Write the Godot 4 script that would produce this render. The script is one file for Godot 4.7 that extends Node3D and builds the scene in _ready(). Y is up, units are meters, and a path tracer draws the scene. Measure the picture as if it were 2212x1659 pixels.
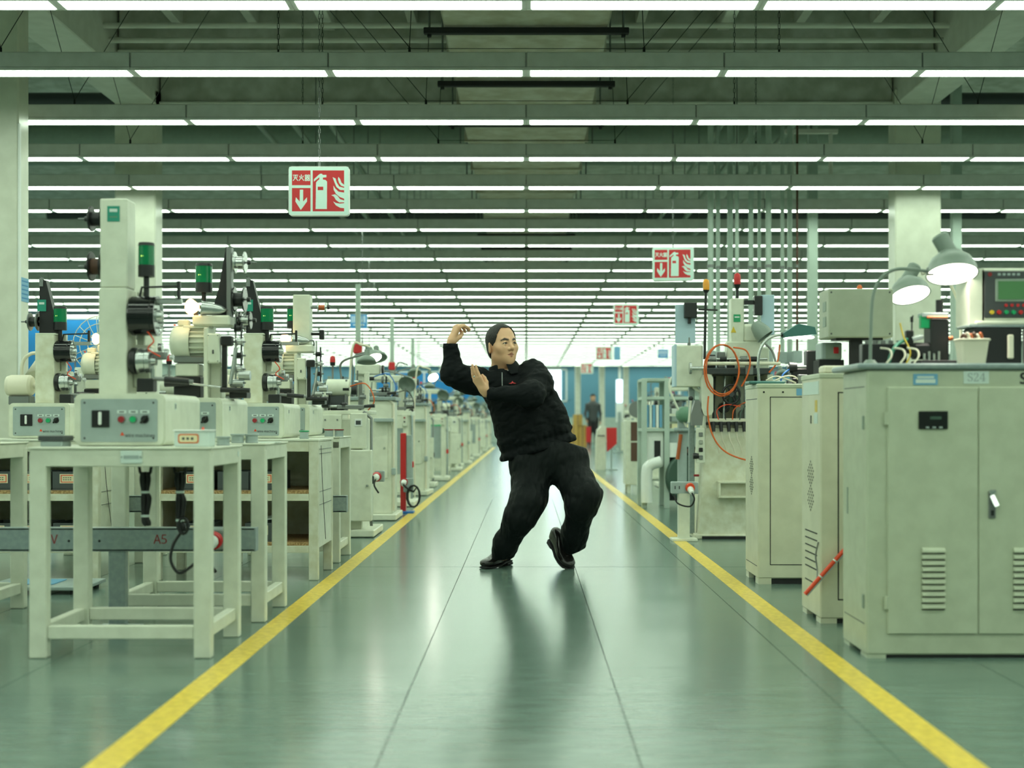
extends Node3D
# A factory hall: a man in a martial pose on the aisle between coil winding machines.
# metres, y up; the lens stands at (0, EYE, 0) and looks along -z

const F := 2900.0      # focal length in pixels of a 2212 x 1659 frame
const CX := 1137.0     # where the aisle vanishes
const CY := 910.0
const EYE := 0.85

var used := {}
var mats := {}
var rng := RandomNumberGenerator.new()

func _ready():
	rng.seed = 20240611
	# ---------------- camera, sky, exposure
	var ca := CameraAttributesPhysical.new()
	ca.frustum_focal_length = 80.0
	ca.frustum_focus_distance = 7.85
	ca.exposure_aperture = 3.7
	ca.frustum_near = 0.05
	ca.frustum_far = 200.0
	var cam := Camera3D.new()
	cam.name = "camera"
	cam.attributes = ca
	cam.near = 0.05
	cam.far = 200.0
	cam.projection = Camera3D.PROJECTION_FRUSTUM
	cam.size = 0.05 * 1659.0 / F
	cam.frustum_offset = Vector2(0.05 * (1106.0 - CX) / F, 0.05 * (CY - 829.5) / F)
	cam.position = Vector3(0, EYE, 0)
	add_child(cam)
	cam.current = true
	var env := Environment.new()
	env.background_mode = Environment.BG_COLOR
	env.background_color = Color(0, 0, 0)
	env.tonemap_mode = Environment.TONE_MAPPER_LINEAR
	env.tonemap_exposure = 1.8
	env.sdfgi_enabled = true
	env.ssao_enabled = true
	env.ssil_enabled = true
	var we := WorldEnvironment.new()
	we.name = "world"
	we.environment = env
	add_child(we)
	row_lights()
	make_materials()
	# ---------------- structure
	build_shell()
	build_ceiling()
	build_luminaires()
	# ---------------- things
	build_person()
	build_tables()
	build_machines()
	build_machine_row()
	build_cabinets()
	build_bench_gear()
	build_aisle_machines()
	build_signs()
	build_far_end()
	build_small()

# one long area light for each continuous row of luminaires
const ROW0 := 7.07
const ROW_STEP := 1.4
const ROWS_BEHIND := 7
const ROWS := 34
const LAMP_Y := 3.07
const LAMP_L := 1.25
const TINT := Color(0.915, 1.0, 0.905)

func row_lights():
	for k in range(-ROWS_BEHIND, ROWS):
		var a := AreaLight3D.new()
		a.name = "row_light_%d" % (k + ROWS_BEHIND)
		a.area_size = Vector2(27.4, 0.13)
		a.area_normalize_energy = false
		a.light_color = TINT
		a.light_energy = 1.05
		a.area_range = 60.0
		a.shadow_enabled = true
		a.rotation.x = -PI / 2
		a.position = Vector3(0, LAMP_Y - 0.020, -(ROW0 + ROW_STEP * k + 0.085))
		add_child(a)

# ------------------------------------------------------------------ helpers
func at(px: float, py: float, d: float) -> Vector3:
	return Vector3((px - CX) * d / F, EYE - (py - CY) * d / F, -d)

func sx(px: float, d: float) -> float:
	return (px - CX) * d / F

func sy(py: float, d: float) -> float:
	return EYE - (py - CY) * d / F

class Geo:
	var v := PackedVector3Array()
	var n := PackedVector3Array()
	var u := PackedVector2Array()
	var c := PackedColorArray()
	var X := Transform3D()
	func tri(a: Vector3, b: Vector3, d: Vector3, na: Vector3, nb: Vector3, nd: Vector3, ua := Vector2.ZERO, ub := Vector2.ZERO, ud := Vector2.ZERO):
		if (b - a).cross(d - a).dot(na + nb + nd) > 0.0:
			v.append(X * a); v.append(X * d); v.append(X * b)
			n.append((X.basis * na).normalized()); n.append((X.basis * nd).normalized()); n.append((X.basis * nb).normalized())
			u.append(ua); u.append(ud); u.append(ub)
		else:
			v.append(X * a); v.append(X * b); v.append(X * d)
			n.append((X.basis * na).normalized()); n.append((X.basis * nb).normalized()); n.append((X.basis * nd).normalized())
			u.append(ua); u.append(ub); u.append(ud)
	func flat(a: Vector3, b: Vector3, d: Vector3, out: Vector3):
		var q := (b - a).cross(d - a).normalized()
		if q.dot(out) < 0: q = -q
		tri(a, b, d, q, q, q)
	func quad(a: Vector3, b: Vector3, d: Vector3, e: Vector3, out: Vector3):
		var q := (b - a).cross(d - a)
		if q.length_squared() < 1e-16: q = (d - a).cross(e - a)
		q = q.normalized()
		if q.dot(out) < 0: q = -q
		tri(a, b, d, q, q, q, Vector2(0, 1), Vector2(1, 1), Vector2(1, 0))
		tri(a, d, e, q, q, q, Vector2(0, 1), Vector2(1, 0), Vector2(0, 0))
	func box(p: Vector3, s: Vector3, b := 0.0):
		obox(Transform3D(Basis(), p), s, b)
	func span(lo: Vector3, hi: Vector3, b := 0.0):
		box((lo + hi) * 0.5, (hi - lo).abs(), b)
	func obox(t: Transform3D, s: Vector3, b := 0.0):
		var keep := X
		X = X * t
		var h := s * 0.5
		if b <= 0.0:
			for ax in 3:
				for sg in [-1.0, 1.0]:
					var o := Vector3.ZERO; o[ax] = sg
					var p := Vector3.ZERO; p[(ax + 1) % 3] = h[(ax + 1) % 3]
					var q := Vector3.ZERO; q[(ax + 2) % 3] = h[(ax + 2) % 3]
					var m: Vector3 = o * h[ax]
					quad(m - p - q, m + p - q, m + p + q, m - p + q, o)
		else:
			b = min(b, min(h.x, min(h.y, h.z)) * 0.98)
			for ax in 3:
				var i1 := (ax + 1) % 3
				var i2 := (ax + 2) % 3
				for sg in [-1.0, 1.0]:
					var o := Vector3.ZERO; o[ax] = sg
					var p := Vector3.ZERO; p[i1] = h[i1] - b
					var q := Vector3.ZERO; q[i2] = h[i2] - b
					var m: Vector3 = o * h[ax]
					quad(m - p - q, m + p - q, m + p + q, m - p + q, o)
				for s1 in [-1.0, 1.0]:
					for s2 in [-1.0, 1.0]:
						var e := Vector3.ZERO; e[ax] = h[ax] - b
						var a1 := Vector3.ZERO; a1[i1] = s1 * h[i1]; a1[i2] = s2 * (h[i2] - b)
						var a2 := Vector3.ZERO; a2[i1] = s1 * (h[i1] - b); a2[i2] = s2 * h[i2]
						quad(a1 - e, a1 + e, a2 + e, a2 - e, a1 + a2)
			for x in [-1.0, 1.0]:
				for y in [-1.0, 1.0]:
					for z in [-1.0, 1.0]:
						flat(Vector3(x * h.x, y * (h.y - b), z * (h.z - b)), Vector3(x * (h.x - b), y * h.y, z * (h.z - b)), Vector3(x * (h.x - b), y * (h.y - b), z * h.z), Vector3(x, y, z))
		X = keep
	func frame(dir: Vector3) -> Basis:
		var y := dir.normalized()
		var r := Vector3.RIGHT if absf(y.x) < 0.9 else Vector3.BACK
		var x := r.cross(y).normalized()
		return Basis(x, y, x.cross(y))
	# profile of (radius, height) along the axis from p
	func lathe(p: Vector3, dir: Vector3, prof: Array, seg := 16, smooth := false):
		var keep := X
		X = X * Transform3D(frame(dir), p)
		for i in prof.size() - 1:
			var a: Vector2 = prof[i]
			var b: Vector2 = prof[i + 1]
			var d := b - a
			if d.length() < 1e-7: continue
			var nr := Vector2(d.y, -d.x).normalized()
			var n0 := nr
			var n1 := nr
			if smooth:
				if i > 0:
					var e: Vector2 = a - prof[i - 1]
					n0 = (nr + Vector2(e.y, -e.x).normalized()).normalized()
				if i < prof.size() - 2:
					var e2: Vector2 = prof[i + 2] - b
					n1 = (nr + Vector2(e2.y, -e2.x).normalized()).normalized()
			for k in seg:
				var t0 := TAU * k / seg
				var t1 := TAU * (k + 1) / seg
				var c0 := Vector3(cos(t0), 0, sin(t0))
				var c1 := Vector3(cos(t1), 0, sin(t1))
				var up := Vector3.UP
				var p00 := c0 * a.x + up * a.y
				var p01 := c1 * a.x + up * a.y
				var p10 := c0 * b.x + up * b.y
				var p11 := c1 * b.x + up * b.y
				var m00 := c0 * n0.x + up * n0.y
				var m01 := c1 * n0.x + up * n0.y
				var m10 := c0 * n1.x + up * n1.y
				var m11 := c1 * n1.x + up * n1.y
				if a.x > 1e-6: tri(p00, p01, p11, m00, m01, m11)
				if b.x > 1e-6: tri(p00, p11, p10, m00, m11, m10)
				if a.x <= 1e-6 and b.x > 1e-6: pass
		X = keep
	func cyl(p0: Vector3, p1: Vector3, r0: float, r1 := -1.0, seg := 14):
		if r1 < 0: r1 = r0
		var l := p0.distance_to(p1)
		lathe(p0, p1 - p0, [Vector2(0, 0), Vector2(r0, 0), Vector2(r1, l), Vector2(0, l)], seg)
	func disc(p: Vector3, dir: Vector3, r: float, th: float, seg := 20):
		var b: float = min(th * 0.25, r * 0.2)
		lathe(p, dir, [Vector2(0, 0), Vector2(r - b, 0), Vector2(r, b), Vector2(r, th - b), Vector2(r - b, th), Vector2(0, th)], seg)
	func ball(p: Vector3, r: Vector3, seg := 16):
		var keep := X
		X = X * Transform3D(Basis.from_scale(r), p)
		var prof := []
		var k := seg / 2
		for i in k + 1:
			var a := PI * i / k
			prof.append(Vector2(sin(a), -cos(a)))
		lathe(Vector3.ZERO, Vector3.UP, prof, seg, true)
		X = keep
	func tube(pts: Array, r: float, seg := 8, r1 := -1.0):
		var m := pts.size()
		if m < 2: return
		var bs := []
		var b := frame(pts[1] - pts[0])
		for i in m:
			var d: Vector3
			if i == 0: d = pts[1] - pts[0]
			elif i == m - 1: d = pts[m - 1] - pts[m - 2]
			else: d = (pts[i + 1] - pts[i]).normalized() + (pts[i] - pts[i - 1]).normalized()
			if d.length() < 1e-9: d = b.y
			d = d.normalized()
			var ax := b.y.cross(d)
			if ax.length() > 1e-6:
				b = Basis(ax.normalized(), b.y.angle_to(d)) * b
			bs.append(b)
		for i in m - 1:
			var ra := r if r1 < 0 else lerpf(r, r1, float(i) / (m - 1))
			var rb := r if r1 < 0 else lerpf(r, r1, float(i + 1) / (m - 1))
			for k in seg:
				var t0 := TAU * k / seg
				var t1 := TAU * (k + 1) / seg
				var a0: Vector3 = bs[i].x * cos(t0) + bs[i].z * sin(t0)
				var a1: Vector3 = bs[i].x * cos(t1) + bs[i].z * sin(t1)
				var b0: Vector3 = bs[i + 1].x * cos(t0) + bs[i + 1].z * sin(t0)
				var b1: Vector3 = bs[i + 1].x * cos(t1) + bs[i + 1].z * sin(t1)
				tri(pts[i] + a0 * ra, pts[i] + a1 * ra, pts[i + 1] + b1 * rb, a0, a1, b1)
				tri(pts[i] + a0 * ra, pts[i + 1] + b1 * rb, pts[i + 1] + b0 * rb, a0, b1, b0)
		for e in [0, m - 1]:
			var out: Vector3 = -bs[0].y if e == 0 else bs[m - 1].y
			var rr := r if r1 < 0 or e == 0 else r1
			for k in range(1, seg - 1):
				var q := []
				for s in [0, k, k + 1]:
					q.append(pts[e] + (bs[e].x * cos(TAU * s / seg) + bs[e].z * sin(TAU * s / seg)) * rr)
				flat(q[0], q[1], q[2], out)
	# polygon in the x-y plane of t, thick along its z from -d/2 to d/2
	func prism(poly: PackedVector2Array, t: Transform3D, d: float):
		var keep := X
		X = X * t
		var idx := Geometry2D.triangulate_polygon(poly)
		var h := d * 0.5
		for i in range(0, idx.size(), 3):
			var a := poly[idx[i]]
			var b := poly[idx[i + 1]]
			var e := poly[idx[i + 2]]
			flat(Vector3(a.x, a.y, h), Vector3(b.x, b.y, h), Vector3(e.x, e.y, h), Vector3.BACK)
			flat(Vector3(a.x, a.y, -h), Vector3(b.x, b.y, -h), Vector3(e.x, e.y, -h), Vector3.FORWARD)
		var sgn := 1.0 if Geometry2D.is_polygon_clockwise(poly) else -1.0
		for i in poly.size():
			var a := poly[i]
			var b := poly[(i + 1) % poly.size()]
			var o := Vector2(-(b.y - a.y), b.x - a.x) * sgn
			quad(Vector3(a.x, a.y, -h), Vector3(b.x, b.y, -h), Vector3(b.x, b.y, h), Vector3(a.x, a.y, h), Vector3(o.x, o.y, 0))
		X = keep
	func surface(mesh: ArrayMesh, mat: Material):
		var arr := []
		arr.resize(Mesh.ARRAY_MAX)
		arr[Mesh.ARRAY_VERTEX] = v
		arr[Mesh.ARRAY_NORMAL] = n
		if u.size() == v.size(): arr[Mesh.ARRAY_TEX_UV] = u
		if c.size() == v.size(): arr[Mesh.ARRAY_COLOR] = c
		mesh.add_surface_from_arrays(Mesh.PRIMITIVE_TRIANGLES, arr)
		if mat: mesh.surface_set_material(mesh.get_surface_count() - 1, mat)
	func mesh() -> ArrayMesh:
		var m := ArrayMesh.new()
		surface(m, null)
		return m

func numbered(called: String) -> String:
	var k: int = used.get(called, 0)
	used[called] = k + 1
	return called if k == 0 else "%s_%03d" % [called, k]

func tag(o: Node, label: String, category: String, group := "", kind := ""):
	if label: o.set_meta("label", label)
	if category: o.set_meta("category", category)
	if group: o.set_meta("group", group)
	if kind: o.set_meta("kind", kind)

func thing(called: String, label: String, category: String, pos := Vector3.ZERO, group := "") -> Node3D:
	var o := Node3D.new()
	o.name = numbered(called)
	o.position = pos
	add_child(o)
	tag(o, label, category, group)
	return o

func part(called: String, g: Geo, m: Material, parent: Node3D, label := "") -> MeshInstance3D:
	var o := MeshInstance3D.new()
	o.name = called
	o.mesh = g.mesh()
	o.material_override = m
	parent.add_child(o, true)
	if label: o.set_meta("label", label)
	return o

func shared(called: String, me: Mesh, m: Material, parent: Node3D, pos := Vector3.ZERO) -> MeshInstance3D:
	var o := MeshInstance3D.new()
	o.name = called
	o.mesh = me
	o.material_override = m
	o.position = pos
	parent.add_child(o, true)
	return o

func solo(called: String, g: Geo, m: Material, label: String, category: String, pos := Vector3.ZERO, group := "") -> MeshInstance3D:
	var o := MeshInstance3D.new()
	o.name = numbered(called)
	o.mesh = g.mesh()
	o.material_override = m
	o.position = pos
	add_child(o)
	tag(o, label, category, group)
	return o

func struct(called: String, g: Geo, m: Material) -> MeshInstance3D:
	var o := MeshInstance3D.new()
	o.name = called
	o.mesh = g.mesh()
	o.material_override = m
	add_child(o)
	o.set_meta("kind", "structure")
	return o

func copy(o: Node3D, pos: Vector3, label := "", turn := 0.0) -> Node3D:
	var c: Node3D = o.duplicate()
	var base := String(o.name)
	var cut := base.length() - 4
	if cut > 0 and base[cut] == "_" and base.substr(cut + 1).is_valid_int(): base = base.substr(0, cut)
	c.name = numbered(base)
	add_child(c)
	c.position = pos
	c.rotation.y = turn
	if label: c.set_meta("label", label)
	return c

func b_(lo: Vector3, hi: Vector3, bev := 0.0) -> Geo:
	var g := Geo.new()
	g.span(lo, hi, bev)
	return g

func bx(p: Vector3, s: Vector3, bev := 0.0) -> Geo:
	var g := Geo.new()
	g.box(p, s, bev)
	return g

func tb(pts: Array, r: float, seg := 8) -> Geo:
	var g := Geo.new()
	g.tube(pts, r, seg)
	return g

func cy(p0: Vector3, p1: Vector3, r0: float, r1 := -1.0, seg := 16) -> Geo:
	var g := Geo.new()
	g.cyl(p0, p1, r0, r1, seg)
	return g

# a smooth path through points
func curve(pts: Array, step := 6) -> Array:
	var out := []
	for i in pts.size() - 1:
		var p0: Vector3 = pts[max(i - 1, 0)]
		var p1: Vector3 = pts[i]
		var p2: Vector3 = pts[i + 1]
		var p3: Vector3 = pts[min(i + 2, pts.size() - 1)]
		for k in step:
			out.append(p1.cubic_interpolate(p2, p0, p3, float(k) / step))
	out.append(pts[pts.size() - 1])
	return out

# ------------------------------------------------------------------ materials
func mat(called: String, col: Color, rough := 0.5, metal := 0.0) -> StandardMaterial3D:
	var m := StandardMaterial3D.new()
	m.resource_name = called
	m.albedo_color = col
	m.roughness = rough
	m.metallic = metal
	mats[called] = m
	return m

func noise_tex(freq: float, lo: Color, hi: Color, seed_: int, size := 512, sharp := 0.5, stretch := 1) -> NoiseTexture2D:
	var fn := FastNoiseLite.new()
	fn.seed = seed_
	fn.frequency = freq
	fn.fractal_octaves = 5
	var t := NoiseTexture2D.new()
	t.width = size
	t.height = size / stretch
	t.seamless = true
	t.noise = fn
	var gr := Gradient.new()
	gr.set_color(0, lo)
	gr.set_color(1, hi)
	gr.set_offset(0, 0.5 - sharp * 0.5)
	gr.set_offset(1, 0.5 + sharp * 0.5)
	t.color_ramp = gr
	return t

func painted(called: String, col: Color, rough: float, tex: Texture2D, scale := 1.5) -> StandardMaterial3D:
	var m := mat(called, col, rough)
	m.albedo_texture = tex
	m.uv1_triplanar = true
	m.uv1_world_triplanar = true
	m.uv1_scale = Vector3.ONE * scale
	return m

func lamp(called: String, col: Color, energy: float) -> StandardMaterial3D:
	var m := mat(called, Color(0.9, 0.9, 0.88), 0.5)
	m.emission_enabled = true
	m.emission = col
	m.emission_energy_multiplier = energy
	return m

func make_materials():
	var mottled := noise_tex(0.012, Color(0.96, 0.96, 0.955), Color(1, 1, 1), 3)
	var dirty := noise_tex(0.02, Color(0.93, 0.92, 0.88), Color(1, 1, 1), 9, 512, 0.6)
	painted("cream", Color8(217, 220, 203), 0.42, mottled)
	painted("cream_worn", Color8(217, 218, 200), 0.45, dirty, 1.1)
	painted("cream_pale", Color8(217, 220, 203), 0.38, mottled)
	painted("cabinet_green", Color8(186, 193, 170), 0.40, mottled)
	painted("cabinet_cream", Color8(210, 209, 186), 0.42, mottled, 0.9)
	painted("panel_grey", Color8(158, 172, 170), 0.45, mottled)
	painted("grey_green", Color8(140, 155, 142), 0.5, mottled)
	painted("galvanized", Color8(150, 163, 162), 0.38, noise_tex(0.03, Color(0.93, 0.94, 0.95), Color(1, 1, 1), 21, 512, 0.5), 2.0).metallic = 0.35
	painted("beige_box", Color8(172, 178, 158), 0.5, mottled)
	mat("steel", Color8(190, 194, 192), 0.25, 0.9)
	mat("dull_steel", Color8(128, 132, 130), 0.42, 0.7)
	mat("chrome", Color8(215, 218, 218), 0.12, 1.0)
	mat("black", Color8(22, 23, 25), 0.38)
	mat("black_gloss", Color8(17, 18, 20), 0.15)
	mat("black_matt", Color8(30, 31, 33), 0.7)
	mat("rubber", Color8(18, 19, 20), 0.55)
	mat("dark_grey", Color8(62, 66, 68), 0.5)
	mat("bin_grey", Color8(70, 76, 76), 0.55)
	mat("dark_green", Color8(58, 84, 72), 0.45)
	mat("mid_green", Color8(96, 136, 112), 0.5)
	mat("teal_label", Color8(28, 140, 118), 0.4)
	mat("jade", Color8(36, 150, 100), 0.4)
	mat("red", Color8(196, 34, 38), 0.4)
	mat("red_dark", Color8(140, 30, 34), 0.4)
	mat("red_button", Color8(150, 42, 48), 0.35)
	mat("green_button", Color8(20, 160, 100), 0.35)
	mat("yellow_button", Color8(210, 180, 50), 0.35)
	mat("orange", Color8(214, 98, 34), 0.45)
	mat("orange_red", Color8(226, 74, 36), 0.45)
	mat("copper", Color8(178, 96, 58), 0.35, 0.6)
	mat("white", Color8(226, 230, 226), 0.45)
	mat("white_plastic", Color8(222, 216, 196), 0.45)
	mat("paper", Color8(206, 220, 214), 0.7)
	mat("paper_cream", Color8(226, 216, 178), 0.7)
	mat("blue", Color8(24, 120, 178), 0.5)
	mat("blue_pale", Color8(110, 165, 200), 0.5)
	mat("blue_wire", Color8(40, 110, 190), 0.45)
	mat("wire_white", Color8(210, 205, 185), 0.5)
	mat("green_hose", Color8(30, 120, 96), 0.4)
	mat("brown", Color8(90, 62, 48), 0.6)
	mat("teal_paint", Color8(62, 112, 108), 0.45)
	mat("lamp_grey", Color8(122, 136, 126), 0.35)
	painted("wood", Color8(190, 158, 112), 0.6, noise_tex(0.03, Color(0.75, 0.7, 0.62), Color(1, 1, 1), 33, 512, 0.4), 4.0)
	painted("carton", Color8(206, 168, 92), 0.8, mottled)
	painted("ceiling_paint", Color8(204, 206, 198), 0.7, noise_tex(0.01, Color(0.86, 0.87, 0.84), Color(1, 1, 1), 5), 0.6)
	painted("beam_paint", Color8(218, 219, 210), 0.6, mottled, 0.7)
	painted("column_paint", Color8(212, 214, 198), 0.32, mottled, 0.7)
	painted("duct", Color8(196, 194, 180), 0.5, noise_tex(0.015, Color(0.86, 0.84, 0.78), Color(1, 1, 1), 15, 512, 0.6), 0.5)
	painted("wall_paint", Color8(178, 194, 184), 0.6, mottled, 0.5)
	painted("fixture", Color8(200, 203, 198), 0.4, mottled, 1.0)
	var sc := mat("screen_green", Color8(60, 96, 62), 0.2)
	sc.emission_enabled = true
	sc.emission = Color8(70, 120, 70)
	sc.emission_energy_multiplier = 0.25
	var cl := mat("clear", Color(0.9, 0.95, 0.97, 0.12), 0.05)
	cl.transparency = BaseMaterial3D.TRANSPARENCY_ALPHA
	mat("amber", Color8(226, 150, 30), 0.25)
	mat("blue_sheet", Color8(176, 200, 214), 0.5)
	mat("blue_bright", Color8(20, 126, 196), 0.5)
	mat("board_blue", Color8(92, 142, 166), 0.55)
	mat("far_skin", Color8(186, 142, 112), 0.6)
	lamp("panel_glow", Color(0.8, 0.9, 1.0), 1.2)
	lamp("tube_glow", TINT, 4.2)
	lamp("bulb_glow", Color(1.0, 0.78, 0.50), 3.5)
	lamp("lamp_glow", Color(1.0, 0.98, 0.90), 5.0)
	lamp("window_glow", Color(0.86, 0.95, 1.0), 1.5)
	# floor
	var fm := mat("floor", Color8(110, 132, 122), 0.2)
	fm.albedo_texture = noise_tex(0.012, Color(0.80, 0.82, 0.81), Color(1, 1, 1), 41, 1024, 0.8)
	fm.uv1_triplanar = true
	fm.uv1_world_triplanar = true
	fm.uv1_scale = Vector3(0.30, 1.0, 2.3)
	fm.roughness = 0.19
	fm.metallic_specular = 0.6
	painted("floor_base", Color8(40, 46, 44), 0.7, mottled)
	var ym := mat("line_yellow", Color8(238, 206, 78), 0.32)
	ym.albedo_texture = noise_tex(0.02, Color(0.90, 0.88, 0.82), Color(1, 1, 1), 51, 1024, 0.5)
	ym.uv1_triplanar = true
	ym.uv1_world_triplanar = true
	ym.uv1_scale = Vector3(1.2, 1.2, 1.2)

# ------------------------------------------------------------------ the hall
const HALL := 14.0
const FAR := 54.0

func build_shell():
	# floor: a dark bed, laid tiles where the joints can be seen, plain slabs beyond
	struct("floor", b_(Vector3(-HALL, -0.20, -FAR), Vector3(HALL, -0.006, 5.0)), mats.floor_base)
	var fl: MeshInstance3D = get_node("floor")
	var x0 := -0.37 - 3 * 0.653
	var nx := 7
	var z0 := 7.83 + 15 * 0.457
	var nz := 27
	var xs := [x0, x0 + nx * 0.653]
	var z1 := z0 - nz * 0.457
	var me := bx(Vector3(0, -0.003, 0), Vector3(0.650, 0.006, 0.454)).mesh()
	for i in nx:
		for j in nz:
			var t := shared("floor_tile", me, mats.floor, fl, Vector3(x0 + (i + 0.5) * 0.653, 0, -(z0 - (j + 0.5) * 0.457)))
			if j == 14:
				t.scale.z = 0.985
				t.position.z -= 0.0035
	part("floor_slab", b_(Vector3(-HALL, -0.006, -FAR), Vector3(HALL, 0, -z0 - 0.003)), mats.floor, fl)
	part("floor_slab", b_(Vector3(-HALL, -0.006, -z1 + 0.003), Vector3(HALL, 0, 5.0)), mats.floor, fl)
	part("floor_slab", b_(Vector3(-HALL, -0.006, -z0), Vector3(xs[0] - 0.003, 0, -z1)), mats.floor, fl)
	part("floor_slab", b_(Vector3(xs[1] + 0.003, -0.006, -z0), Vector3(HALL, 0, -z1)), mats.floor, fl)
	# walls
	struct("wall_left", b_(Vector3(-HALL - 0.2, -0.2, -FAR - 0.2), Vector3(-HALL, 6.0, 5.2)), mats.wall_paint)
	struct("wall_right", b_(Vector3(HALL, -0.2, -FAR - 0.2), Vector3(HALL + 0.2, 6.0, 5.2)), mats.wall_paint)
	struct("wall_front", b_(Vector3(-HALL, -0.2, 5.0), Vector3(HALL, 6.0, 5.2)), mats.wall_paint)
	struct("wall_back", b_(Vector3(-HALL, -0.2, -FAR - 0.2), Vector3(HALL, 6.0, -FAR)), mats.wall_paint)
	# the yellow lines that edge the aisle
	for s in [-1, 1]:
		var x := -1.04 if s < 0 else 1.085
		solo("floor_line", b_(Vector3(x - 0.046, 0.0002, -44.0), Vector3(x + 0.046, 0.0016, -2.6)), mats.line_yellow,
			"yellow painted floor line along the table legs" if s < 0 else "yellow painted floor line along the grey-green cabinets", "floor line", Vector3.ZERO, "yellow lines edging the aisle")
	# columns
	var col := func(x0_, x1_, za, zb, label):
		var t := thing("steel_column", label, "column", Vector3((x0_ + x1_) * 0.5, 0, -(za + zb) * 0.5), "columns of the hall")
		var w: float = x1_ - x0_
		var d: float = zb - za
		part("shaft", bx(Vector3(0, 2.05, 0), Vector3(w, 4.1, d), 0.012), mats.column_paint, t)
		part("base_plate", bx(Vector3(0, 0.02, 0), Vector3(w + 0.08, 0.04, d + 0.08), 0.006), mats.column_paint, t)
		return t
	var c1: Node3D = col.call(-4.05, -3.575, 9.45, 9.65, "thick pale column with a blue notice and metal corner strip, ahead of the rest")
	part("corner_trim", bx(Vector3(0.239, 1.5, 0.085), Vector3(0.012, 2.9, 0.04), 0.004), mats.white, c1, "bright corner strip")
	part("notice", b_(Vector3(0.2375, 1.70, -0.09), Vector3(0.240, 1.87, 0.06)), mats.blue_pale, c1, "pale blue printed notice")
	for r in 5:
		part("print_line", b_(Vector3(0.240, 1.72 + r * 0.03, -0.075), Vector3(0.2405, 1.73 + r * 0.03, 0.045)), mats.blue, c1)
	col.call(-4.02, -3.62, 13.1, 13.36, "pale column behind the tall winding machine post with green label")
	col.call(3.60, 4.05, 13.1, 13.36, "pale column behind the two round lamps on the cabinet")
	col.call(3.575, 4.0, 9.45, 9.65, "pale column at the border of the view beside the control screen")


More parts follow.
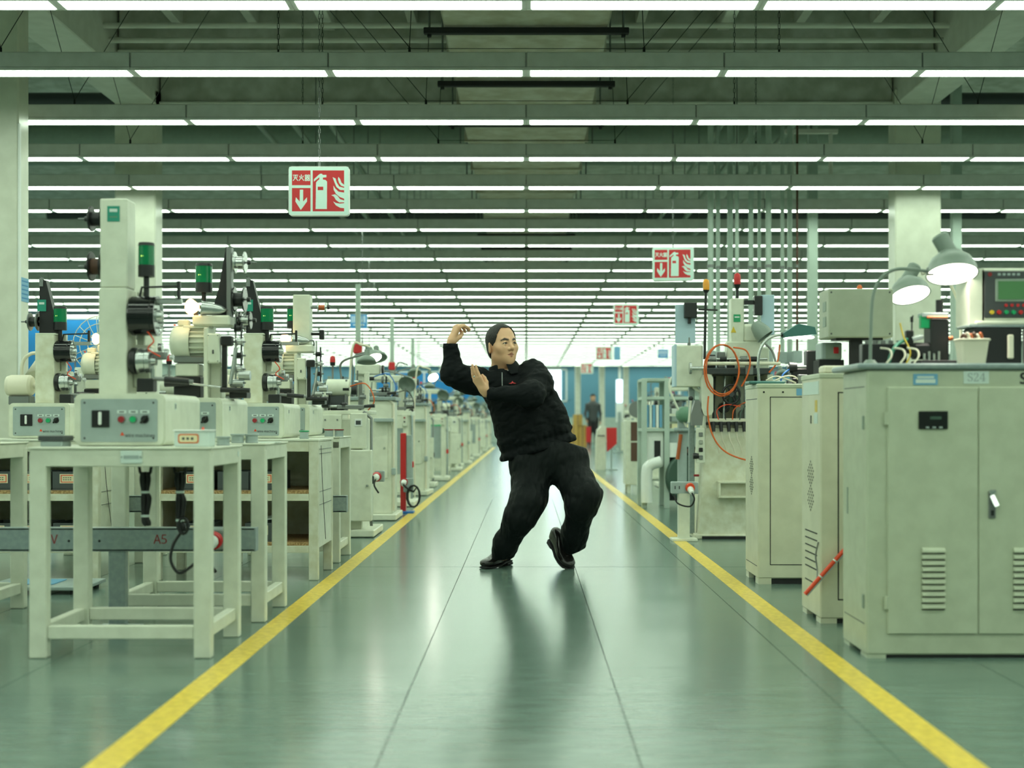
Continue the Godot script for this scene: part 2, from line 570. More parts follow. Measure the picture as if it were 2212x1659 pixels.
func build_ceiling():
	# the bay over the people is panelled; the bays beyond are open and dark
	struct("ceiling", b_(Vector3(-HALL, 5.75, -FAR), Vector3(HALL, 6.0, 5.0)), mats.ceiling_paint)
	var ce: MeshInstance3D = get_node("ceiling")
	for i in 11:
		for j in 5:
			var g := b_(Vector3(-3.6 + i * 0.655, 4.55, -13.3 + j * 3.4), Vector3(-3.6 + i * 0.655 + 0.648, 4.60, -13.3 + j * 3.4 + 3.39))
			part("ceiling_panel", g, mats.ceiling_paint, ce)
	part("ceiling_panel", b_(Vector3(-HALL, 4.55, -13.3), Vector3(-4.0, 4.60, 5.0)), mats.ceiling_paint, ce)
	part("ceiling_panel", b_(Vector3(4.0, 4.55, -13.3), Vector3(HALL, 4.60, 5.0)), mats.ceiling_paint, ce)
	# longitudinal girders over the columns
	for s in [-1, 1]:
		solo("roof_girder", b_(Vector3(s * 3.82 - 0.2, 3.95, -13.6), Vector3(s * 3.82 + 0.2, 4.55, 4.9), 0.01), mats.beam_paint, "broad pale roof girder running along the columns above the lights", "girder", Vector3.ZERO, "girders over the columns")
		solo("roof_joist", b_(Vector3(s * 1.74 - 0.055, 4.30, -13.2), Vector3(s * 1.74 + 0.055, 4.52, 4.9), 0.006), mats.beam_paint, "slim pale roof joist parallel to the central air duct", "joist", Vector3.ZERO, "slim joists beside the duct")
	# cross beams
	var zs := [13.3, 11.95, 9.3, 6.0, 2.0]
	for i in zs.size():
		var bot := 3.985 if i == 0 else 4.12
		var g := b_(Vector3(-3.6, bot, -zs[i] - 0.09), Vector3(3.6, 4.54, -zs[i] + 0.09), 0.006)
		var t := thing("cross_beam", "deep pale cross beam that closes the panelled ceiling bay" if i == 0 else "pale cross beam with ledge between the girders", "beam", Vector3.ZERO, "" if i == 0 else "cross beams of the ceiling bay")
		part("web", g, mats.ceiling_paint, t)
		part("ledge", b_(Vector3(-3.6, bot - 0.025, -zs[i] - 0.14), Vector3(3.6, bot, -zs[i] + 0.14), 0.004), mats.beam_paint, t)
	# stub joists between beams
	for x in [-3.07, -2.4, -1.0, 1.0, 2.4, 3.07]:
		solo("stub_joist", b_(Vector3(x - 0.04, 4.34, -12.9), Vector3(x + 0.04, 4.53, 4.8), 0.004), mats.beam_paint, "thin pale joist under the ceiling panels", "joist", Vector3.ZERO, "thin joists under the panels")
	# water pipes across
	for z in [11.50, 11.66]:
		solo("cross_pipe", tb([Vector3(-3.62, 4.24 if z < 11.6 else 4.16, -z), Vector3(3.62, 4.24 if z < 11.6 else 4.16, -z)], 0.025, 10), mats.beam_paint, "pale pipe running across under the ceiling panels", "pipe", Vector3.ZERO, "pipes across the ceiling")
	# the central air duct in lengths, with dark hanger bars
	var dz := 1.5
	for k in 14:
		var za := 4.45 + k * dz
		var t := thing("air_duct", "length of grey sheet metal air duct along the middle of the ceiling", "air duct", Vector3(0, 3.66, -za - dz * 0.5), "lengths of the ceiling air duct")
		part("casing", bx(Vector3(0, 0.13, 0), Vector3(1.18, 0.26, dz - 0.03), 0.012), mats.duct, t)
		part("flange", bx(Vector3(0, 0.13, -dz * 0.5 + 0.03), Vector3(1.24, 0.30, 0.03), 0.004), mats.duct, t)
		var h := thing("duct_hanger", "dark hanger bar under the ceiling air duct", "hanger", Vector3(0, 3.605, -za - dz * 0.5 + 0.15), "hanger bars under the duct")
		part("bar", bx(Vector3(0, 0.02, 0), Vector3(1.46, 0.045, 0.05), 0.005), mats.black_matt, h)
		for s in [-1, 1]:
			part("rod", cy(Vector3(s * 0.69, 0.0, 0), Vector3(s * 0.69, 0.943 if za + dz * 0.5 < 13.2 else 2.145, 0), 0.008, -1, 8), mats.dull_steel, h)
			part("nut", bx(Vector3(s * 0.69, -0.012, 0), Vector3(0.03, 0.024, 0.03), 0.004), mats.black_matt, h)
	# a slanting brace panel beside the duct
	var gp := Geo.new()
	gp.prism(PackedVector2Array([Vector2(-1.75, 4.5), Vector2(-0.78, 3.98), Vector2(-0.78, 4.5)]), Transform3D(Basis(), Vector3(0, 0, -13.56)), 0.20)
	solo("duct_haunch", gp, mats.duct, "slanting pale duct branch panel beside the ceiling duct", "duct panel")
	# pipes and ducts in the dark bays
	for k in 12:
		var z := 16.3 + k * 3.0
		var y := 4.75 + 0.22 * (k % 3)
		var cd := solo("cross_duct", tb([Vector3(-9.0, y, -z), Vector3(9.0, y, -z)], 0.09 + 0.05 * (k % 2), 12), mats.grey_green if k % 3 else mats.dark_grey, "dim round duct crossing the dark ceiling bays beyond the beam", "duct", Vector3.ZERO, "round ducts in the dark bays")
		for hx in [-5.0, 0.0, 5.0]: part("hanger_rod", cy(Vector3(hx, y, -z), Vector3(hx, 5.75, -z), 0.01, -1, 6), mats.dull_steel, cd)
	for k in 3:
		for s in [-1, 1]:
			solo("long_pipe", tb([Vector3(s * (2.2 + 0.5 * k), 4.20 + 0.1 * k, -13.4), Vector3(s * (2.2 + 0.5 * k), 4.20 + 0.1 * k, -53.98)], 0.035, 8), mats.grey_green, "grey pipe running away under the dark ceiling", "pipe", Vector3.ZERO, "long pipes under the dark ceiling")
	# a rack of pipework over the aisle machines
	var rk := thing("pipe_rack", "pale steel trestle of pipework above the machines, beside the column", "pipe rack", Vector3(2.95, 3.55, -13.9))
	part("top_rail", bx(Vector3(0, 0.30, 0), Vector3(0.55, 0.05, 0.05), 0.006), mats.beam_paint, rk)
	for s in [-1, 1]:
		part("leg", bx(Vector3(s * 0.2, 0.0, 0), Vector3(0.04, 0.60, 0.04), 0.005), mats.beam_paint, rk)
	part("hanger_rod", cy(Vector3(0, 0.3, 0), Vector3(0, 2.2, 0), 0.012, -1, 8), mats.dull_steel, rk)

func fixture_geo() -> Array:
	var h := Geo.new()
	# housing: an inverted trough, 1.25 long, with a rim and cross plates at its ends
	h.span(Vector3(-0.6245, 0.012, -0.170), Vector3(0.6245, 0.112, 0.0), 0.006)
	h.span(Vector3(-0.6245, -0.004, -0.012), Vector3(0.6245, 0.014, 0.004), 0.002)
	h.span(Vector3(-0.6245, -0.004, -0.174), Vector3(0.6245, 0.014, -0.158), 0.002)
	for s in [-1, 1]:
		h.span(Vector3(s * 0.6245 - s * 0.024, -0.003, -0.158), Vector3(s * 0.6245, 0.014, -0.012))
	var t := Geo.new()
	t.span(Vector3(-0.600, -0.008, -0.157), Vector3(0.600, 0.011, -0.013), 0.008)
	return [h, t]

func build_luminaires():
	var gs := fixture_geo()
	var house: ArrayMesh = gs[0].mesh()
	var glow: ArrayMesh = gs[1].mesh()
	var seam := bx(Vector3(0.622, 0.06, 0.0015), Vector3(0.004, 0.09, 0.003)).mesh()
	var single := 0
	var rest := []
	for k in range(-ROWS_BEHIND, ROWS):
		var z := ROW0 + ROW_STEP * k
		var shown := 0
		for i in range(-11, 11):
			if absf((i + 0.5) * LAMP_L + 0.01 * z) < 0.385 * z + 0.6: shown += 1
		if k >= 0 and single + shown > 300: single = 300
		for i in range(-11, 11):
			var x := (i + 0.5) * LAMP_L
			# parts of a row that the columns stand in are left out only where a column passes
			var p := Vector3(x, LAMP_Y, -z)
			var seen: bool = k >= 0 and absf(x + 0.01 * z) < 0.385 * z + 0.6
			if seen and single < 300:
				single += 1
				var t := thing("fluorescent_luminaire", "long fluorescent ceiling luminaire in a grey trough, one of the rows hung under the roof", "ceiling light", p, "fluorescent luminaires in rows")
				shared("housing", house, mats.fixture, t)
				shared("diffuser", glow, mats.tube_glow, t)
				shared("seam", seam, mats.dull_steel, t)
			else:
				rest.append(p)
	var both := ArrayMesh.new()
	gs[0].surface(both, mats.fixture)
	gs[1].surface(both, mats.tube_glow)
	var mm := MultiMesh.new()
	mm.transform_format = MultiMesh.TRANSFORM_3D
	mm.mesh = both
	mm.instance_count = rest.size()
	for i in rest.size(): mm.set_instance_transform(i, Transform3D(Basis(), rest[i]))
	var mi := MultiMeshInstance3D.new()
	mi.name = "distant_luminaires"
	mi.multimesh = mm
	add_child(mi)
	tag(mi, "distant fluorescent light rows merging toward the end of the hall", "ceiling lights", "", "stuff")
	# wires in a V and chains that carry the rows
	for k in 4:
		var z := ROW0 + ROW_STEP * k + 0.085
		for x in [-3.35, -0.73 * 1.02, 0.75, 3.35]:
			var foot := Vector3(x, LAMP_Y + 0.112, -z)
			var t := thing("suspension_wire", "thin black wire pair in a V that carries a light row", "wire", foot, "V wires over the light rows")
			part("hook", cy(Vector3.ZERO, Vector3(0, 0.05, 0), 0.009, -1, 8), mats.black, t)
			for s in [-1, 1]:
				var reach := 0.8 if absf(x) > 2.0 or s == signi(int(x * 10)) else 0.06
				if absf(x) > 2.0 and s == signi(int(x * 10)): reach = 0.2
				if absf(x) < 2.0 and reach > 0.5: reach = 1.1
				part("wire", tb([Vector3(0, 0.05, 0), Vector3(s * reach, 0.79 if absf(x) > 2.0 and reach < 0.5 else 1.36, 0)], 0.0028, 5), mats.black, t)
		solo("tie_wire", tb([Vector3(-0.76, LAMP_Y + 0.16, -z - 0.02), Vector3(0.76, LAMP_Y + 0.16, -z - 0.02)], 0.0022, 5), mats.black, "thin horizontal wire strung under the air duct between two hooks", "wire", Vector3.ZERO, "tie wires under the duct")
	for k in range(4, 22):
		for s in [-1, 1]:
			solo("light_hanger", cy(Vector3(s * 2.0, LAMP_Y + 0.112, 0), Vector3(s * 2.0, 5.752, 0), 0.006, -1, 6), mats.dull_steel, "thin steel rod that carries a light row in the dark bays", "rod", Vector3(0, 0, -(ROW0 + ROW_STEP * k + 0.085)), "rods over the light rows")
	for cdat in [[-1.59, 1], [1.62, 1], [-1.52, 2], [1.55, 2], [-1.9, 3], [1.95, 3]]:
		var z: float = ROW0 + ROW_STEP * cdat[1] + 0.085
		chain(Vector3(cdat[0], LAMP_Y + 0.112, -z - 0.05), 1.33 if z < 13.2 else 2.55, "black link chain that carries a light row", mats.black, "chains over the light rows")

func chain_geo(y0: float, y1: float) -> Geo:
	# welded links, every second one turned
	var g := Geo.new()
	var n := int(ceil((y1 - y0) / 0.035))
	var step := (y1 - y0) / n
	for i in n:
		g.X = Transform3D(Basis(Vector3.UP, PI / 2 * (i % 2)), Vector3(0, y0 + i * step, 0))
		g.tube([Vector3(-0.006, 0.0, 0), Vector3(-0.006, step * 0.74, 0), Vector3(0, step, 0), Vector3(0.006, step * 0.74, 0), Vector3(0.006, 0.0, 0), Vector3(0, -0.008, 0), Vector3(-0.006, 0, 0)], 0.0024, 3)
	g.X = Transform3D()
	return g

func chain(foot: Vector3, length: float, label: String, m: Material, group := "", called := "chain"):
	var t := thing(called, label, "chain", foot, group)
	part("hook", cy(Vector3.ZERO, Vector3(0, 0.05, 0), 0.009, 0.006, 8), m, t)
	part("links", chain_geo(0.05, length), m, t)

# ------------------------------------------------------------------ distance fields and people
func d_ell(p: Vector3, c: Vector3, r: Vector3) -> float:
	var q := p - c
	var k0 := (q / r).length()
	var k1 := (q / (r * r)).length()
	return -min(r.x, min(r.y, r.z)) if k1 < 1e-6 else k0 * (k0 - 1.0) / k1

func d_cone(p: Vector3, a: Vector3, b: Vector3, ra: float, rb: float) -> float:
	var ba := b - a
	var t := clampf((p - a).dot(ba) / ba.length_squared(), 0.0, 1.0)
	return (p - a - ba * t).length() - lerpf(ra, rb, t)

func smin(a: float, b: float, k: float) -> float:
	var h := maxf(k - absf(a - b), 0.0) / k
	return minf(a, b) - h * h * k * 0.25

func smax(a: float, b: float, k: float) -> float:
	return -smin(-a, -b, k)

# a chain list: [ [a, b, ra, rb], ... ] joined smoothly
func d_chain(p: Vector3, list: Array, k: float) -> float:
	var d := 10.0
	for s in list:
		var a: Vector3 = s[0]
		var ba: Vector3 = s[1] - a
		var q := p - a
		var t := clampf(q.dot(ba) / ba.length_squared(), 0.0, 1.0)
		var e: float = (q - ba * t).length() - (s[2] + (s[3] - s[2]) * t)
		var h := maxf(k - absf(d - e), 0.0) / k
		d = minf(d, e) - h * h * k * 0.25
	return d

# surface nets: only blocks near the surface are read finely
func nets(f: Callable, lo: Vector3, hi: Vector3, cell: float, g: Geo, color = null):
	var B := 4
	var nx := int(ceil((hi.x - lo.x) / cell / B)) * B
	var ny := int(ceil((hi.y - lo.y) / cell / B)) * B
	var nz := int(ceil((hi.z - lo.z) / cell / B)) * B
	var sxx := nx + 1
	var sxy := (nx + 1) * (ny + 1)
	var val := PackedFloat32Array()
	val.resize(sxy * (nz + 1))
	val.fill(1.0)
	var done := PackedByteArray()
	done.resize(val.size())
	var blocks := []
	var reach := cell * B * 0.5 * 1.7321 * 1.25
	for bz in range(0, nz, B):
		for by in range(0, ny, B):
			for bx_ in range(0, nx, B):
				var c := lo + Vector3(bx_ + B * 0.5, by + B * 0.5, bz + B * 0.5) * cell
				var d: float = f.call(c)
				if absf(d) > reach:
					if d < 0:
						for z in B + 1:
							for y in B + 1:
								for x in B + 1:
									var i := bx_ + x + (by + y) * sxx + (bz + z) * sxy
									if not done[i]: val[i] = -1.0
					continue
				blocks.append(Vector3i(bx_, by, bz))
	for b in blocks:
		for z in B + 1:
			for y in B + 1:
				for x in B + 1:
					var i: int = b.x + x + (b.y + y) * sxx + (b.z + z) * sxy
					if not done[i]:
						done[i] = 1
						val[i] = f.call(lo + Vector3(b.x + x, b.y + y, b.z + z) * cell)
	var vid := {}
	var pos := PackedVector3Array()
	var nor := PackedVector3Array()
	for b in blocks:
		for z in B:
			for y in B:
				for x in B:
					var i: int = b.x + x + (b.y + y) * sxx + (b.z + z) * sxy
					var v0 := val[i]
					var v1 := val[i + 1]
					var v2 := val[i + sxx]
					var v3 := val[i + sxx + 1]
					var v4 := val[i + sxy]
					var v5 := val[i + sxy + 1]
					var v6 := val[i + sxy + sxx]
					var v7 := val[i + sxy + sxx + 1]
					var m := int(v0 < 0) + int(v1 < 0) + int(v2 < 0) + int(v3 < 0) + int(v4 < 0) + int(v5 < 0) + int(v6 < 0) + int(v7 < 0)
					if m == 0 or m == 8: continue
					var s := Vector3.ZERO
					var n := 0
					if (v0 < 0) != (v1 < 0): s += Vector3(v0 / (v0 - v1), 0, 0); n += 1
					if (v2 < 0) != (v3 < 0): s += Vector3(v2 / (v2 - v3), 1, 0); n += 1
					if (v4 < 0) != (v5 < 0): s += Vector3(v4 / (v4 - v5), 0, 1); n += 1
					if (v6 < 0) != (v7 < 0): s += Vector3(v6 / (v6 - v7), 1, 1); n += 1
					if (v0 < 0) != (v2 < 0): s += Vector3(0, v0 / (v0 - v2), 0); n += 1
					if (v1 < 0) != (v3 < 0): s += Vector3(1, v1 / (v1 - v3), 0); n += 1
					if (v4 < 0) != (v6 < 0): s += Vector3(0, v4 / (v4 - v6), 1); n += 1
					if (v5 < 0) != (v7 < 0): s += Vector3(1, v5 / (v5 - v7), 1); n += 1
					if (v0 < 0) != (v4 < 0): s += Vector3(0, 0, v0 / (v0 - v4)); n += 1
					if (v1 < 0) != (v5 < 0): s += Vector3(1, 0, v1 / (v1 - v5)); n += 1
					if (v2 < 0) != (v6 < 0): s += Vector3(0, 1, v2 / (v2 - v6)); n += 1
					if (v3 < 0) != (v7 < 0): s += Vector3(1, 1, v3 / (v3 - v7)); n += 1
					vid[i] = pos.size()
					pos.append(lo + (Vector3(b.x + x, b.y + y, b.z + z) + s / n) * cell)
					nor.append(Vector3((v1 - v0) + (v3 - v2) + (v5 - v4) + (v7 - v6), (v2 - v0) + (v3 - v1) + (v6 - v4) + (v7 - v5), (v4 - v0) + (v5 - v1) + (v6 - v2) + (v7 - v3)).normalized())
	var cols := PackedColorArray()
	if color != null:
		for p in pos: cols.append(color.call(p))
	for i in vid:
		for ax in 3:
			var st: int = [1, sxx, sxy][ax]
			var o1: int = [sxx, 1, 1][ax]
			var o2: int = [sxy, sxy, sxx][ax]
			if i + st >= val.size() or (val[i] < 0) == (val[i + st] < 0): continue
			if not (vid.has(i - o1) and vid.has(i - o2) and vid.has(i - o1 - o2)): continue
			var q := [vid[i], vid[i - o1], vid[i - o1 - o2], vid[i - o2]]
			var fn := (pos[q[1]] - pos[q[0]]).cross(pos[q[2]] - pos[q[0]])
			var order := [0, 1, 2, 0, 2, 3]
			if fn.dot(nor[q[0]] + nor[q[2]]) > 0: order = [0, 2, 1, 0, 3, 2]
			for o in order:
				g.v.append(pos[q[o]])
				g.n.append(nor[q[o]])
				if color != null: g.c.append(cols[q[o]])

const SKIN := Color(0.70, 0.41, 0.245)
const LIP := Color(0.44, 0.185, 0.125)
const BROW := Color(0.035, 0.026, 0.022)

func head_field(p: Vector3) -> float:
	var ax := Vector3(absf(p.x), p.y, p.z)
	var d := d_ell(p, Vector3(0, 0.034, -0.014), Vector3(0.077, 0.088, 0.096))
	d = smin(d, d_ell(p, Vector3(0, -0.034, 0.020), Vector3(0.064, 0.082, 0.068)), 0.04)
	d = smin(d, d_ell(p, Vector3(0, -0.078, 0.028), Vector3(0.050, 0.040, 0.050)), 0.03)
	d = smin(d, (p - Vector3(0, -0.102, 0.058)).length() - 0.018, 0.03)
	d = smin(d, (ax - Vector3(0.048, -0.064, 0.002)).length() - 0.022, 0.035)
	d = smin(d, (ax - Vector3(0.046, -0.022, 0.050)).length() - 0.022, 0.03)
	d = smin(d, d_cone(p, Vector3(0, -0.085, -0.022), Vector3(0, -0.215, -0.050), 0.056, 0.062), 0.03)
	if p.z > 0.03 and p.y > -0.12 and p.y < 0.06:
		d = smin(d, d_cone(ax, Vector3(0.008, 0.022, 0.078), Vector3(0.038, 0.024, 0.064), 0.011, 0.010), 0.016)
		d = smax(d, -((ax - Vector3(0.031, 0.004, 0.103)).length() - 0.021), 0.014)
		d = smin(d, d_cone(p, Vector3(0, 0.014, 0.080), Vector3(0, -0.026, 0.101), 0.0075, 0.0115), 0.010)
		d = smin(d, (ax - Vector3(0.0125, -0.031, 0.090)).length() - 0.0085, 0.007)
		d = smin(d, d_cone(ax, Vector3(0.0, -0.0565, 0.0865), Vector3(0.021, -0.061, 0.074), 0.0062, 0.003), 0.008)
		d = smin(d, d_cone(ax, Vector3(0.0, -0.0690, 0.0835), Vector3(0.017, -0.067, 0.074), 0.0072, 0.003), 0.008)
		d = smax(d, -d_cone(ax, Vector3(0.0, -0.0628, 0.0945), Vector3(0.022, -0.0640, 0.0795), 0.0022, 0.0015), 0.004)
		# lids over the eyeballs
		var e := d_cone(ax, Vector3(0.0165, 0.0015, 0.0775), Vector3(0.030, 0.0105, 0.0850), 0.0034, 0.0038)
		e = minf(e, d_cone(ax, Vector3(0.030, 0.0105, 0.0850), Vector3(0.0460, 0.0030, 0.0740), 0.0038, 0.0032))
		e = minf(e, d_cone(ax, Vector3(0.0165, 0.0015, 0.0775), Vector3(0.031, -0.0060, 0.0830), 0.0030, 0.0034))
		e = minf(e, d_cone(ax, Vector3(0.031, -0.0060, 0.0830), Vector3(0.0460, 0.0030, 0.0740), 0.0034, 0.0032))
		d = smin(d, e, 0.006)
	# ears
	if ax.x > 0.05:
		var q := Basis(Vector3.UP, -0.55) * (ax - Vector3(0.0825, -0.014, -0.010))
		var ear := d_ell(q, Vector3.ZERO, Vector3(0.0085, 0.033, 0.020))
		ear = smax(ear, -d_ell(q, Vector3(0.009, 0.004, 0.003), Vector3(0.008, 0.020, 0.011)), 0.004)
		d = smin(d, ear, 0.008)
	return d

func head_colour(p: Vector3) -> Color:
	var ax := Vector3(absf(p.x), p.y, p.z)
	var c := SKIN
	if p.z > 0.05:
		var lip := minf(d_cone(ax, Vector3(0, -0.0575, 0.088), Vector3(0.021, -0.062, 0.076), 0.0055, 0.002), d_cone(ax, Vector3(0, -0.069, 0.085), Vector3(0.018, -0.067, 0.076), 0.0065, 0.002))
		if lip < 0.0025: c = LIP
		if d_cone(ax, Vector3(0.0, -0.0632, 0.088), Vector3(0.022, -0.064, 0.077), 0.001, 0.001) < 0.0022: c = Color(0.20, 0.075, 0.055)
		var br := d_cone(ax, Vector3(0.013, 0.0235, 0.085), Vector3(0.034, 0.0285, 0.080), 0.0035, 0.0042)
		br = minf(br, d_cone(ax, Vector3(0.034, 0.0285, 0.080), Vector3(0.050, 0.0210, 0.068), 0.0042, 0.002))
		if br < 0.0035: c = BROW.lerp(SKIN, clampf(br / 0.0035, 0.0, 1.0) * 0.6)
		var lash := minf(d_cone(ax, Vector3(0.0175, 0.0015, 0.080), Vector3(0.030, 0.0082, 0.0875), 0.001, 0.001), d_cone(ax, Vector3(0.030, 0.0082, 0.0875), Vector3(0.0455, 0.0030, 0.0765), 0.001, 0.001))
		if lash < 0.0026: c = Color(0.06, 0.035, 0.028)
	return c

func hair_line(az: float) -> float:
	var xs := [0.0, 0.35, 0.62, 0.85, 1.02, 1.2, 1.42, 1.62, 1.85, 2.2, 3.2]
	var ys := [0.096, 0.099, 0.098, 0.072, 0.034, -0.008, -0.012, 0.012, -0.015, -0.062, -0.078]
	for i in xs.size() - 1:
		if az <= xs[i + 1]: return lerpf(ys[i], ys[i + 1], (az - xs[i]) / (xs[i + 1] - xs[i]))
	return -0.07

var fuzz := FastNoiseLite.new()
var cloth_noise := FastNoiseLite.new()

func hair_field(p: Vector3) -> float:
	var d := d_ell(p, Vector3(0, 0.036, -0.014), Vector3(0.083, 0.092, 0.103))
	d = smin(d, d_ell(p, Vector3(0, -0.030, -0.030), Vector3(0.070, 0.070, 0.075)), 0.03)
	d += fuzz.get_noise_3dv(p * 900.0) * 0.0028
	var az := atan2(absf(p.x), p.z)
	return maxf(d, (hair_line(az) - p.y) * 0.75)

# a hand in its own axes: y along the fingers, x to the thumb side, z the back of the hand
func hand_bones(curl: Array, spread: float, thumb: Array, wrist := 0.06) -> Array:
	var bones := []
	for k in 4:
		var x0: float = [0.029, 0.010, -0.009, -0.027][k]
		var len: float = [0.072, 0.080, 0.074, 0.058][k]
		var y0: float = [0.093, 0.097, 0.092, 0.084][k]
		var r: float = [0.0090, 0.0092, 0.0088, 0.0078][k]
		bones.append([Vector3(x0 * 0.55, 0.012, 0), Vector3(x0, y0, 0), 0.0135, 0.0118])
		var p := Vector3(x0, y0, 0.001)
		var ang := 0.0
		var side: float = [0.10, 0.03, -0.05, -0.13][k] * spread
		for j in 3:
			ang += curl[k][j]
			var l: float = len * [0.45, 0.31, 0.24][j]
			var q := p + Vector3(sin(side) * l, cos(side) * cos(ang) * l, -sin(ang) * l)
			bones.append([p, q, r * (1.06 - 0.08 * j), r * (0.98 - 0.10 * j)])
			p = q
	bones.append([Vector3(0.018, 0.012, -0.006), thumb[0], 0.017, 0.0125])
	bones.append([thumb[0], thumb[1], 0.0118, 0.0108])
	bones.append([thumb[1], thumb[2], 0.0105, 0.0085])
	bones.append([Vector3(0, -wrist, 0), Vector3(0, 0.015, 0), 0.0255, 0.0255])
	return bones

func d_hand(p: Vector3, bones: Array) -> float:
	var palm := 10.0
	for k in 4: palm = smin(palm, d_cone(p, bones[k * 4][0], bones[k * 4][1], bones[k * 4][2], bones[k * 4][3]), 0.014)
	var d := palm
	for k in 4:
		var fi := 10.0
		for j in 3:
			var s: Array = bones[k * 4 + 1 + j]
			fi = smin(fi, d_cone(p, s[0], s[1], s[2], s[3]), 0.003)
		d = smin(d, fi, 0.004)
	var th := 10.0
	for j in 3:
		var s: Array = bones[16 + j]
		th = smin(th, d_cone(p, s[0], s[1], s[2], s[3]), 0.006)
	d = smin(d, th, 0.008)
	var w: Array = bones[19]
	return smin(d, d_cone(p * Vector3(1, 1, 1.15), w[0], w[1], w[2], w[3]), 0.02)

# shoe: lofted sections along +x (toe), sole at y 0
func loft(secs: Array, seg := 20) -> Geo:
	var g := Geo.new()
	var ring := func(s):
		var out := []
		for k in seg:
			var t := TAU * k / seg
			var c := cos(t)
			var sn := sin(t)
			var yy: float = s[2] * (0.5 + 0.5 * signf(sn) * pow(absf(sn), 0.7)) + s[3]
			out.append(Vector3(s[0], yy, s[4] + s[1] * signf(c) * pow(absf(c), 0.75)))
		return out
	var rings := []
	for s in secs: rings.append(ring.call(s))
	var nor := []
	for i in rings.size():
		var row := []
		for k in seg:
			var a: Vector3 = rings[min(i + 1, rings.size() - 1)][k] - rings[max(i - 1, 0)][k]
			var b: Vector3 = rings[i][(k + 1) % seg] - rings[i][(k + seg - 1) % seg]
			var m := a.cross(b).normalized()
			var c := Vector3(secs[i][0], secs[i][2] * 0.5 + secs[i][3], secs[i][4])
			if m.dot(rings[i][k] - c) < 0: m = -m
			row.append(m)
		nor.append(row)
	for i in rings.size() - 1:
		for k in seg:
			var k2 := (k + 1) % seg
			g.tri(rings[i][k], rings[i][k2], rings[i + 1][k2], nor[i][k], nor[i][k2], nor[i + 1][k2])
			g.tri(rings[i][k], rings[i + 1][k2], rings[i + 1][k], nor[i][k], nor[i + 1][k2], nor[i + 1][k])
	for e in [0, rings.size() - 1]:
		var c := Vector3(secs[e][0], secs[e][2] * 0.5 + secs[e][3], secs[e][4])
		for k in seg: g.flat(c, rings[e][k], rings[e][(k + 1) % seg], Vector3(-1 if e == 0 else 1, 0, 0))
	return g

func shoe(parent: Node3D, t: Transform3D):
	var up := loft([[-0.088, 0.020, 0.068, 0.028, 0], [-0.080, 0.030, 0.092, 0.028, 0], [-0.05, 0.035, 0.100, 0.027, 0], [0.0, 0.036, 0.095, 0.020, 0], [0.045, 0.041, 0.074, 0.011, 0.002], [0.09, 0.047, 0.052, 0.011, 0.003], [0.135, 0.046, 0.044, 0.011, 0.003], [0.165, 0.038, 0.038, 0.012, 0.002], [0.182, 0.024, 0.028, 0.014, 0.001], [0.187, 0.010, 0.018, 0.017, 0.0]])
	var s := part("shoe", up, mats.shoe, parent)
	s.transform = t
	var sole := loft([[-0.09, 0.024, 0.008, 0.022, 0], [-0.078, 0.034, 0.008, 0.022, 0], [-0.02, 0.038, 0.008, 0.020, 0], [0.03, 0.042, 0.009, 0.010, 0.001], [0.06, 0.047, 0.010, 0.003, 0.002], [0.12, 0.050, 0.012, 0.0, 0.003], [0.165, 0.043, 0.012, 0.0, 0.002], [0.19, 0.022, 0.013, 0.003, 0]])
	part("sole", sole, mats.black_matt, s)
	part("heel", loft([[-0.091, 0.024, 0.024, 0.0, 0], [-0.08, 0.034, 0.024, 0.0, 0], [-0.03, 0.036, 0.022, 0.0, 0], [-0.022, 0.034, 0.020, 0.0, 0]]), mats.black_matt, s)
	for i in 4:
		var x := 0.022 + i * 0.017
		var y := 0.094 - i * 0.0085
		part("lace", tb([Vector3(x, y - 0.010, -0.021), Vector3(x + 0.004, y - 0.001, -0.006), Vector3(x - 0.004, y - 0.001, 0.008), Vector3(x, y - 0.010, 0.023)], 0.0026, 5), mats.black, s)
	part("toe_cap_seam", tb([Vector3(0.118, 0.025, -0.0425), Vector3(0.120, 0.050, -0.026), Vector3(0.124, 0.0575, 0.003), Vector3(0.120, 0.050, 0.032), Vector3(0.118, 0.025, 0.0485)], 0.0016, 5), mats.black, s)

func folds(p: Vector3, amount: float) -> float:
	var q := Vector3(p.x * 9.0 + p.y * 4.0, p.y * 16.0 - p.x * 7.0, p.z * 9.0)
	var w := cloth_noise.get_noise_3dv(q * 13.0)
	return (absf(w) - 0.25) * amount

const MZ := 7.80

func m3(px: float, py: float, dz := 0.0) -> Vector3:
	return at(px, py, MZ + dz) - Vector3(0.06, 0, -MZ)

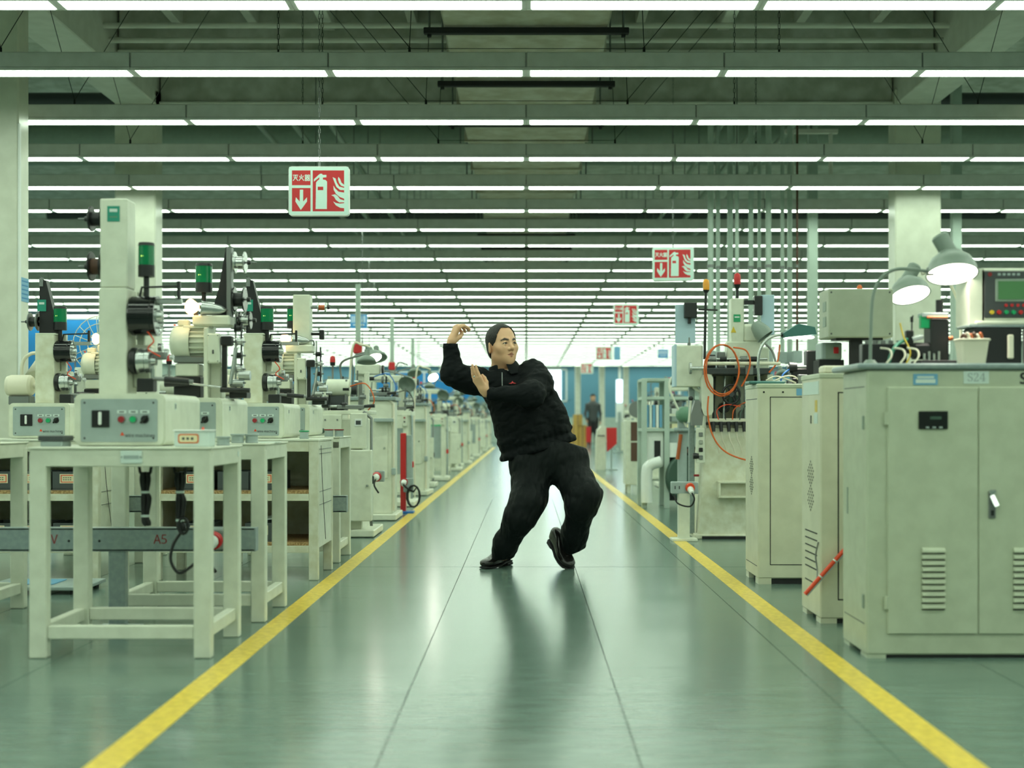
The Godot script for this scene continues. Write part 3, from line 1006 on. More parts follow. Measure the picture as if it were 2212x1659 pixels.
func build_person():
	fuzz.seed = 4
	fuzz.frequency = 1.0
	cloth_noise.seed = 12
	cloth_noise.frequency = 0.055
	cloth_noise.fractal_octaves = 3
	var skin := mat("skin", Color.WHITE, 0.5)
	skin.vertex_color_use_as_albedo = true
	skin.subsurf_scatter_enabled = true
	skin.subsurf_scatter_strength = 0.06
	mat("hair", Color8(22, 20, 19), 0.6)
	var cloth := mat("jacket_cloth", Color8(15, 19, 21), 0.7)
	cloth.metallic_specular = 0.25
	var trs := mat("trouser_cloth", Color8(15, 20, 21), 0.6)
	trs.metallic_specular = 0.28
	mat("shoe", Color8(20, 19, 18), 0.22)
	var o := thing("person", "person in dark jacket and trousers, arms raised in a martial stance on the aisle", "person", Vector3(0.06, 0, -MZ))
	# ---- the body: head, neck, trunk, limbs and hands as one skin
	var g := Geo.new()
	var hb := Basis(Vector3.BACK, 0.06) * Basis(Vector3.UP, 0.60) * Basis(Vector3.RIGHT, -0.03)
	var ht := Transform3D(hb, m3(1085.0, 746.0))
	var hg := Geo.new()
	nets(head_field, Vector3(-0.10, -0.20, -0.12), Vector3(0.10, 0.135, 0.125), 0.0032, hg, head_colour)
	# eyes, set into the sockets
	for s in [-1, 1]:
		var ec := Vector3(s * 0.0312, 0.0030, 0.0718)
		var eg := Geo.new()
		eg.ball(ec, Vector3.ONE * 0.0130, 16)
		var look := Vector3(0.18 , 0.02, 1).normalized()
		for q in eg.v.size(): eg.c.append(Color(0.62, 0.56, 0.48))
		var n0 := eg.v.size()
		eg.lathe(ec + look * 0.0108, look, [Vector2(0, 0.0026), Vector2(0.0030, 0.0022), Vector2(0.0058, 0.0012), Vector2(0.0062, 0)], 14)
		for q in eg.v.size() - n0: eg.c.append(Color(0.025, 0.014, 0.010))
		hg.v.append_array(eg.v); hg.n.append_array(eg.n); hg.c.append_array(eg.c)
	for i in hg.v.size():
		g.v.append(ht * hg.v[i])
		g.n.append(hb * hg.n[i])
		g.c.append(hg.c[i])
	# joints
	var neck := m3(1092, 812, 0.01)
	var shR := m3(1062, 832, 0.0)
	var elR := m3(974, 812, -0.12)
	var wrR := m3(975, 738, -0.13)
	var shL := m3(1160, 815, -0.01)
	var elL := m3(1146, 852, -0.24)
	var wrL := m3(1049, 850, -0.27)
	var hip := m3(1180, 985, 0.03)
	var hpR := m3(1150, 998, 0.02)
	var knR := m3(1137, 1096, -0.14)
	var anR := m3(1088, 1203, 0.03)
	var hpL := m3(1226, 992, 0.04)
	var knL := m3(1270, 1074, -0.16)
	var anL := m3(1222, 1186, 0.03)
	var bones := [
		[neck, m3(1115, 860, 0.02), 0.06, 0.10], [m3(1115, 860, 0.02), hip, 0.09, 0.07], [shR, shL, 0.05, 0.05],
		[shR, elR, 0.045, 0.036], [elR, wrR, 0.034, 0.024], [shL, elL, 0.045, 0.036], [elL, wrL, 0.034, 0.024],
		[hip, hpR, 0.065, 0.06], [hip, hpL, 0.065, 0.06], [hpR, knR, 0.06, 0.042], [knR, anR, 0.042, 0.026], [hpL, knL, 0.06, 0.042], [knL, anL, 0.042, 0.026]]
	var bg := Geo.new()
	nets_box(func(p): return d_chain(p, bones, 0.03), 0.016, bg, func(_p): return SKIN)
	g.v.append_array(bg.v); g.n.append_array(bg.n); g.c.append_array(bg.c)
	# his hand held before the other arm: open, back of the hand to the lens
	var uL := (m3(1017, 794, -0.30) - wrL).normalized()
	var zL := Vector3(-0.80, 0.1, 0.8)
	zL = (zL - uL * zL.dot(uL)).normalized()
	var bL := Basis(uL.cross(zL).normalized(), uL, zL) * Basis.from_scale(Vector3.ONE * 0.93)
	var hL := Transform3D(bL, wrL + uL * 0.012)
	var boL := hand_bones([[0.10, 0.14, 0.08], [0.06, 0.12, 0.08], [0.10, 0.16, 0.10], [0.22, 0.22, 0.12]], 0.25, [Vector3(0.024, 0.045, -0.030), Vector3(0.018, 0.070, -0.040), Vector3(0.010, 0.090, -0.044)], 0.012)
	hand_mesh(g, hL, boL)
	# the raised hand: hooked over at the wrist, fingers bent
	var uR := (m3(992, 694, -0.135) - wrR).normalized()
	var zR := Vector3(-1.0, 0.35, 0.55)
	zR = (zR - uR * zR.dot(uR)).normalized()
	var bR := Basis(uR.cross(zR).normalized() * -1.0, uR, zR)
	bR.x = uR.cross(zR).normalized()
	var hR := Transform3D(bR, wrR)
	var boR := hand_bones([[1.0, 0.65, 0.3], [1.15, 0.7, 0.35], [1.25, 0.75, 0.4], [1.30, 0.8, 0.4]], 0.7, [Vector3(0.022, 0.042, -0.028), Vector3(0.016, 0.060, -0.036), Vector3(0.008, 0.074, -0.038)])
	hand_mesh(g, hR, boR)
	part("body", g, skin, o, "bare face, neck and hands")
	# ---- hair
	var hg2 := Geo.new()
	nets(hair_field, Vector3(-0.095, -0.10, -0.13), Vector3(0.095, 0.14, 0.10), 0.004, hg2)
	var hair := part("hair", hg2, mats.hair, o, "short black hair with a receding hairline")
	hair.transform = ht
	# ---- jacket
	var jk := [
		[m3(1080, 832, 0.01), m3(1112, 905, 0.03), 0.112, 0.122], [m3(1112, 905, 0.03), m3(1122, 985, 0.03), 0.122, 0.118],
		[m3(1146, 826, 0.0), m3(1178, 900, 0.03), 0.108, 0.120], [m3(1178, 900, 0.03), m3(1206, 962, 0.04), 0.120, 0.116],
		[m3(1094, 826, 0.01), m3(1118, 850, -0.01), 0.085, 0.12], [m3(1143, 900, -0.04), m3(1160, 970, -0.02), 0.11, 0.115],
		[m3(1066, 826, 0.0), m3(1015, 822, -0.07), 0.088, 0.074], [m3(1015, 822, -0.07), m3(977, 808, -0.12), 0.074, 0.062], [m3(977, 808, -0.12), m3(974, 735, -0.13), 0.062, 0.038],
		[m3(1150, 808, -0.01), m3(1160, 828, -0.06), 0.085, 0.084], [m3(1160, 828, -0.06), m3(1148, 854, -0.22), 0.084, 0.070], [m3(1148, 854, -0.22), m3(1040, 851, -0.27), 0.070, 0.030]]
	var hem0 := m3(1083, 1000, -0.1)
	var hem1 := m3(1244, 953, -0.1)
	var hem_dir := (hem1 - hem0).normalized()
	var hem_n := Vector3(hem_dir.y, -hem_dir.x, 0).normalized()
	var cutR := m3(973, 742, -0.13)
	var nR := (wrR - elR).normalized()
	var cutL := m3(1051, 851, -0.27)
	var nL := (wrL - elL).normalized()
	var neck_axis := (ht * Vector3(0, -0.09, -0.02) - neck).normalized()
	var jf := func(p: Vector3) -> float:
		var d := d_chain(p, jk, 0.045)
		var below := (p - hem0).dot(hem_n)
		# gathered waistband: a little tuck above the hem
		if below > -0.10 and below < 0.05:
			var u := (below + 0.055) / 0.02
			d += 0.010 * exp(-u * u)
			d += 0.0025 * sin((p - hem0).dot(hem_dir) * 190.0)
		d -= folds(p, 0.016)
		d = smax(d, below, 0.012)
		if p.distance_squared_to(cutR) < 0.0075: d = smax(d, (p - cutR).dot(nR), 0.006)
		if p.distance_squared_to(cutL) < 0.0050: d = smax(d, (p - cutL).dot(nL), 0.006)
		# neck opening
		var np := p - neck
		var ht_ := np.dot(neck_axis)
		if ht_ > -0.03 and ht_ < 0.2:
			var nr := (np - neck_axis * ht_).length()
			d = smax(d, -(nr - 0.066), 0.01)
			if nr < 0.12: d = smax(d, ht_ - 0.045, 0.01)
		return d
	var jg := Geo.new()
	nets_box(jf, 0.0085, jg)
	var jacket := part("jacket", jg, cloth, o, "dark blue-black zipped work jacket")
	# collar: a folded band round the neck
	var cg := Geo.new()
	var cf := func(p: Vector3) -> float:
		var np := p - neck
		var h := np.dot(neck_axis)
		var r := (np - neck_axis * h).length()
		var want := 0.077 + (0.07 - h) * 0.40
		var d := absf(r - want) - 0.0055
		d = smax(d, absf(h - 0.030) - 0.042, 0.008)
		# open at the front
		var side := np - neck_axis * h
		var fwd := Vector3(-0.05, 0, 1).normalized()
		var a := side.normalized().dot(fwd)
		return smax(d, (a - 0.955) * 0.08, 0.006)
	nets(cf, neck - Vector3(0.14, 0.06, 0.14), neck + Vector3(0.14, 0.12, 0.14), 0.0048, cg)
	part("collar", cg, cloth, jacket)
	var vest := Geo.new()
	vest.lathe(neck - neck_axis * 0.02, neck_axis, [Vector2(0.070, 0), Vector2(0.068, 0.03), Vector2(0.066, 0.044), Vector2(0.062, 0.046)], 24, true)
	part("undershirt", vest, mats.white, o, "white undershirt at the neckline")
	# zip, slider and the small red emblem lie on the jacket front
	var front := func(px, py) -> Vector3:
		var z := 0.30
		var base := m3(px, py, 0.0)
		while z > -0.1 and jf.call(Vector3(base.x, base.y, z)) > 0.002: z -= 0.002
		return Vector3(base.x, base.y, z)
	var zp := []
	for k in 9: zp.append(front.call(1085.0 - k * 0.15 + 0.25 * k, 806.0 + k * 3.6) + Vector3(0, 0, 0.003))
	part("zipper", tb(zp, 0.0042, 6), mats.dull_steel, jacket, "steel zip")
	part("zip_pull", bx(zp[8] + Vector3(0, -0.008, 0.004), Vector3(0.007, 0.026, 0.004), 0.0015), mats.steel, jacket)
	var e0: Vector3 = front.call(1108.0, 827.0)
	var em := Geo.new()
	em.prism(PackedVector2Array([Vector2(-0.022, -0.007), Vector2(-0.008, -0.002), Vector2(-0.002, 0.008), Vector2(0.004, -0.001), Vector2(0.022, -0.006), Vector2(0.006, -0.008), Vector2(0.0, -0.004), Vector2(-0.006, -0.009)]), Transform3D(Basis(Vector3.RIGHT, -0.2), e0 + Vector3(0, 0, 0.004)), 0.003)
	part("emblem", em, mats.red, jacket, "small red embroidered emblem")
	# cuffs
	for c in [[cutR, nR, 0.040], [cutL, nL, 0.033]]:
		var q := Geo.new()
		q.lathe(c[0] - c[1] * 0.030, c[1], [Vector2(c[2] + 0.002, 0), Vector2(c[2] + 0.004, 0.008), Vector2(c[2] + 0.001, 0.030), Vector2(c[2] - 0.006, 0.030), Vector2(c[2] - 0.008, 0.0)], 22, true)
		part("cuff", q, cloth, jacket)
	# ---- trousers
	var tk := [
		[m3(1146, 968, 0.04), m3(1215, 955, 0.04), 0.110, 0.110], [m3(1143, 1000, 0.0), m3(1226, 988, 0.0), 0.112, 0.112], [m3(1180, 985, -0.02), m3(1192, 1012, -0.02), 0.09, 0.075],
		[m3(1143, 1008, 0.02), m3(1140, 1085, -0.13), 0.106, 0.094], [m3(1160, 1018, -0.02), m3(1158, 1075, -0.10), 0.086, 0.058], [m3(1140, 1085, -0.13), m3(1124, 1115, -0.14), 0.094, 0.088], [m3(1124, 1115, -0.14), m3(1092, 1175, -0.04), 0.086, 0.066], [m3(1092, 1175, -0.04), m3(1083, 1218, 0.02), 0.066, 0.064],
		[m3(1228, 998, 0.03), m3(1262, 1068, -0.15), 0.104, 0.092], [m3(1225, 1015, -0.02), m3(1240, 1062, -0.10), 0.085, 0.072], [m3(1262, 1068, -0.15), m3(1257, 1092, -0.15), 0.088, 0.078], [m3(1257, 1092, -0.15), m3(1241, 1152, -0.03), 0.084, 0.072], [m3(1241, 1152, -0.03), m3(1235, 1197, 0.03), 0.072, 0.066]]
	var hR0 := m3(1083, 1207, 0.0)
	var hL0 := m3(1237, 1196, 0.0)
	var hnR := Vector3(0.12, -1.0, -0.05).normalized()
	var hnL := Vector3(0.38, -0.9, 0.0).normalized()
	var tf := func(p: Vector3) -> float:
		var d := d_chain(p, tk.slice(0, 8), 0.05)
		d = smin(d, d_chain(p, [tk[0], tk[1], tk[2], tk[8], tk[9], tk[10], tk[11], tk[12]], 0.05), 0.02)
		d -= folds(Vector3(p.y * 0.7, p.x * 1.2, p.z) + Vector3(3, 1, 2), 0.017)
		if p.y < 0.25:
			d = smax(d, (p - hR0).dot(hnR), 0.006) if p.x < m3(1160, 1100).x else smax(d, (p - hL0).dot(hnL), 0.006)
		return smax(d, (p - m3(1170, 962, 0)).dot(Vector3(0.29, 0.95, 0)) - 0.06, 0.01)
	var tg := Geo.new()
	nets_box(tf, 0.0085, tg)
	part("trousers", tg, trs, o, "dark loose trousers")
	# ---- shoes
	var fR := Vector3(-0.52, 0, 0.85).normalized()
	var toeR := at(1049, 1227, 7.74) - Vector3(0.06, 0, -MZ)
	toeR.y = 0
	var bsR := Basis(fR, Vector3.UP, fR.cross(Vector3.UP))
	shoe(o, Transform3D(bsR, toeR - fR * 0.165 + Vector3(0, 0.0005, 0)))
	var fL := Vector3(0.45, 0, 0.89).normalized()
	var side := fL.cross(Vector3.UP)
	var bsL := Basis(side, -0.52) * Basis(fL, Vector3.UP, side)
	var toeL := at(1224, 1227, 7.76) - Vector3(0.06, 0, -MZ)
	toeL.y = 0
	shoe(o, Transform3D(bsL, toeL + Vector3(0, 0.016, 0) - bsL.x * 0.14 - Vector3(0, 0.0, 0)))
	# ---- ring
	var rb: Array = boL[2 * 4 + 1]
	var rc: Vector3 = hL * (rb[0].lerp(rb[1], 0.55))
	var ra: Vector3 = (hL.basis * (rb[1] - rb[0])).normalized()
	var rg := Geo.new()
	rg.lathe(rc - ra * 0.003, ra, [Vector2(0.0098, 0), Vector2(0.0108, 0.001), Vector2(0.0108, 0.005), Vector2(0.0098, 0.006)], 18)
	part("ring", rg, mats.chrome, o, "silver finger ring")

func hand_mesh(g: Geo, t: Transform3D, bones: Array):
	var lo := Vector3.ONE * 9.0
	var hi := -lo
	for b in bones:
		for e in [0, 1]:
			lo = lo.min(b[e] - Vector3.ONE * 0.03)
			hi = hi.max(b[e] + Vector3.ONE * 0.03)
	var q := Geo.new()
	nets(func(p): return d_hand(p, bones), lo, hi, 0.003, q, func(_p): return SKIN)
	for i in q.v.size():
		g.v.append(t * q.v[i])
		g.n.append(t.basis * q.n[i])
		g.c.append(q.c[i])
	# nails
	for k in 4:
		var s: Array = bones[k * 4 + 3]
		var dir: Vector3 = (s[1] - s[0]).normalized()
		var up := Vector3(0, 0, 1)
		up = (up - dir * up.dot(dir)).normalized()
		var ng := Geo.new()
		ng.X = t * Transform3D(Basis(dir.cross(up), dir, up), s[1] + up * (s[3] * 0.80) - dir * 0.002)
		ng.ball(Vector3.ZERO, Vector3(0.0052, 0.0062, 0.0022), 10)
		for i in ng.v.size(): ng.c.append(Color(0.62, 0.38, 0.27))
		g.v.append_array(ng.v); g.n.append_array(ng.n); g.c.append_array(ng.c)

# the whole figure fits this box
func nets_box(f: Callable, cell: float, g: Geo, color = null):
	nets(f, Vector3(-0.70, -0.02, -0.28), Vector3(0.46, 1.36, 0.48), cell, g, color)

# ------------------------------------------------------------------ tables, shelf units and what stands on them
func rrect(w: float, h: float, r: float, seg := 5) -> PackedVector2Array:
	var out := PackedVector2Array()
	for c in 4:
		var cx: float = (w / 2 - r) * [1, -1, -1, 1][c]
		var cy_: float = (h / 2 - r) * [1, 1, -1, -1][c]
		for k in seg + 1:
			var a: float = PI / 2 * c + PI / 2 * k / seg
			out.append(Vector2(cx + cos(a) * r, cy_ + sin(a) * r))
	return out

func slab(w: float, h: float, r: float, d: float, p: Vector3, b := Basis()) -> Geo:
	var g := Geo.new()
	g.prism(rrect(w, h, r), Transform3D(b, p), d)
	return g

var fonts := {}
func letters(called: String, s: String, height: float, p: Vector3, m: Material, parent: Node3D, b := Basis(), face := "Droid Sans", bold := false) -> MeshInstance3D:
	var key := face + str(bold)
	if not fonts.has(key):
		var f := SystemFont.new()
		f.font_names = PackedStringArray([face])
		if bold: f.font_weight = 700
		fonts[key] = f
	var t := TextMesh.new()
	t.font = fonts[key]
	t.text = s
	t.font_size = 32
	t.pixel_size = height / 32.0
	t.depth = 0.0008
	t.curve_step = 2.0
	var o := MeshInstance3D.new()
	o.name = called
	o.mesh = t
	o.material_override = m
	o.transform = Transform3D(b, p)
	parent.add_child(o, true)
	return o

const LEFT_X := -1.105   # the aisle-side edge of the tables
const TOP := 0.757

func work_table(x1: float, za: float, label: String, w := 0.651, d := 0.52) -> Node3D:
	var o := thing("work_table", label, "table", Vector3(x1 - w / 2, 0, -(za + d / 2)), "cream steel work tables")
	var leg := bx(Vector3(0, 0.365, 0), Vector3(0.062, 0.73, 0.05), 0.004).mesh()
	for sx_ in [-1, 1]:
		for sz in [-1, 1]:
			shared("leg", leg, mats.cream, o, Vector3(sx_ * (w / 2 - 0.031), 0, sz * (d / 2 - 0.026)))
			shared("foot", bx(Vector3(0, 0.004, 0), Vector3(0.05, 0.008, 0.04)).mesh(), mats.black_matt, o, Vector3(sx_ * (w / 2 - 0.031), 0, sz * (d / 2 - 0.026)))
	for sz in [-1, 1]:
		part("apron", bx(Vector3(0, 0.718, sz * (d / 2 - 0.014)), Vector3(w - 0.004, 0.062, 0.026), 0.003), mats.cream, o)
		part("stretcher", bx(Vector3(0, 0.092, sz * (d / 2 - 0.028)), Vector3(w - 0.124, 0.048, 0.034), 0.003), mats.cream, o)
	for s in [-1, 1]:
		part("apron", bx(Vector3(s * (w / 2 - 0.014), 0.718, 0), Vector3(0.026, 0.062, d - 0.052), 0.003), mats.cream, o)
		part("stretcher", bx(Vector3(s * (w / 2 - 0.03), 0.092, 0), Vector3(0.036, 0.048, d - 0.1), 0.003), mats.cream, o)
	part("top", bx(Vector3(0, 0.753, 0), Vector3(w + 0.008, 0.008, d + 0.008), 0.002), mats.cream_pale, o)
	return o

func shelf_unit(x1: float, za: float, label: String, w := 0.89, d := 0.555) -> Node3D:
	var o := thing("shelf_unit", label, "shelf unit", Vector3(x1 - w / 2, 0, -(za + d / 2)), "cream shelf benches")
	var leg := bx(Vector3(0, 0.372, 0), Vector3(0.05, 0.744, 0.045), 0.003).mesh()
	for sx_ in [-1, 1]:
		for sz in [-1, 1]:
			shared("post", leg, mats.cream_worn, o, Vector3(sx_ * (w / 2 - 0.025), 0, sz * (d / 2 - 0.023)))
	part("top", bx(Vector3(0, 0.7485, 0), Vector3(w + 0.006, 0.012, d + 0.006), 0.002), mats.cream_pale, o)
	part("apron", bx(Vector3(0, 0.715, d / 2 - 0.012), Vector3(w - 0.1, 0.055, 0.02), 0.002), mats.cream_worn, o)
	for y in [0.166, 0.443]:
		part("shelf_edge", bx(Vector3(0, y, d / 2 - 0.012), Vector3(w - 0.1, 0.038, 0.02), 0.002), mats.cream_worn, o)
		part("shelf_board", bx(Vector3(0, y + 0.028, 0), Vector3(w - 0.012, 0.018, d - 0.02), 0.002), mats.wood, o, "raw plywood shelf board")
	part("back_panel", bx(Vector3(0, 0.45, -d / 2 + 0.012), Vector3(w - 0.10, 0.56, 0.008)), mats.cream_worn, o)
	for s in [-1, 1]:
		part("side_panel", bx(Vector3(s * (w / 2 - 0.008), 0.455, 0), Vector3(0.012, 0.57, d - 0.09), 0.002), mats.cream_pale, o)
		part("inner_panel", bx(Vector3(s * (w / 2 - 0.018), 0.455, 0), Vector3(0.006, 0.55, d - 0.09)), mats.cream_worn, o)
	for y in [0.40, 0.47]:
		part("panel_seam", bx(Vector3(w / 2 - 0.001, y, 0.0), Vector3(0.003, 0.003, d - 0.12)), mats.dull_steel, o)
	for y in [0.675, 0.70]:
		part("panel_seam", bx(Vector3(w / 2 - 0.001, y, 0.0), Vector3(0.003, 0.003, d - 0.12)), mats.dull_steel, o)
	part("hanging_wire", tb(curve([Vector3(w / 2 + 0.003, 0.72, 0.19), Vector3(w / 2 + 0.006, 0.55, 0.17), Vector3(w / 2 + 0.005, 0.36, 0.10), Vector3(w / 2 + 0.004, 0.2, 0.03)]), 0.0018, 5), mats.black, o)
	return o

func bin(p: Vector3, label: String, turn := 0.0, w := 0.165):
	var o := thing("parts_bin", label, "bin", p, "grey parts bins on the shelves")
	o.rotation.y = turn
	var h := 0.10
	var d := 0.26
	part("base", bx(Vector3(0, 0.004, 0), Vector3(w, 0.008, d)), mats.bin_grey, o)
	part("wall", bx(Vector3(0, h / 2 + 0.004, d / 2 - 0.004), Vector3(w, h - 0.008, 0.008), 0.002), mats.bin_grey, o)
	part("wall", bx(Vector3(0, h / 2 + 0.004, -d / 2 + 0.004), Vector3(w, h - 0.008, 0.008), 0.002), mats.bin_grey, o)
	for s in [-1, 1]: part("wall", bx(Vector3(s * (w / 2 - 0.004), h / 2 + 0.004, 0), Vector3(0.008, h - 0.008, d - 0.018), 0.002), mats.bin_grey, o)
	var c := part("label_card", bx(Vector3(0.0, 0.062, d / 2 + 0.001), Vector3(0.085, 0.05, 0.002)), mats.paper_cream, o, "cream card with a red border")
	for q in [[0, 0.018, 0.07, 0.004], [0, -0.018, 0.07, 0.004], [0.034, 0, 0.004, 0.04], [-0.034, 0, 0.004, 0.04]]:
		part("border", bx(Vector3(q[0], 0.062 + q[1], d / 2 + 0.0024), Vector3(q[2], q[3], 0.001)), mats.orange_red, c)
	for r in 2:
		for k in 4:
			part("print", bx(Vector3(-0.02 + k * 0.012, 0.067 - r * 0.011, d / 2 + 0.0024), Vector3(0.008, 0.004, 0.001)), mats.dark_grey, c)

func can(p: Vector3, r: float, h: float, lid: Material, label: String, group := ""):
	var o := thing("wire_tin", label, "tin", p, group)
	var g := Geo.new()
	g.lathe(Vector3.ZERO, Vector3.UP, [Vector2(0, 0), Vector2(r, 0), Vector2(r + 0.002, 0.004), Vector2(r, 0.008), Vector2(r, h - 0.006), Vector2(r + 0.002, h - 0.003), Vector2(0, h - 0.002)], 20)
	part("body", g, mats.panel_grey, o)
	var l := Geo.new()
	l.disc(Vector3(0, h - 0.002, 0), Vector3.UP, r + 0.004, 0.007, 20)
	part("lid", l, lid, o)

func cable_bundle(p: Vector3, label: String, hh: float, loose: bool):
	# a coil of black cable folded long and tied twice
	var o := thing("cable_bundle", label, "cable", p, "tied bundles of black cable")
	for k in 7:
		var a := TAU * k / 7.0
		var e := Vector3(cos(a), 0, sin(a))
		part("cable", tb(curve([e * 0.012 + Vector3(0, 0, 0), e * 0.016 + Vector3(0, -0.03, 0), e * 0.009 + Vector3(0, -0.075, 0), e * 0.015 + Vector3(0.004, -hh * 0.5, 0), e * 0.009 + Vector3(0, -hh * 0.82, 0), e * 0.012 + Vector3(0.004, -hh * 0.93, 0), e * 0.008 + Vector3(0.008, -hh, 0)], 4), 0.0056, 6), mats.rubber, o)
	for y in [-0.075, -hh * 0.82]:
		var g := Geo.new()
		g.lathe(Vector3(0, y - 0.004, 0), Vector3.UP, [Vector2(0.0155, 0), Vector2(0.0165, 0.002), Vector2(0.0165, 0.007), Vector2(0.0155, 0.009)], 16)
		part("tie", g, mats.paper, o)
	var loop := []
	for k in 13:
		var a := TAU * k / 12.0
		loop.append(Vector3(sin(a) * 0.024, 0.018 + cos(a) * 0.036, 0.006 * sin(a)))
	part("loop", tb(loop, 0.006, 6), mats.rubber, o)
	if loose:
		part("loose_end", tb(curve([Vector3(0.008, -hh, 0), Vector3(-0.022, -hh - 0.05, 0.01), Vector3(-0.030, -hh - 0.11, 0.015), Vector3(0.0, -hh - 0.155, 0.012), Vector3(0.045, -hh - 0.13, 0.0), Vector3(0.07, -hh - 0.10, -0.02)]), 0.006, 7), mats.rubber, o)
		var q := []
		for k in 13: q.append(Vector3(0.015 + sin(TAU * k / 12.0) * 0.018, -hh + 0.02 + cos(TAU * k / 12.0) * 0.03, 0.012))
		part("loop", tb(q, 0.006, 6), mats.rubber, o)

func cable_beam(x0: float, x1: float, z: float, label: String, post: bool, socket: bool):
	var o := thing("cable_beam", label, "steel beam", Vector3(x1, 0, -z), "galvanized beams between the tables")
	part("web", b_(Vector3(x0 - x1, 0.319, -0.006), Vector3(0, 0.412, 0.006), 0.001), mats.galvanized, o)
	part("flange", b_(Vector3(x0 - x1, 0.405, -0.05), Vector3(0, 0.414, 0.006), 0.001), mats.galvanized, o)
	part("flange", b_(Vector3(x0 - x1, 0.317, -0.05), Vector3(0, 0.326, 0.006), 0.001), mats.galvanized, o)
	part("end_plate", b_(Vector3(-0.002, 0.317, -0.05), Vector3(0.004, 0.414, 0.007), 0.001), mats.galvanized, o)
	for q in [-0.76, -0.73, -0.635]:
		part("bolt_hole", cy(Vector3(q, 0.36, 0.0055), Vector3(q, 0.36, 0.0068), 0.0055, -1, 10), mats.black, o)
	if post:
		part("post", b_(Vector3(-0.60, 0.0, -0.046), Vector3(-0.532, 0.318, 0.002), 0.004), mats.galvanized, o)
		part("foot_plate", b_(Vector3(-0.65, 0.0, -0.09), Vector3(-0.48, 0.008, 0.04), 0.002), mats.galvanized, o)
		letters("marking", "A5", 0.05, Vector3(-0.385, 0.366, 0.0066), mats.red_dark, o)
		letters("marking", "V", 0.05, Vector3(-0.82, 0.366, 0.0066), mats.red_dark, o)
	if socket: power_socket(Vector3(x1 - 0.155, 0.325, -z + 0.03), "red round power plug in a grey socket on the galvanized beam")

func power_socket(p: Vector3, label: String):
	var o := thing("power_socket", label, "socket", p)
	part("box", bx(Vector3(0.02, 0.045, 0), Vector3(0.075, 0.085, 0.045), 0.006), mats.panel_grey, o)
	var g := Geo.new()
	g.lathe(Vector3(0, 0.045, 0.022), Vector3(0, -0.25, 1), [Vector2(0, 0), Vector2(0.036, 0), Vector2(0.038, 0.01), Vector2(0.034, 0.03), Vector2(0.026, 0.034)], 18)
	part("collar", g, mats.red, o, "red collar ring")
	var w := Geo.new()
	w.lathe(Vector3(0, 0.043, 0.05), Vector3(0, -0.35, 1), [Vector2(0, 0), Vector2(0.026, 0), Vector2(0.024, 0.03), Vector2(0.014, 0.05), Vector2(0.0, 0.052)], 16)
	part("plug", w, mats.white, o)
	part("cord", tb(curve([Vector3(0, 0.03, 0.09), Vector3(-0.01, -0.02, 0.11), Vector3(0.02, -0.08, 0.08)]), 0.007, 6), mats.rubber, o)

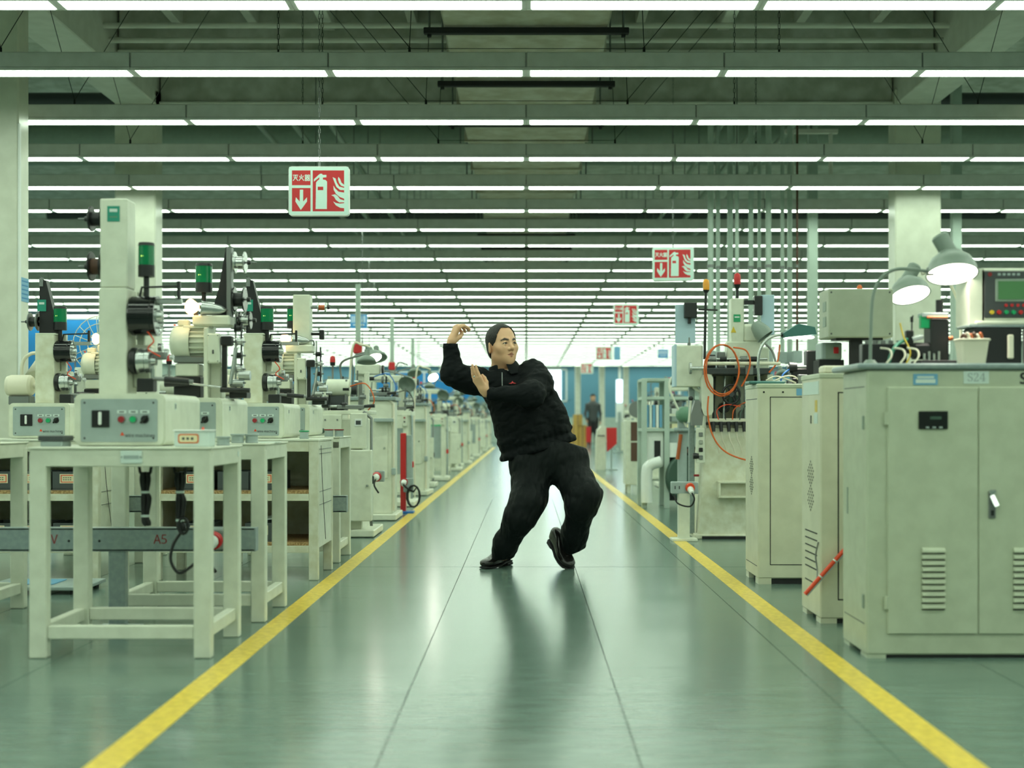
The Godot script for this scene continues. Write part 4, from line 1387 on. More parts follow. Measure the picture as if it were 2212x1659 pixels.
func build_tables():
	var t1 := work_table(-1.13, 4.805, "cream steel table carrying the tall post machine with two tied cables below")
	work_table(-1.102, 5.667, "cream steel table between the galvanized beam and the shelf bench")
	work_table(-2.28, 5.62, "cream steel table beside a shelf of grey bins, in the outer line")
	work_table(-1.12, 8.05, "cream steel table behind the shelf bench, by the second galvanized beam")
	work_table(-2.29, 8.05, "cream steel table behind the outer shelf bench with bins")
	shelf_unit(-1.112, 7.166, "cream shelf bench with plywood shelves of grey bins and a hanging wire")
	shelf_unit(-2.285, 7.166, "cream shelf bench with grey bins in the outer line of machines")
	# rating plate and screws on the first table
	part("rating_plate", bx(Vector3(0.042, 0.722, 0.262), Vector3(0.078, 0.045, 0.003), 0.001), mats.paper, t1, "small pale rating plate")
	part("plate_print", bx(Vector3(0.042, 0.722, 0.2638), Vector3(0.055, 0.012, 0.001)), mats.panel_grey, t1)
	for s in [-1, 1]: part("screw", cy(Vector3(0.042 + s * 0.034, 0.722, 0.263), Vector3(0.042 + s * 0.034, 0.722, 0.266), 0.003, -1, 8), mats.steel, t1)
	part("sticker", cy(Vector3(0.3255, 0.722, -0.20), Vector3(0.3265, 0.722, -0.20), 0.012, -1, 12), mats.paper, t1)
	cable_beam(-3.4, -1.112, 5.50, "galvanized beam marked A5 with post and red plug, behind the first table", true, true)
	cable_beam(-3.4, -1.055, 7.86, "galvanized beam between the shelf bench and the table behind it", false, false)
	cable_bundle(Vector3(-1.425, 0.660, -5.02), "black cable tied in a long bundle under the table, without loose end", 0.20, false)
	cable_bundle(Vector3(-1.295, 0.660, -5.02), "black cable tied in a bundle with its loose end looping down", 0.22, true)
	# small goods on the table tops
	var bb := thing("label_box", "pale plastic box with an orange-rimmed card beside the control box", "box", Vector3(-1.215, TOP, -4.92))
	part("body", bx(Vector3(0, 0.028, 0), Vector3(0.13, 0.056, 0.09), 0.004), mats.paper, bb)
	part("lid", bx(Vector3(0, 0.059, 0), Vector3(0.136, 0.006, 0.096), 0.002), mats.white, bb)
	var card := part("card", slab(0.075, 0.034, 0.008, 0.002, Vector3(-0.012, 0.030, 0.046)), mats.orange, bb, "orange-rimmed name card")
	part("card_face", slab(0.066, 0.025, 0.006, 0.002, Vector3(-0.012, 0.030, 0.0465)), mats.paper_cream, card)
	for k in 3: part("print", bx(Vector3(-0.03 + k * 0.016, 0.030, 0.048), Vector3(0.009, 0.009, 0.001)), mats.dark_grey, card)
	part("knob", cy(Vector3(0.03, 0.062, 0), Vector3(0.03, 0.072, 0), 0.006, 0.003, 8), mats.orange_red, bb)
	can(Vector3(-1.165, TOP, -5.16), 0.024, 0.03, mats.panel_grey, "small grey tin at the corner of the first table")
	var tin := thing("dark_tin", "flat dark square tin with lid at the end of the first table", "tin", Vector3(-1.745, TOP, -4.98))
	part("body", bx(Vector3(0, 0.010, 0), Vector3(0.08, 0.02, 0.10), 0.003), mats.panel_grey, tin)
	part("lid", bx(Vector3(0, 0.030, 0), Vector3(0.095, 0.02, 0.11), 0.003), mats.dark_grey, tin)
	can(Vector3(-1.235, TOP, -5.74), 0.026, 0.034, mats.panel_grey, "grey tin pair on the second table", "grey tins on the second table")
	can(Vector3(-1.178, TOP, -5.76), 0.026, 0.034, mats.panel_grey, "grey tin pair on the second table", "grey tins on the second table")
	solo("paper_sheet", bx(Vector3(0, 0.001, 0), Vector3(0.16, 0.002, 0.12)), mats.paper, "loose white sheet lying on the second table", "paper", Vector3(-1.17, TOP, -5.92))
	can(Vector3(-1.215, TOP - 0.0025, -7.34), 0.024, 0.04, mats.jade, "round tin with a green lid on the shelf bench")
	can(Vector3(-1.20, TOP, -8.16), 0.026, 0.04, mats.red_dark, "round tin with a red lid on the table behind the bench", "red-lidded tins")
	can(Vector3(-1.135 - 0.006, TOP, -8.18), 0.026, 0.04, mats.red_dark, "round tin with a red lid on the table behind the bench", "red-lidded tins")
	# bins in the shelves
	var sh := [0.480, 0.203]
	bin(Vector3(-1.78, sh[0], -7.32), "grey bin with red-bordered card, next to the plywood back on the upper bench shelf")
	bin(Vector3(-1.58, sh[0], -7.33), "grey bin with card in the middle of the upper bench shelf", 0.05)
	bin(Vector3(-1.40, sh[0], -7.34), "grey bin with card toward the hanging wire, upper bench shelf", -0.04)
	bin(Vector3(-1.76, sh[1], -7.33), "grey bin with card at the shaded end of the lower bench shelf")
	bin(Vector3(-1.43, sh[1], -7.34), "grey bin with a loose paper on top, lower bench shelf")
	var sheet := solo("curled_paper", bx(Vector3(0, 0, 0), Vector3(0.12, 0.002, 0.10)), mats.paper, "curled paper sheet on the bin of the lower bench shelf", "paper", Vector3(-1.42, sh[1] + 0.118, -7.30))
	sheet.rotation = Vector3(0.1, 0.3, 0.22)
	for k in 4:
		bin(Vector3(-2.46 - k * 0.19, sh[0], -7.33 - 0.01 * k), "grey bin with red-bordered card on the upper shelf of the outer bench", 0.03 * k)
		bin(Vector3(-2.46 - k * 0.19, sh[1], -7.34), "grey bin with red-bordered card on the lower shelf of the outer bench", -0.02 * k)
	var tray := thing("floor_tray", "flat grey tray with blue lining on the floor under the beam", "tray", Vector3(-2.42, 0, -6.75))
	part("base", bx(Vector3(0, 0.03, 0), Vector3(0.5, 0.02, 0.36), 0.004), mats.panel_grey, tray)
	part("lining", bx(Vector3(-0.05, 0.043, 0), Vector3(0.25, 0.004, 0.2)), mats.blue_pale, tray)
	for sx_ in [-1, 1]:
		for sz in [-1, 1]: part("foot", bx(Vector3(sx_ * 0.2, 0.01, sz * 0.14), Vector3(0.04, 0.02, 0.04)), mats.black_matt, tray)

# ------------------------------------------------------------------ winding machines on the tables
func control_box(parent: Node3D):
	# rounded sheet metal box 0.34 x 0.197 x 0.53, its face towards +z
	var b := part("control_box", slab(0.338, 0.195, 0.026, 0.53, Vector3(0, 0.0985, 0)), mats.cream_pale, parent, "rounded cream control box")
	var rim := Geo.new()
	rim.prism(rrect(0.330, 0.187, 0.024), Transform3D(Basis(), Vector3(0, 0.0985, 0.268)), 0.008)
	part("front_rim", rim, mats.cream_pale, b)
	part("front_panel", slab(0.285, 0.160, 0.008, 0.006, Vector3(0, 0.096, 0.272)), mats.panel_grey, b, "grey control panel")
	for sx_ in [-1, 1]:
		for sy_ in [-1, 1]:
			part("screw", cy(Vector3(sx_ * 0.128, 0.096 + sy_ * 0.066, 0.274), Vector3(sx_ * 0.128, 0.096 + sy_ * 0.066, 0.277), 0.004, -1, 8), mats.dark_grey, b)
	var sw := part("switch_plate", bx(Vector3(-0.068, 0.102, 0.2775), Vector3(0.066, 0.064, 0.006), 0.002), mats.black, b, "black main switch")
	part("switch_handle", bx(Vector3(-0.068, 0.104, 0.285), Vector3(0.011, 0.048, 0.012), 0.003), mats.white, sw)
	var bm := [mats.red_button, mats.green_button]
	for k in 2:
		var x := 0.010 + k * 0.043
		var bz := part("bezel", cy(Vector3(x, 0.100, 0.274), Vector3(x, 0.100, 0.280), 0.0155, 0.0145, 20), mats.steel, b)
		part("button", cy(Vector3(x, 0.100, 0.279), Vector3(x, 0.100, 0.288), 0.0125, 0.0115, 18), bm[k], bz, ["dark red button", "bright green button"][k])
	var kn := part("bezel", cy(Vector3(0.096, 0.100, 0.274), Vector3(0.096, 0.100, 0.280), 0.0155, 0.0145, 20), mats.black, b)
	var sel := Geo.new()
	sel.obox(Transform3D(Basis(Vector3.BACK, -0.75), Vector3(0.096, 0.100, 0.286)), Vector3(0.009, 0.040, 0.014), 0.003)
	part("selector", sel, mats.black_gloss, kn, "black selector knob")
	for k in 3:
		part("tag_strip", bx(Vector3(0.010 + k * 0.043, 0.128, 0.2755), Vector3(0.034, 0.012, 0.001)), mats.paper, b)
		part("tag_print", bx(Vector3(0.010 + k * 0.043, 0.128, 0.2763), Vector3(0.018, 0.004, 0.0006)), mats.dark_grey, b)
	var tri := Geo.new()
	tri.prism(PackedVector2Array([Vector2(-0.008, 0), Vector2(0.008, 0), Vector2(0, 0.014)]), Transform3D(Basis(), Vector3(0.012, 0.040, 0.2755)), 0.001)
	part("warning_mark", tri, mats.orange_red, b, "small red warning triangle")
	letters("maker_print", "wire machines", 0.017, Vector3(0.078, 0.040, 0.2756), mats.dark_grey, b)
	part("side_tag", bx(Vector3(0.1695, 0.15, 0.12), Vector3(0.001, 0.026, 0.022)), mats.paper, b)
	part("side_print", bx(Vector3(0.1702, 0.15, 0.12), Vector3(0.001, 0.018, 0.012)), mats.dark_grey, b)
	return b

func signal_tower(parent: Node3D, p: Vector3, foot: float, r := 0.032, lit := true):
	# green beacon on a black base and pole; p is the underside of the lens
	var b := part("signal_beacon", cy(p + Vector3(0, -0.045, 0), p, r * 1.02, -1, 20), mats.black, parent, "green signal beacon")
	part("pole", cy(Vector3(p.x, foot, p.z), p + Vector3(0, -0.045, 0), 0.011, -1, 10), mats.black, b)
	var g := Geo.new()
	g.lathe(p, Vector3.UP, [Vector2(r, 0), Vector2(r, 0.074), Vector2(r * 0.96, 0.078), Vector2(0, 0.078)], 22)
	part("lens", g, mats.beacon_green, b, "green lens")
	var bu := Geo.new()
	bu.ball(p + Vector3(-r * 0.15, 0.034, r * 0.28), Vector3(r * 0.62, 0.009, r * 0.72), 14)
	part("bulb", bu, mats.beacon_glow, b, "lit bulb")
	part("cap", cy(p + Vector3(0, 0.076, 0), p + Vector3(0, 0.088, 0), r * 1.03, r * 0.95, 20), mats.black, b)

func spool(parent: Node3D, c: Vector3, dir: float, r: float, m: Material, rim: Material, shaft := 0.06):
	var d := Vector3(dir, 0, 0)
	var s := part("spool", cy(c, c + d * 0.05, r * 0.55, -1, 18), rim, parent)
	for k in [0.0, 0.045]:
		var g := Geo.new()
		g.disc(c + d * k, d, r, 0.007, 24)
		part("flange", g, m, s)
	part("shaft", cy(c - d * 0.02, c + d * (0.05 + shaft), 0.006, 0.004, 8), mats.dull_steel, s)
	part("nut", cy(c + d * 0.06, c + d * 0.075, 0.012, 0.009, 8), mats.black, s)

func drum_and_rotor(o: Node3D, x: float, y: float, r: float, len := 0.105):
	var dr := Geo.new()
	dr.lathe(Vector3(x, y, 0.02), Vector3.RIGHT, [Vector2(0, 0), Vector2(r * 0.94, 0), Vector2(r, 0.006), Vector2(r, len - 0.02), Vector2(r * 1.02, len - 0.016), Vector2(r * 1.02, len), Vector2(r * 0.9, len)], 28)
	var d := part("drum", dr, mats.black_gloss, o, "glossy black drum")
	var f := Geo.new()
	f.lathe(Vector3(x, y, 0.02), Vector3.RIGHT, [Vector2(r * 0.9, len), Vector2(r * 0.86, len - 0.006), Vector2(r * 0.3, len - 0.004), Vector2(r * 0.24, len + 0.016), Vector2(0, len + 0.018)], 28)
	part("drum_face", f, mats.steel, d, "bright drum face")
	for k in 6:
		var a := TAU * k / 6
		part("stud", cy(Vector3(x + len - 0.006, y + cos(a) * r * 0.6, 0.02 + sin(a) * r * 0.6), Vector3(x + len + 0.006, y + cos(a) * r * 0.6, 0.02 + sin(a) * r * 0.6), 0.004, -1, 6), mats.dull_steel, d)
	# wire guide above the drum
	part("guide_rod", tb([Vector3(x + 0.03, y + r * 0.9, 0.02), Vector3(x + 0.04, y + r + 0.035, 0.02), Vector3(x + 0.19, y + r + 0.04, 0.02)], 0.005, 6), mats.black, o)
	part("guide_block", bx(Vector3(x + 0.185, y + r + 0.02, 0.02), Vector3(0.012, 0.075, 0.02), 0.002), mats.black, o)
	part("cross_bar", bx(Vector3(x + 0.15, y + r * 0.72, 0.03), Vector3(0.10, 0.02, 0.02), 0.003), mats.steel, o)
	# rotor underneath
	var ry := y - 0.176
	var g1 := Geo.new()
	g1.disc(Vector3(x, ry, 0.03), Vector3.RIGHT, 0.052, 0.03, 26)
	var rt := part("rotor", g1, mats.black, o, "winding rotor")
	var g2 := Geo.new()
	g2.lathe(Vector3(x + 0.03, ry, 0.03), Vector3.RIGHT, [Vector2(0.048, 0), Vector2(0.050, 0.01), Vector2(0.046, 0.03), Vector2(0.050, 0.034), Vector2(0.047, 0.05), Vector2(0.020, 0.052), Vector2(0.018, 0.07), Vector2(0, 0.072)], 26)
	part("rotor_ring", g2, mats.steel, rt)
	for k in 5:
		var a := TAU * k / 5 + 0.3
		part("spoke", cy(Vector3(x + 0.074, ry, 0.03), Vector3(x + 0.074, ry + cos(a) * 0.045, 0.03 + sin(a) * 0.045), 0.005, 0.003, 6), mats.dull_steel, rt)
	part("shaft_seat", bx(Vector3(x + 0.11, ry + 0.02, 0.02), Vector3(0.05, 0.03, 0.04), 0.004), mats.dull_steel, o)
	part("bearing_block", bx(Vector3(x + 0.068, ry - 0.095, 0.05), Vector3(0.064, 0.052, 0.06), 0.004), mats.black, o)
	part("stay", cy(Vector3(x + 0.085, ry - 0.07, 0.03), Vector3(x + 0.085, ry - 0.03, 0.03), 0.008, -1, 8), mats.steel, o)
	part("lever", tb([Vector3(x + 0.10, ry - 0.07, 0.06), Vector3(x + 0.13, ry - 0.072, 0.06), Vector3(x + 0.25, ry - 0.082, 0.06)], 0.008, 8), mats.dull_steel, o)
	part("lever_grip", cy(Vector3(x + 0.14, ry - 0.073, 0.06), Vector3(x + 0.235, ry - 0.081, 0.06), 0.013, 0.011, 12), mats.black, o, "black lever grip")
	part("tangle_wire", tb(curve([Vector3(x + 0.07, y - 0.06, 0.06), Vector3(x + 0.10, y - 0.10, 0.07), Vector3(x + 0.075, y - 0.13, 0.06), Vector3(x + 0.12, y - 0.16, 0.05)]), 0.003, 5), mats.orange_red, o)
	part("upright", bx(Vector3(x + 0.02, y - 0.03, -0.05), Vector3(0.03, 0.26, 0.03), 0.003), mats.cream, o)
	part("gear_case", bx(Vector3(x + 0.03, ry - 0.02, -0.05), Vector3(0.07, 0.17, 0.07), 0.006), mats.cream, o)
	for k in 3: part("collet", cy(Vector3(x + 0.10 + k * 0.022, ry + 0.055 - k * 0.02, 0.0), Vector3(x + 0.115 + k * 0.022, ry + 0.055 - k * 0.02, 0.0), 0.017 - k * 0.003, -1, 12), mats.steel, o)

# the machine with its spools away from the aisle
func winder_plain(pos: Vector3, style: String, label: String) -> Node3D:
	var o := thing("winding_machine", label, "machine", pos, "coil winding machines on the tables")
	control_box(o)
	if style == "tall":
		part("column_foot", bx(Vector3(-0.088, 0.403, 0), Vector3(0.110, 0.414, 0.13), 0.004), mats.cream, o)
		part("column_head", bx(Vector3(-0.088, 0.785, 0.0), Vector3(0.107, 0.346, 0.11), 0.005), mats.cream_pale, o)
		part("column_seam", bx(Vector3(-0.088, 0.611, 0), Vector3(0.100, 0.004, 0.10)), mats.dark_grey, o)
		var pl := part("name_plate", bx(Vector3(-0.088, 0.898, 0.056), Vector3(0.048, 0.060, 0.002)), mats.teal_label, o, "small teal name plate")
		part("print", bx(Vector3(-0.088, 0.911, 0.0575), Vector3(0.03, 0.012, 0.001)), mats.paper, pl)
		part("print", bx(Vector3(-0.088, 0.886, 0.0575), Vector3(0.03, 0.005, 0.001)), mats.mid_green, pl)
		spool(o, Vector3(-0.143, 0.886, 0), -1, 0.050, mats.black, mats.black, 0.05)
		spool(o, Vector3(-0.143, 0.700, 0), -1, 0.058, mats.black, mats.brown, 0.05)
		drum_and_rotor(o, -0.028, 0.504, 0.077)
		signal_tower(o, Vector3(0.027, 0.703, 0.01), 0.57, 0.031)
	else:
		part("column_foot", bx(Vector3(-0.044, 0.392, 0), Vector3(0.108, 0.390, 0.13), 0.004), mats.cream_worn, o)
		part("column_cap", bx(Vector3(-0.040, 0.590, 0), Vector3(0.114, 0.010, 0.13), 0.002), mats.cream_pale, o)
		var fin := Geo.new()
		fin.prism(PackedVector2Array([Vector2(-0.095, 0.595), Vector2(-0.093, 0.923), Vector2(-0.066, 0.90), Vector2(0.009, 0.595)]), Transform3D(Basis(), Vector3(0, 0, 0.0)), 0.012)
		var fp := part("spool_fin", fin, mats.black_matt, o, "tapered black steel fin")
		var edge := Geo.new()
		edge.prism(PackedVector2Array([Vector2(-0.066, 0.90), Vector2(-0.058, 0.90), Vector2(0.018, 0.595), Vector2(0.009, 0.595)]), Transform3D(Basis(), Vector3(0, 0, -0.02)), 0.05)
		part("fin_flange", edge, mats.black, fp)
		part("fin_edge", bx(Vector3(-0.083, 0.89, 0.008), Vector3(0.022, 0.05, 0.004)), mats.dull_steel, fp)
		var pl := part("name_plate", bx(Vector3(-0.080, 0.756, 0.008), Vector3(0.050, 0.066, 0.003)), mats.teal_label, o, "small teal name plate")
		part("print", bx(Vector3(-0.080, 0.768, 0.010), Vector3(0.03, 0.012, 0.001)), mats.paper, pl)
		spool(o, Vector3(-0.10, 0.664, 0), -1, 0.052, mats.dull_steel, mats.black, 0.05)
		drum_and_rotor(o, 0.009, 0.493, 0.062, 0.095)
		signal_tower(o, Vector3(0.026, 0.660, 0.01), 0.545, 0.036)
		# a second motor behind the column
		var mg := Geo.new()
		mg.lathe(Vector3(-0.30, 0.30, -0.06), Vector3.RIGHT, [Vector2(0, 0), Vector2(0.055, 0), Vector2(0.062, 0.02), Vector2(0.062, 0.13), Vector2(0.05, 0.145), Vector2(0.018, 0.15), Vector2(0.016, 0.21)], 20)
		part("side_motor", mg, mats.white_plastic, o, "pale cylindrical motor")
		part("motor_seat", bx(Vector3(-0.22, 0.215, -0.06), Vector3(0.12, 0.05, 0.09), 0.004), mats.dull_steel, o)
	return o

# the machine with motor, work lamp and spools towards the aisle
func winder_motor(pos: Vector3, style: String, label: String) -> Node3D:
	var o := thing("winding_machine", label, "machine", pos, "coil winding machines on the tables")
	control_box(o)
	# motor, axis along x
	var cv := Geo.new()
	cv.lathe(Vector3(-0.118, 0.450, 0.0), Vector3.RIGHT, [Vector2(0, 0), Vector2(0.055, 0.0), Vector2(0.070, 0.008), Vector2(0.077, 0.024), Vector2(0.077, 0.085), Vector2(0.070, 0.090)], 24, true)
	var mo := part("motor_cover", cv, mats.cream_pale, o, "domed motor cover")
	var bd := Geo.new()
	bd.cyl(Vector3(-0.03, 0.450, 0), Vector3(0.042, 0.450, 0), 0.052, -1, 24)
	part("motor_body", bd, mats.cream, mo)
	var fin := Geo.new()
	fin.span(Vector3(-0.03, 0.448, 0.05), Vector3(0.040, 0.452, 0.068))
	var fm := bx(Vector3(0, 0, 0.058), Vector3(0.070, 0.004, 0.018)).mesh()
	for k in 16:
		var q := shared("cooling_fin", fm, mats.cream, mo, Vector3(0.005, 0.450, 0))
		q.rotation.x = TAU * k / 16
	part("terminal_box", bx(Vector3(-0.065, 0.540, 0.0), Vector3(0.05, 0.03, 0.05), 0.005), mats.cream, mo)
	part("red_cap", cy(Vector3(-0.10, 0.525, 0.03), Vector3(-0.10, 0.533, 0.03), 0.006, -1, 8), mats.orange_red, mo)
	part("motor_foot", bx(Vector3(-0.04, 0.325, 0.0), Vector3(0.105, 0.058, 0.10), 0.005), mats.cream, o)
	part("foot_rail", bx(Vector3(-0.03, 0.372, 0.0), Vector3(0.14, 0.028, 0.11), 0.004), mats.dull_steel, o)
	part("plinth", bx(Vector3(-0.04, 0.247, 0.0), Vector3(0.12, 0.098, 0.10), 0.004), mats.black, o)
	part("frame_plate", bx(Vector3(0.052, 0.356, 0.0), Vector3(0.018, 0.318, 0.16), 0.003), mats.cream, o)
	part("frame_top", bx(Vector3(0.0, 0.520, -0.02), Vector3(0.12, 0.014, 0.12), 0.003), mats.cream, o)
	part("head_casting", bx(Vector3(0.07, 0.548, 0.0), Vector3(0.17, 0.048, 0.11), 0.008), mats.cream_pale, o)
	part("rear_column", bx(Vector3(0.085, 0.28, -0.02), Vector3(0.05, 0.166, 0.09), 0.004), mats.cream, o)
	var sb := part("switch_box", bx(Vector3(0.087, 0.421, 0.06), Vector3(0.056, 0.134, 0.05), 0.006), mats.cream_pale, o, "small switch box")
	part("switch", bx(Vector3(0.087, 0.405, 0.087), Vector3(0.007, 0.018, 0.006), 0.001), mats.dark_grey, sb)
	for k in 4:
		part("box_screw", cy(Vector3(0.087 + (-1 + 2 * (k % 2)) * 0.021, 0.421 + (-1 + 2 * (k / 2)) * 0.058, 0.084), Vector3(0.087 + (-1 + 2 * (k % 2)) * 0.021, 0.421 + (-1 + 2 * (k / 2)) * 0.058, 0.087), 0.003, -1, 6), mats.steel, sb)
	# clamp lever group
	part("clamp_head", bx(Vector3(0.145, 0.455, 0.06), Vector3(0.05, 0.045, 0.05), 0.006), mats.black, o)
	part("clamp_bar", bx(Vector3(0.133, 0.345, 0.06), Vector3(0.022, 0.20, 0.024), 0.004), mats.black, o)
	part("clamp_arm", tb([Vector3(0.182, 0.425, 0.05), Vector3(0.172, 0.34, 0.055), Vector3(0.158, 0.26, 0.06)], 0.009, 8), mats.steel, o)
	part("grip", cy(Vector3(0.118, 0.235, 0.07), Vector3(0.250, 0.232, 0.075), 0.0125, 0.0105, 12), mats.black, o, "black lever grip")
	part("grip", cy(Vector3(-0.131, 0.262, 0.08), Vector3(-0.021, 0.262, 0.08), 0.015, 0.012, 12), mats.black, o, "black lever grip")
	part("lever_rod", cy(Vector3(-0.02, 0.262, 0.08), Vector3(0.12, 0.245, 0.07), 0.006, -1, 8), mats.steel, o)
	# pulleys and rods
	for k in 5:
		var y := 0.515 - k * 0.062
		var g := Geo.new()
		g.lathe(Vector3(0.172 + 0.006 * (k % 2), y, 0.03), Vector3.RIGHT, [Vector2(0, 0), Vector2(0.020, 0), Vector2(0.021, 0.004), Vector2(0.014, 0.008), Vector2(0.014, 0.026), Vector2(0.022, 0.030), Vector2(0.022, 0.034), Vector2(0, 0.036)], 16)
		part("pulley", g, mats.steel if k % 2 else mats.black, o)
		part("pulley_pin", cy(Vector3(0.155, y, 0.03), Vector3(0.222, y, 0.03), 0.004, -1, 6), mats.dull_steel, o)
	part("guide_rod", cy(Vector3(0.170, 0.22, 0.0), Vector3(0.170, 0.60, 0.0), 0.005, -1, 8), mats.steel, o)
	part("guide_rod", cy(Vector3(0.196, 0.22, 0.0), Vector3(0.196, 0.56, 0.0), 0.004, -1, 8), mats.black, o)
	part("roller", cy(Vector3(0.195, 0.30, 0.04), Vector3(0.245, 0.30, 0.04), 0.022, -1, 18), mats.steel, o, "polished roller")
	part("roller", cy(Vector3(0.155, 0.265, 0.04), Vector3(0.215, 0.265, 0.04), 0.018, -1, 16), mats.steel, o)
	part("base_block", bx(Vector3(0.19, 0.212, 0.0), Vector3(0.08, 0.028, 0.09), 0.003), mats.black, o)
	# work lamp: reflector bulb in a clear shade on an arm
	var lb := Geo.new()
	lb.lathe(Vector3(0.010, 0.608, 0.045), Vector3(-0.8, 0.0, 0.8), [Vector2(0.012, 0), Vector2(0.022, 0.012), Vector2(0.034, 0.032), Vector2(0.036, 0.040), Vector2(0.030, 0.050), Vector2(0, 0.056)], 20, true)
	var wl := part("work_lamp", lb, mats.bulb_glow, o, "lit reflector bulb")
	var shd := Geo.new()
	shd.lathe(Vector3(0.128, 0.598, 0.02), Vector3(-1, 0.08, 0.2), [Vector2(0.008, 0), Vector2(0.020, 0.02), Vector2(0.029, 0.06), Vector2(0.031, 0.095), Vector2(0.036, 0.108)], 20, true)
	part("lamp_shade", shd, mats.steel, wl, "bright metal lamp shade")
	part("lamp_arm", tb(curve([Vector3(0.125, 0.598, 0.02), Vector3(0.15, 0.60, 0.0), Vector3(0.15, 0.57, -0.02), Vector3(0.12, 0.55, -0.02)]), 0.005, 6), mats.dull_steel, wl)
	signal_tower(o, Vector3(0.018, 0.726, -0.03), 0.565, 0.038)
	part("bracket", bx(Vector3(-0.015, 0.60, -0.02), Vector3(0.02, 0.07, 0.02), 0.002), mats.black, o)
	if style == "fin":
		part("tower_plate", bx(Vector3(0.142, 0.72, -0.01), Vector3(0.023, 0.33, 0.05), 0.003), mats.dull_steel, o)
		var f := Geo.new()
		f.prism(PackedVector2Array([Vector2(0.124, 0.886), Vector2(0.131, 0.886), Vector2(0.131, 0.57), Vector2(0.060, 0.57), Vector2(0.074, 0.64), Vector2(0.092, 0.70)]), Transform3D(Basis(), Vector3(0, 0, -0.01)), 0.012)
		part("spool_fin", f, mats.black_matt, o, "tapered black steel fin")
		spool(o, Vector3(0.162, 0.817, -0.01), 1, 0.050, mats.steel, mats.chrome, 0.05)
		spool(o, Vector3(0.160, 0.648, -0.01), 1, 0.058, mats.black_gloss, mats.black, 0.02)
		spool(o, Vector3(0.186, 0.553, -0.01), 1, 0.040, mats.black_gloss, mats.steel, 0.02)
	else:
		part("column_head", bx(Vector3(0.079, 0.73, -0.03), Vector3(0.108, 0.320, 0.10), 0.005), mats.cream, o)
		part("column_seam", bx(Vector3(0.079, 0.57, -0.03), Vector3(0.10, 0.004, 0.09)), mats.dark_grey, o)
		spool(o, Vector3(0.175, 0.812, -0.03), 1, 0.030, mats.steel, mats.copper, 0.02)
		part("spool_arm", cy(Vector3(0.13, 0.812, -0.03), Vector3(0.18, 0.812, -0.03), 0.009, -1, 8), mats.dull_steel, o)
		part("spool_arm", cy(Vector3(0.13, 0.645, -0.03), Vector3(0.20, 0.645, -0.03), 0.009, -1, 8), mats.black, o)
		part("arm_block", bx(Vector3(0.20, 0.640, -0.03), Vector3(0.03, 0.06, 0.03), 0.004), mats.black, o)
	return o

func build_machines():
	var bg := mat("beacon_green", Color(0.03, 0.42, 0.22, 0.45), 0.12)
	bg.transparency = BaseMaterial3D.TRANSPARENCY_ALPHA
	bg.refraction_enabled = false
	mats.beacon_green = mat("beacon_green", Color8(6, 104, 66), 0.12)
	mats.beacon_green.emission_enabled = true
	mats.beacon_green.emission = Color8(0, 150, 70)
	mats.beacon_green.emission_energy_multiplier = 0.06
	lamp("beacon_glow", Color(0.75, 1.0, 0.25), 1.6)
	var X := -1.514
	winder_plain(Vector3(X, TOP, -5.265), "tall", "coil winding machine with tall two-part post and teal plate on the first table")
	winder_motor(Vector3(X + 0.02, TOP, -6.115), "fin", "coil winding machine with steel-edged black fin, lit lamp and bright spools")
	winder_plain(Vector3(X + 0.01, TOP - 0.0025, -7.665), "fin", "coil winding machine with black fin and teal plate on the shelf bench")
	winder_motor(Vector3(X + 0.02, TOP, -8.465), "tall", "coil winding machine with cream post and motor on the table behind the bench")
	winder_plain(Vector3(X - 1.17, TOP - 0.0025, -7.665), "fin", "coil winding machine with black fin and pale motor on the outer shelf bench")
	winder_motor(Vector3(X - 1.16, TOP, -8.465), "tall", "coil winding machine with motor on the table behind the outer bench")
	# light from the bulbs
	for p in [Vector3(X + 0.0, TOP + 0.61, -6.115 + 0.085), Vector3(X + 0.0, TOP + 0.61, -8.465 + 0.085), Vector3(X - 1.18, TOP + 0.61, -8.465 + 0.085)]:
		var l := OmniLight3D.new()
		l.name = "bulb_light"
		l.light_color = Color(1.0, 0.82, 0.55)
		l.light_energy = 0.004
		l.light_size = 0.03
		l.omni_range = 30.0
		l.omni_attenuation = 2.0
		l.shadow_enabled = true
		l.position = p + Vector3(-0.03, 0.0, 0.03)
		add_child(l, true)

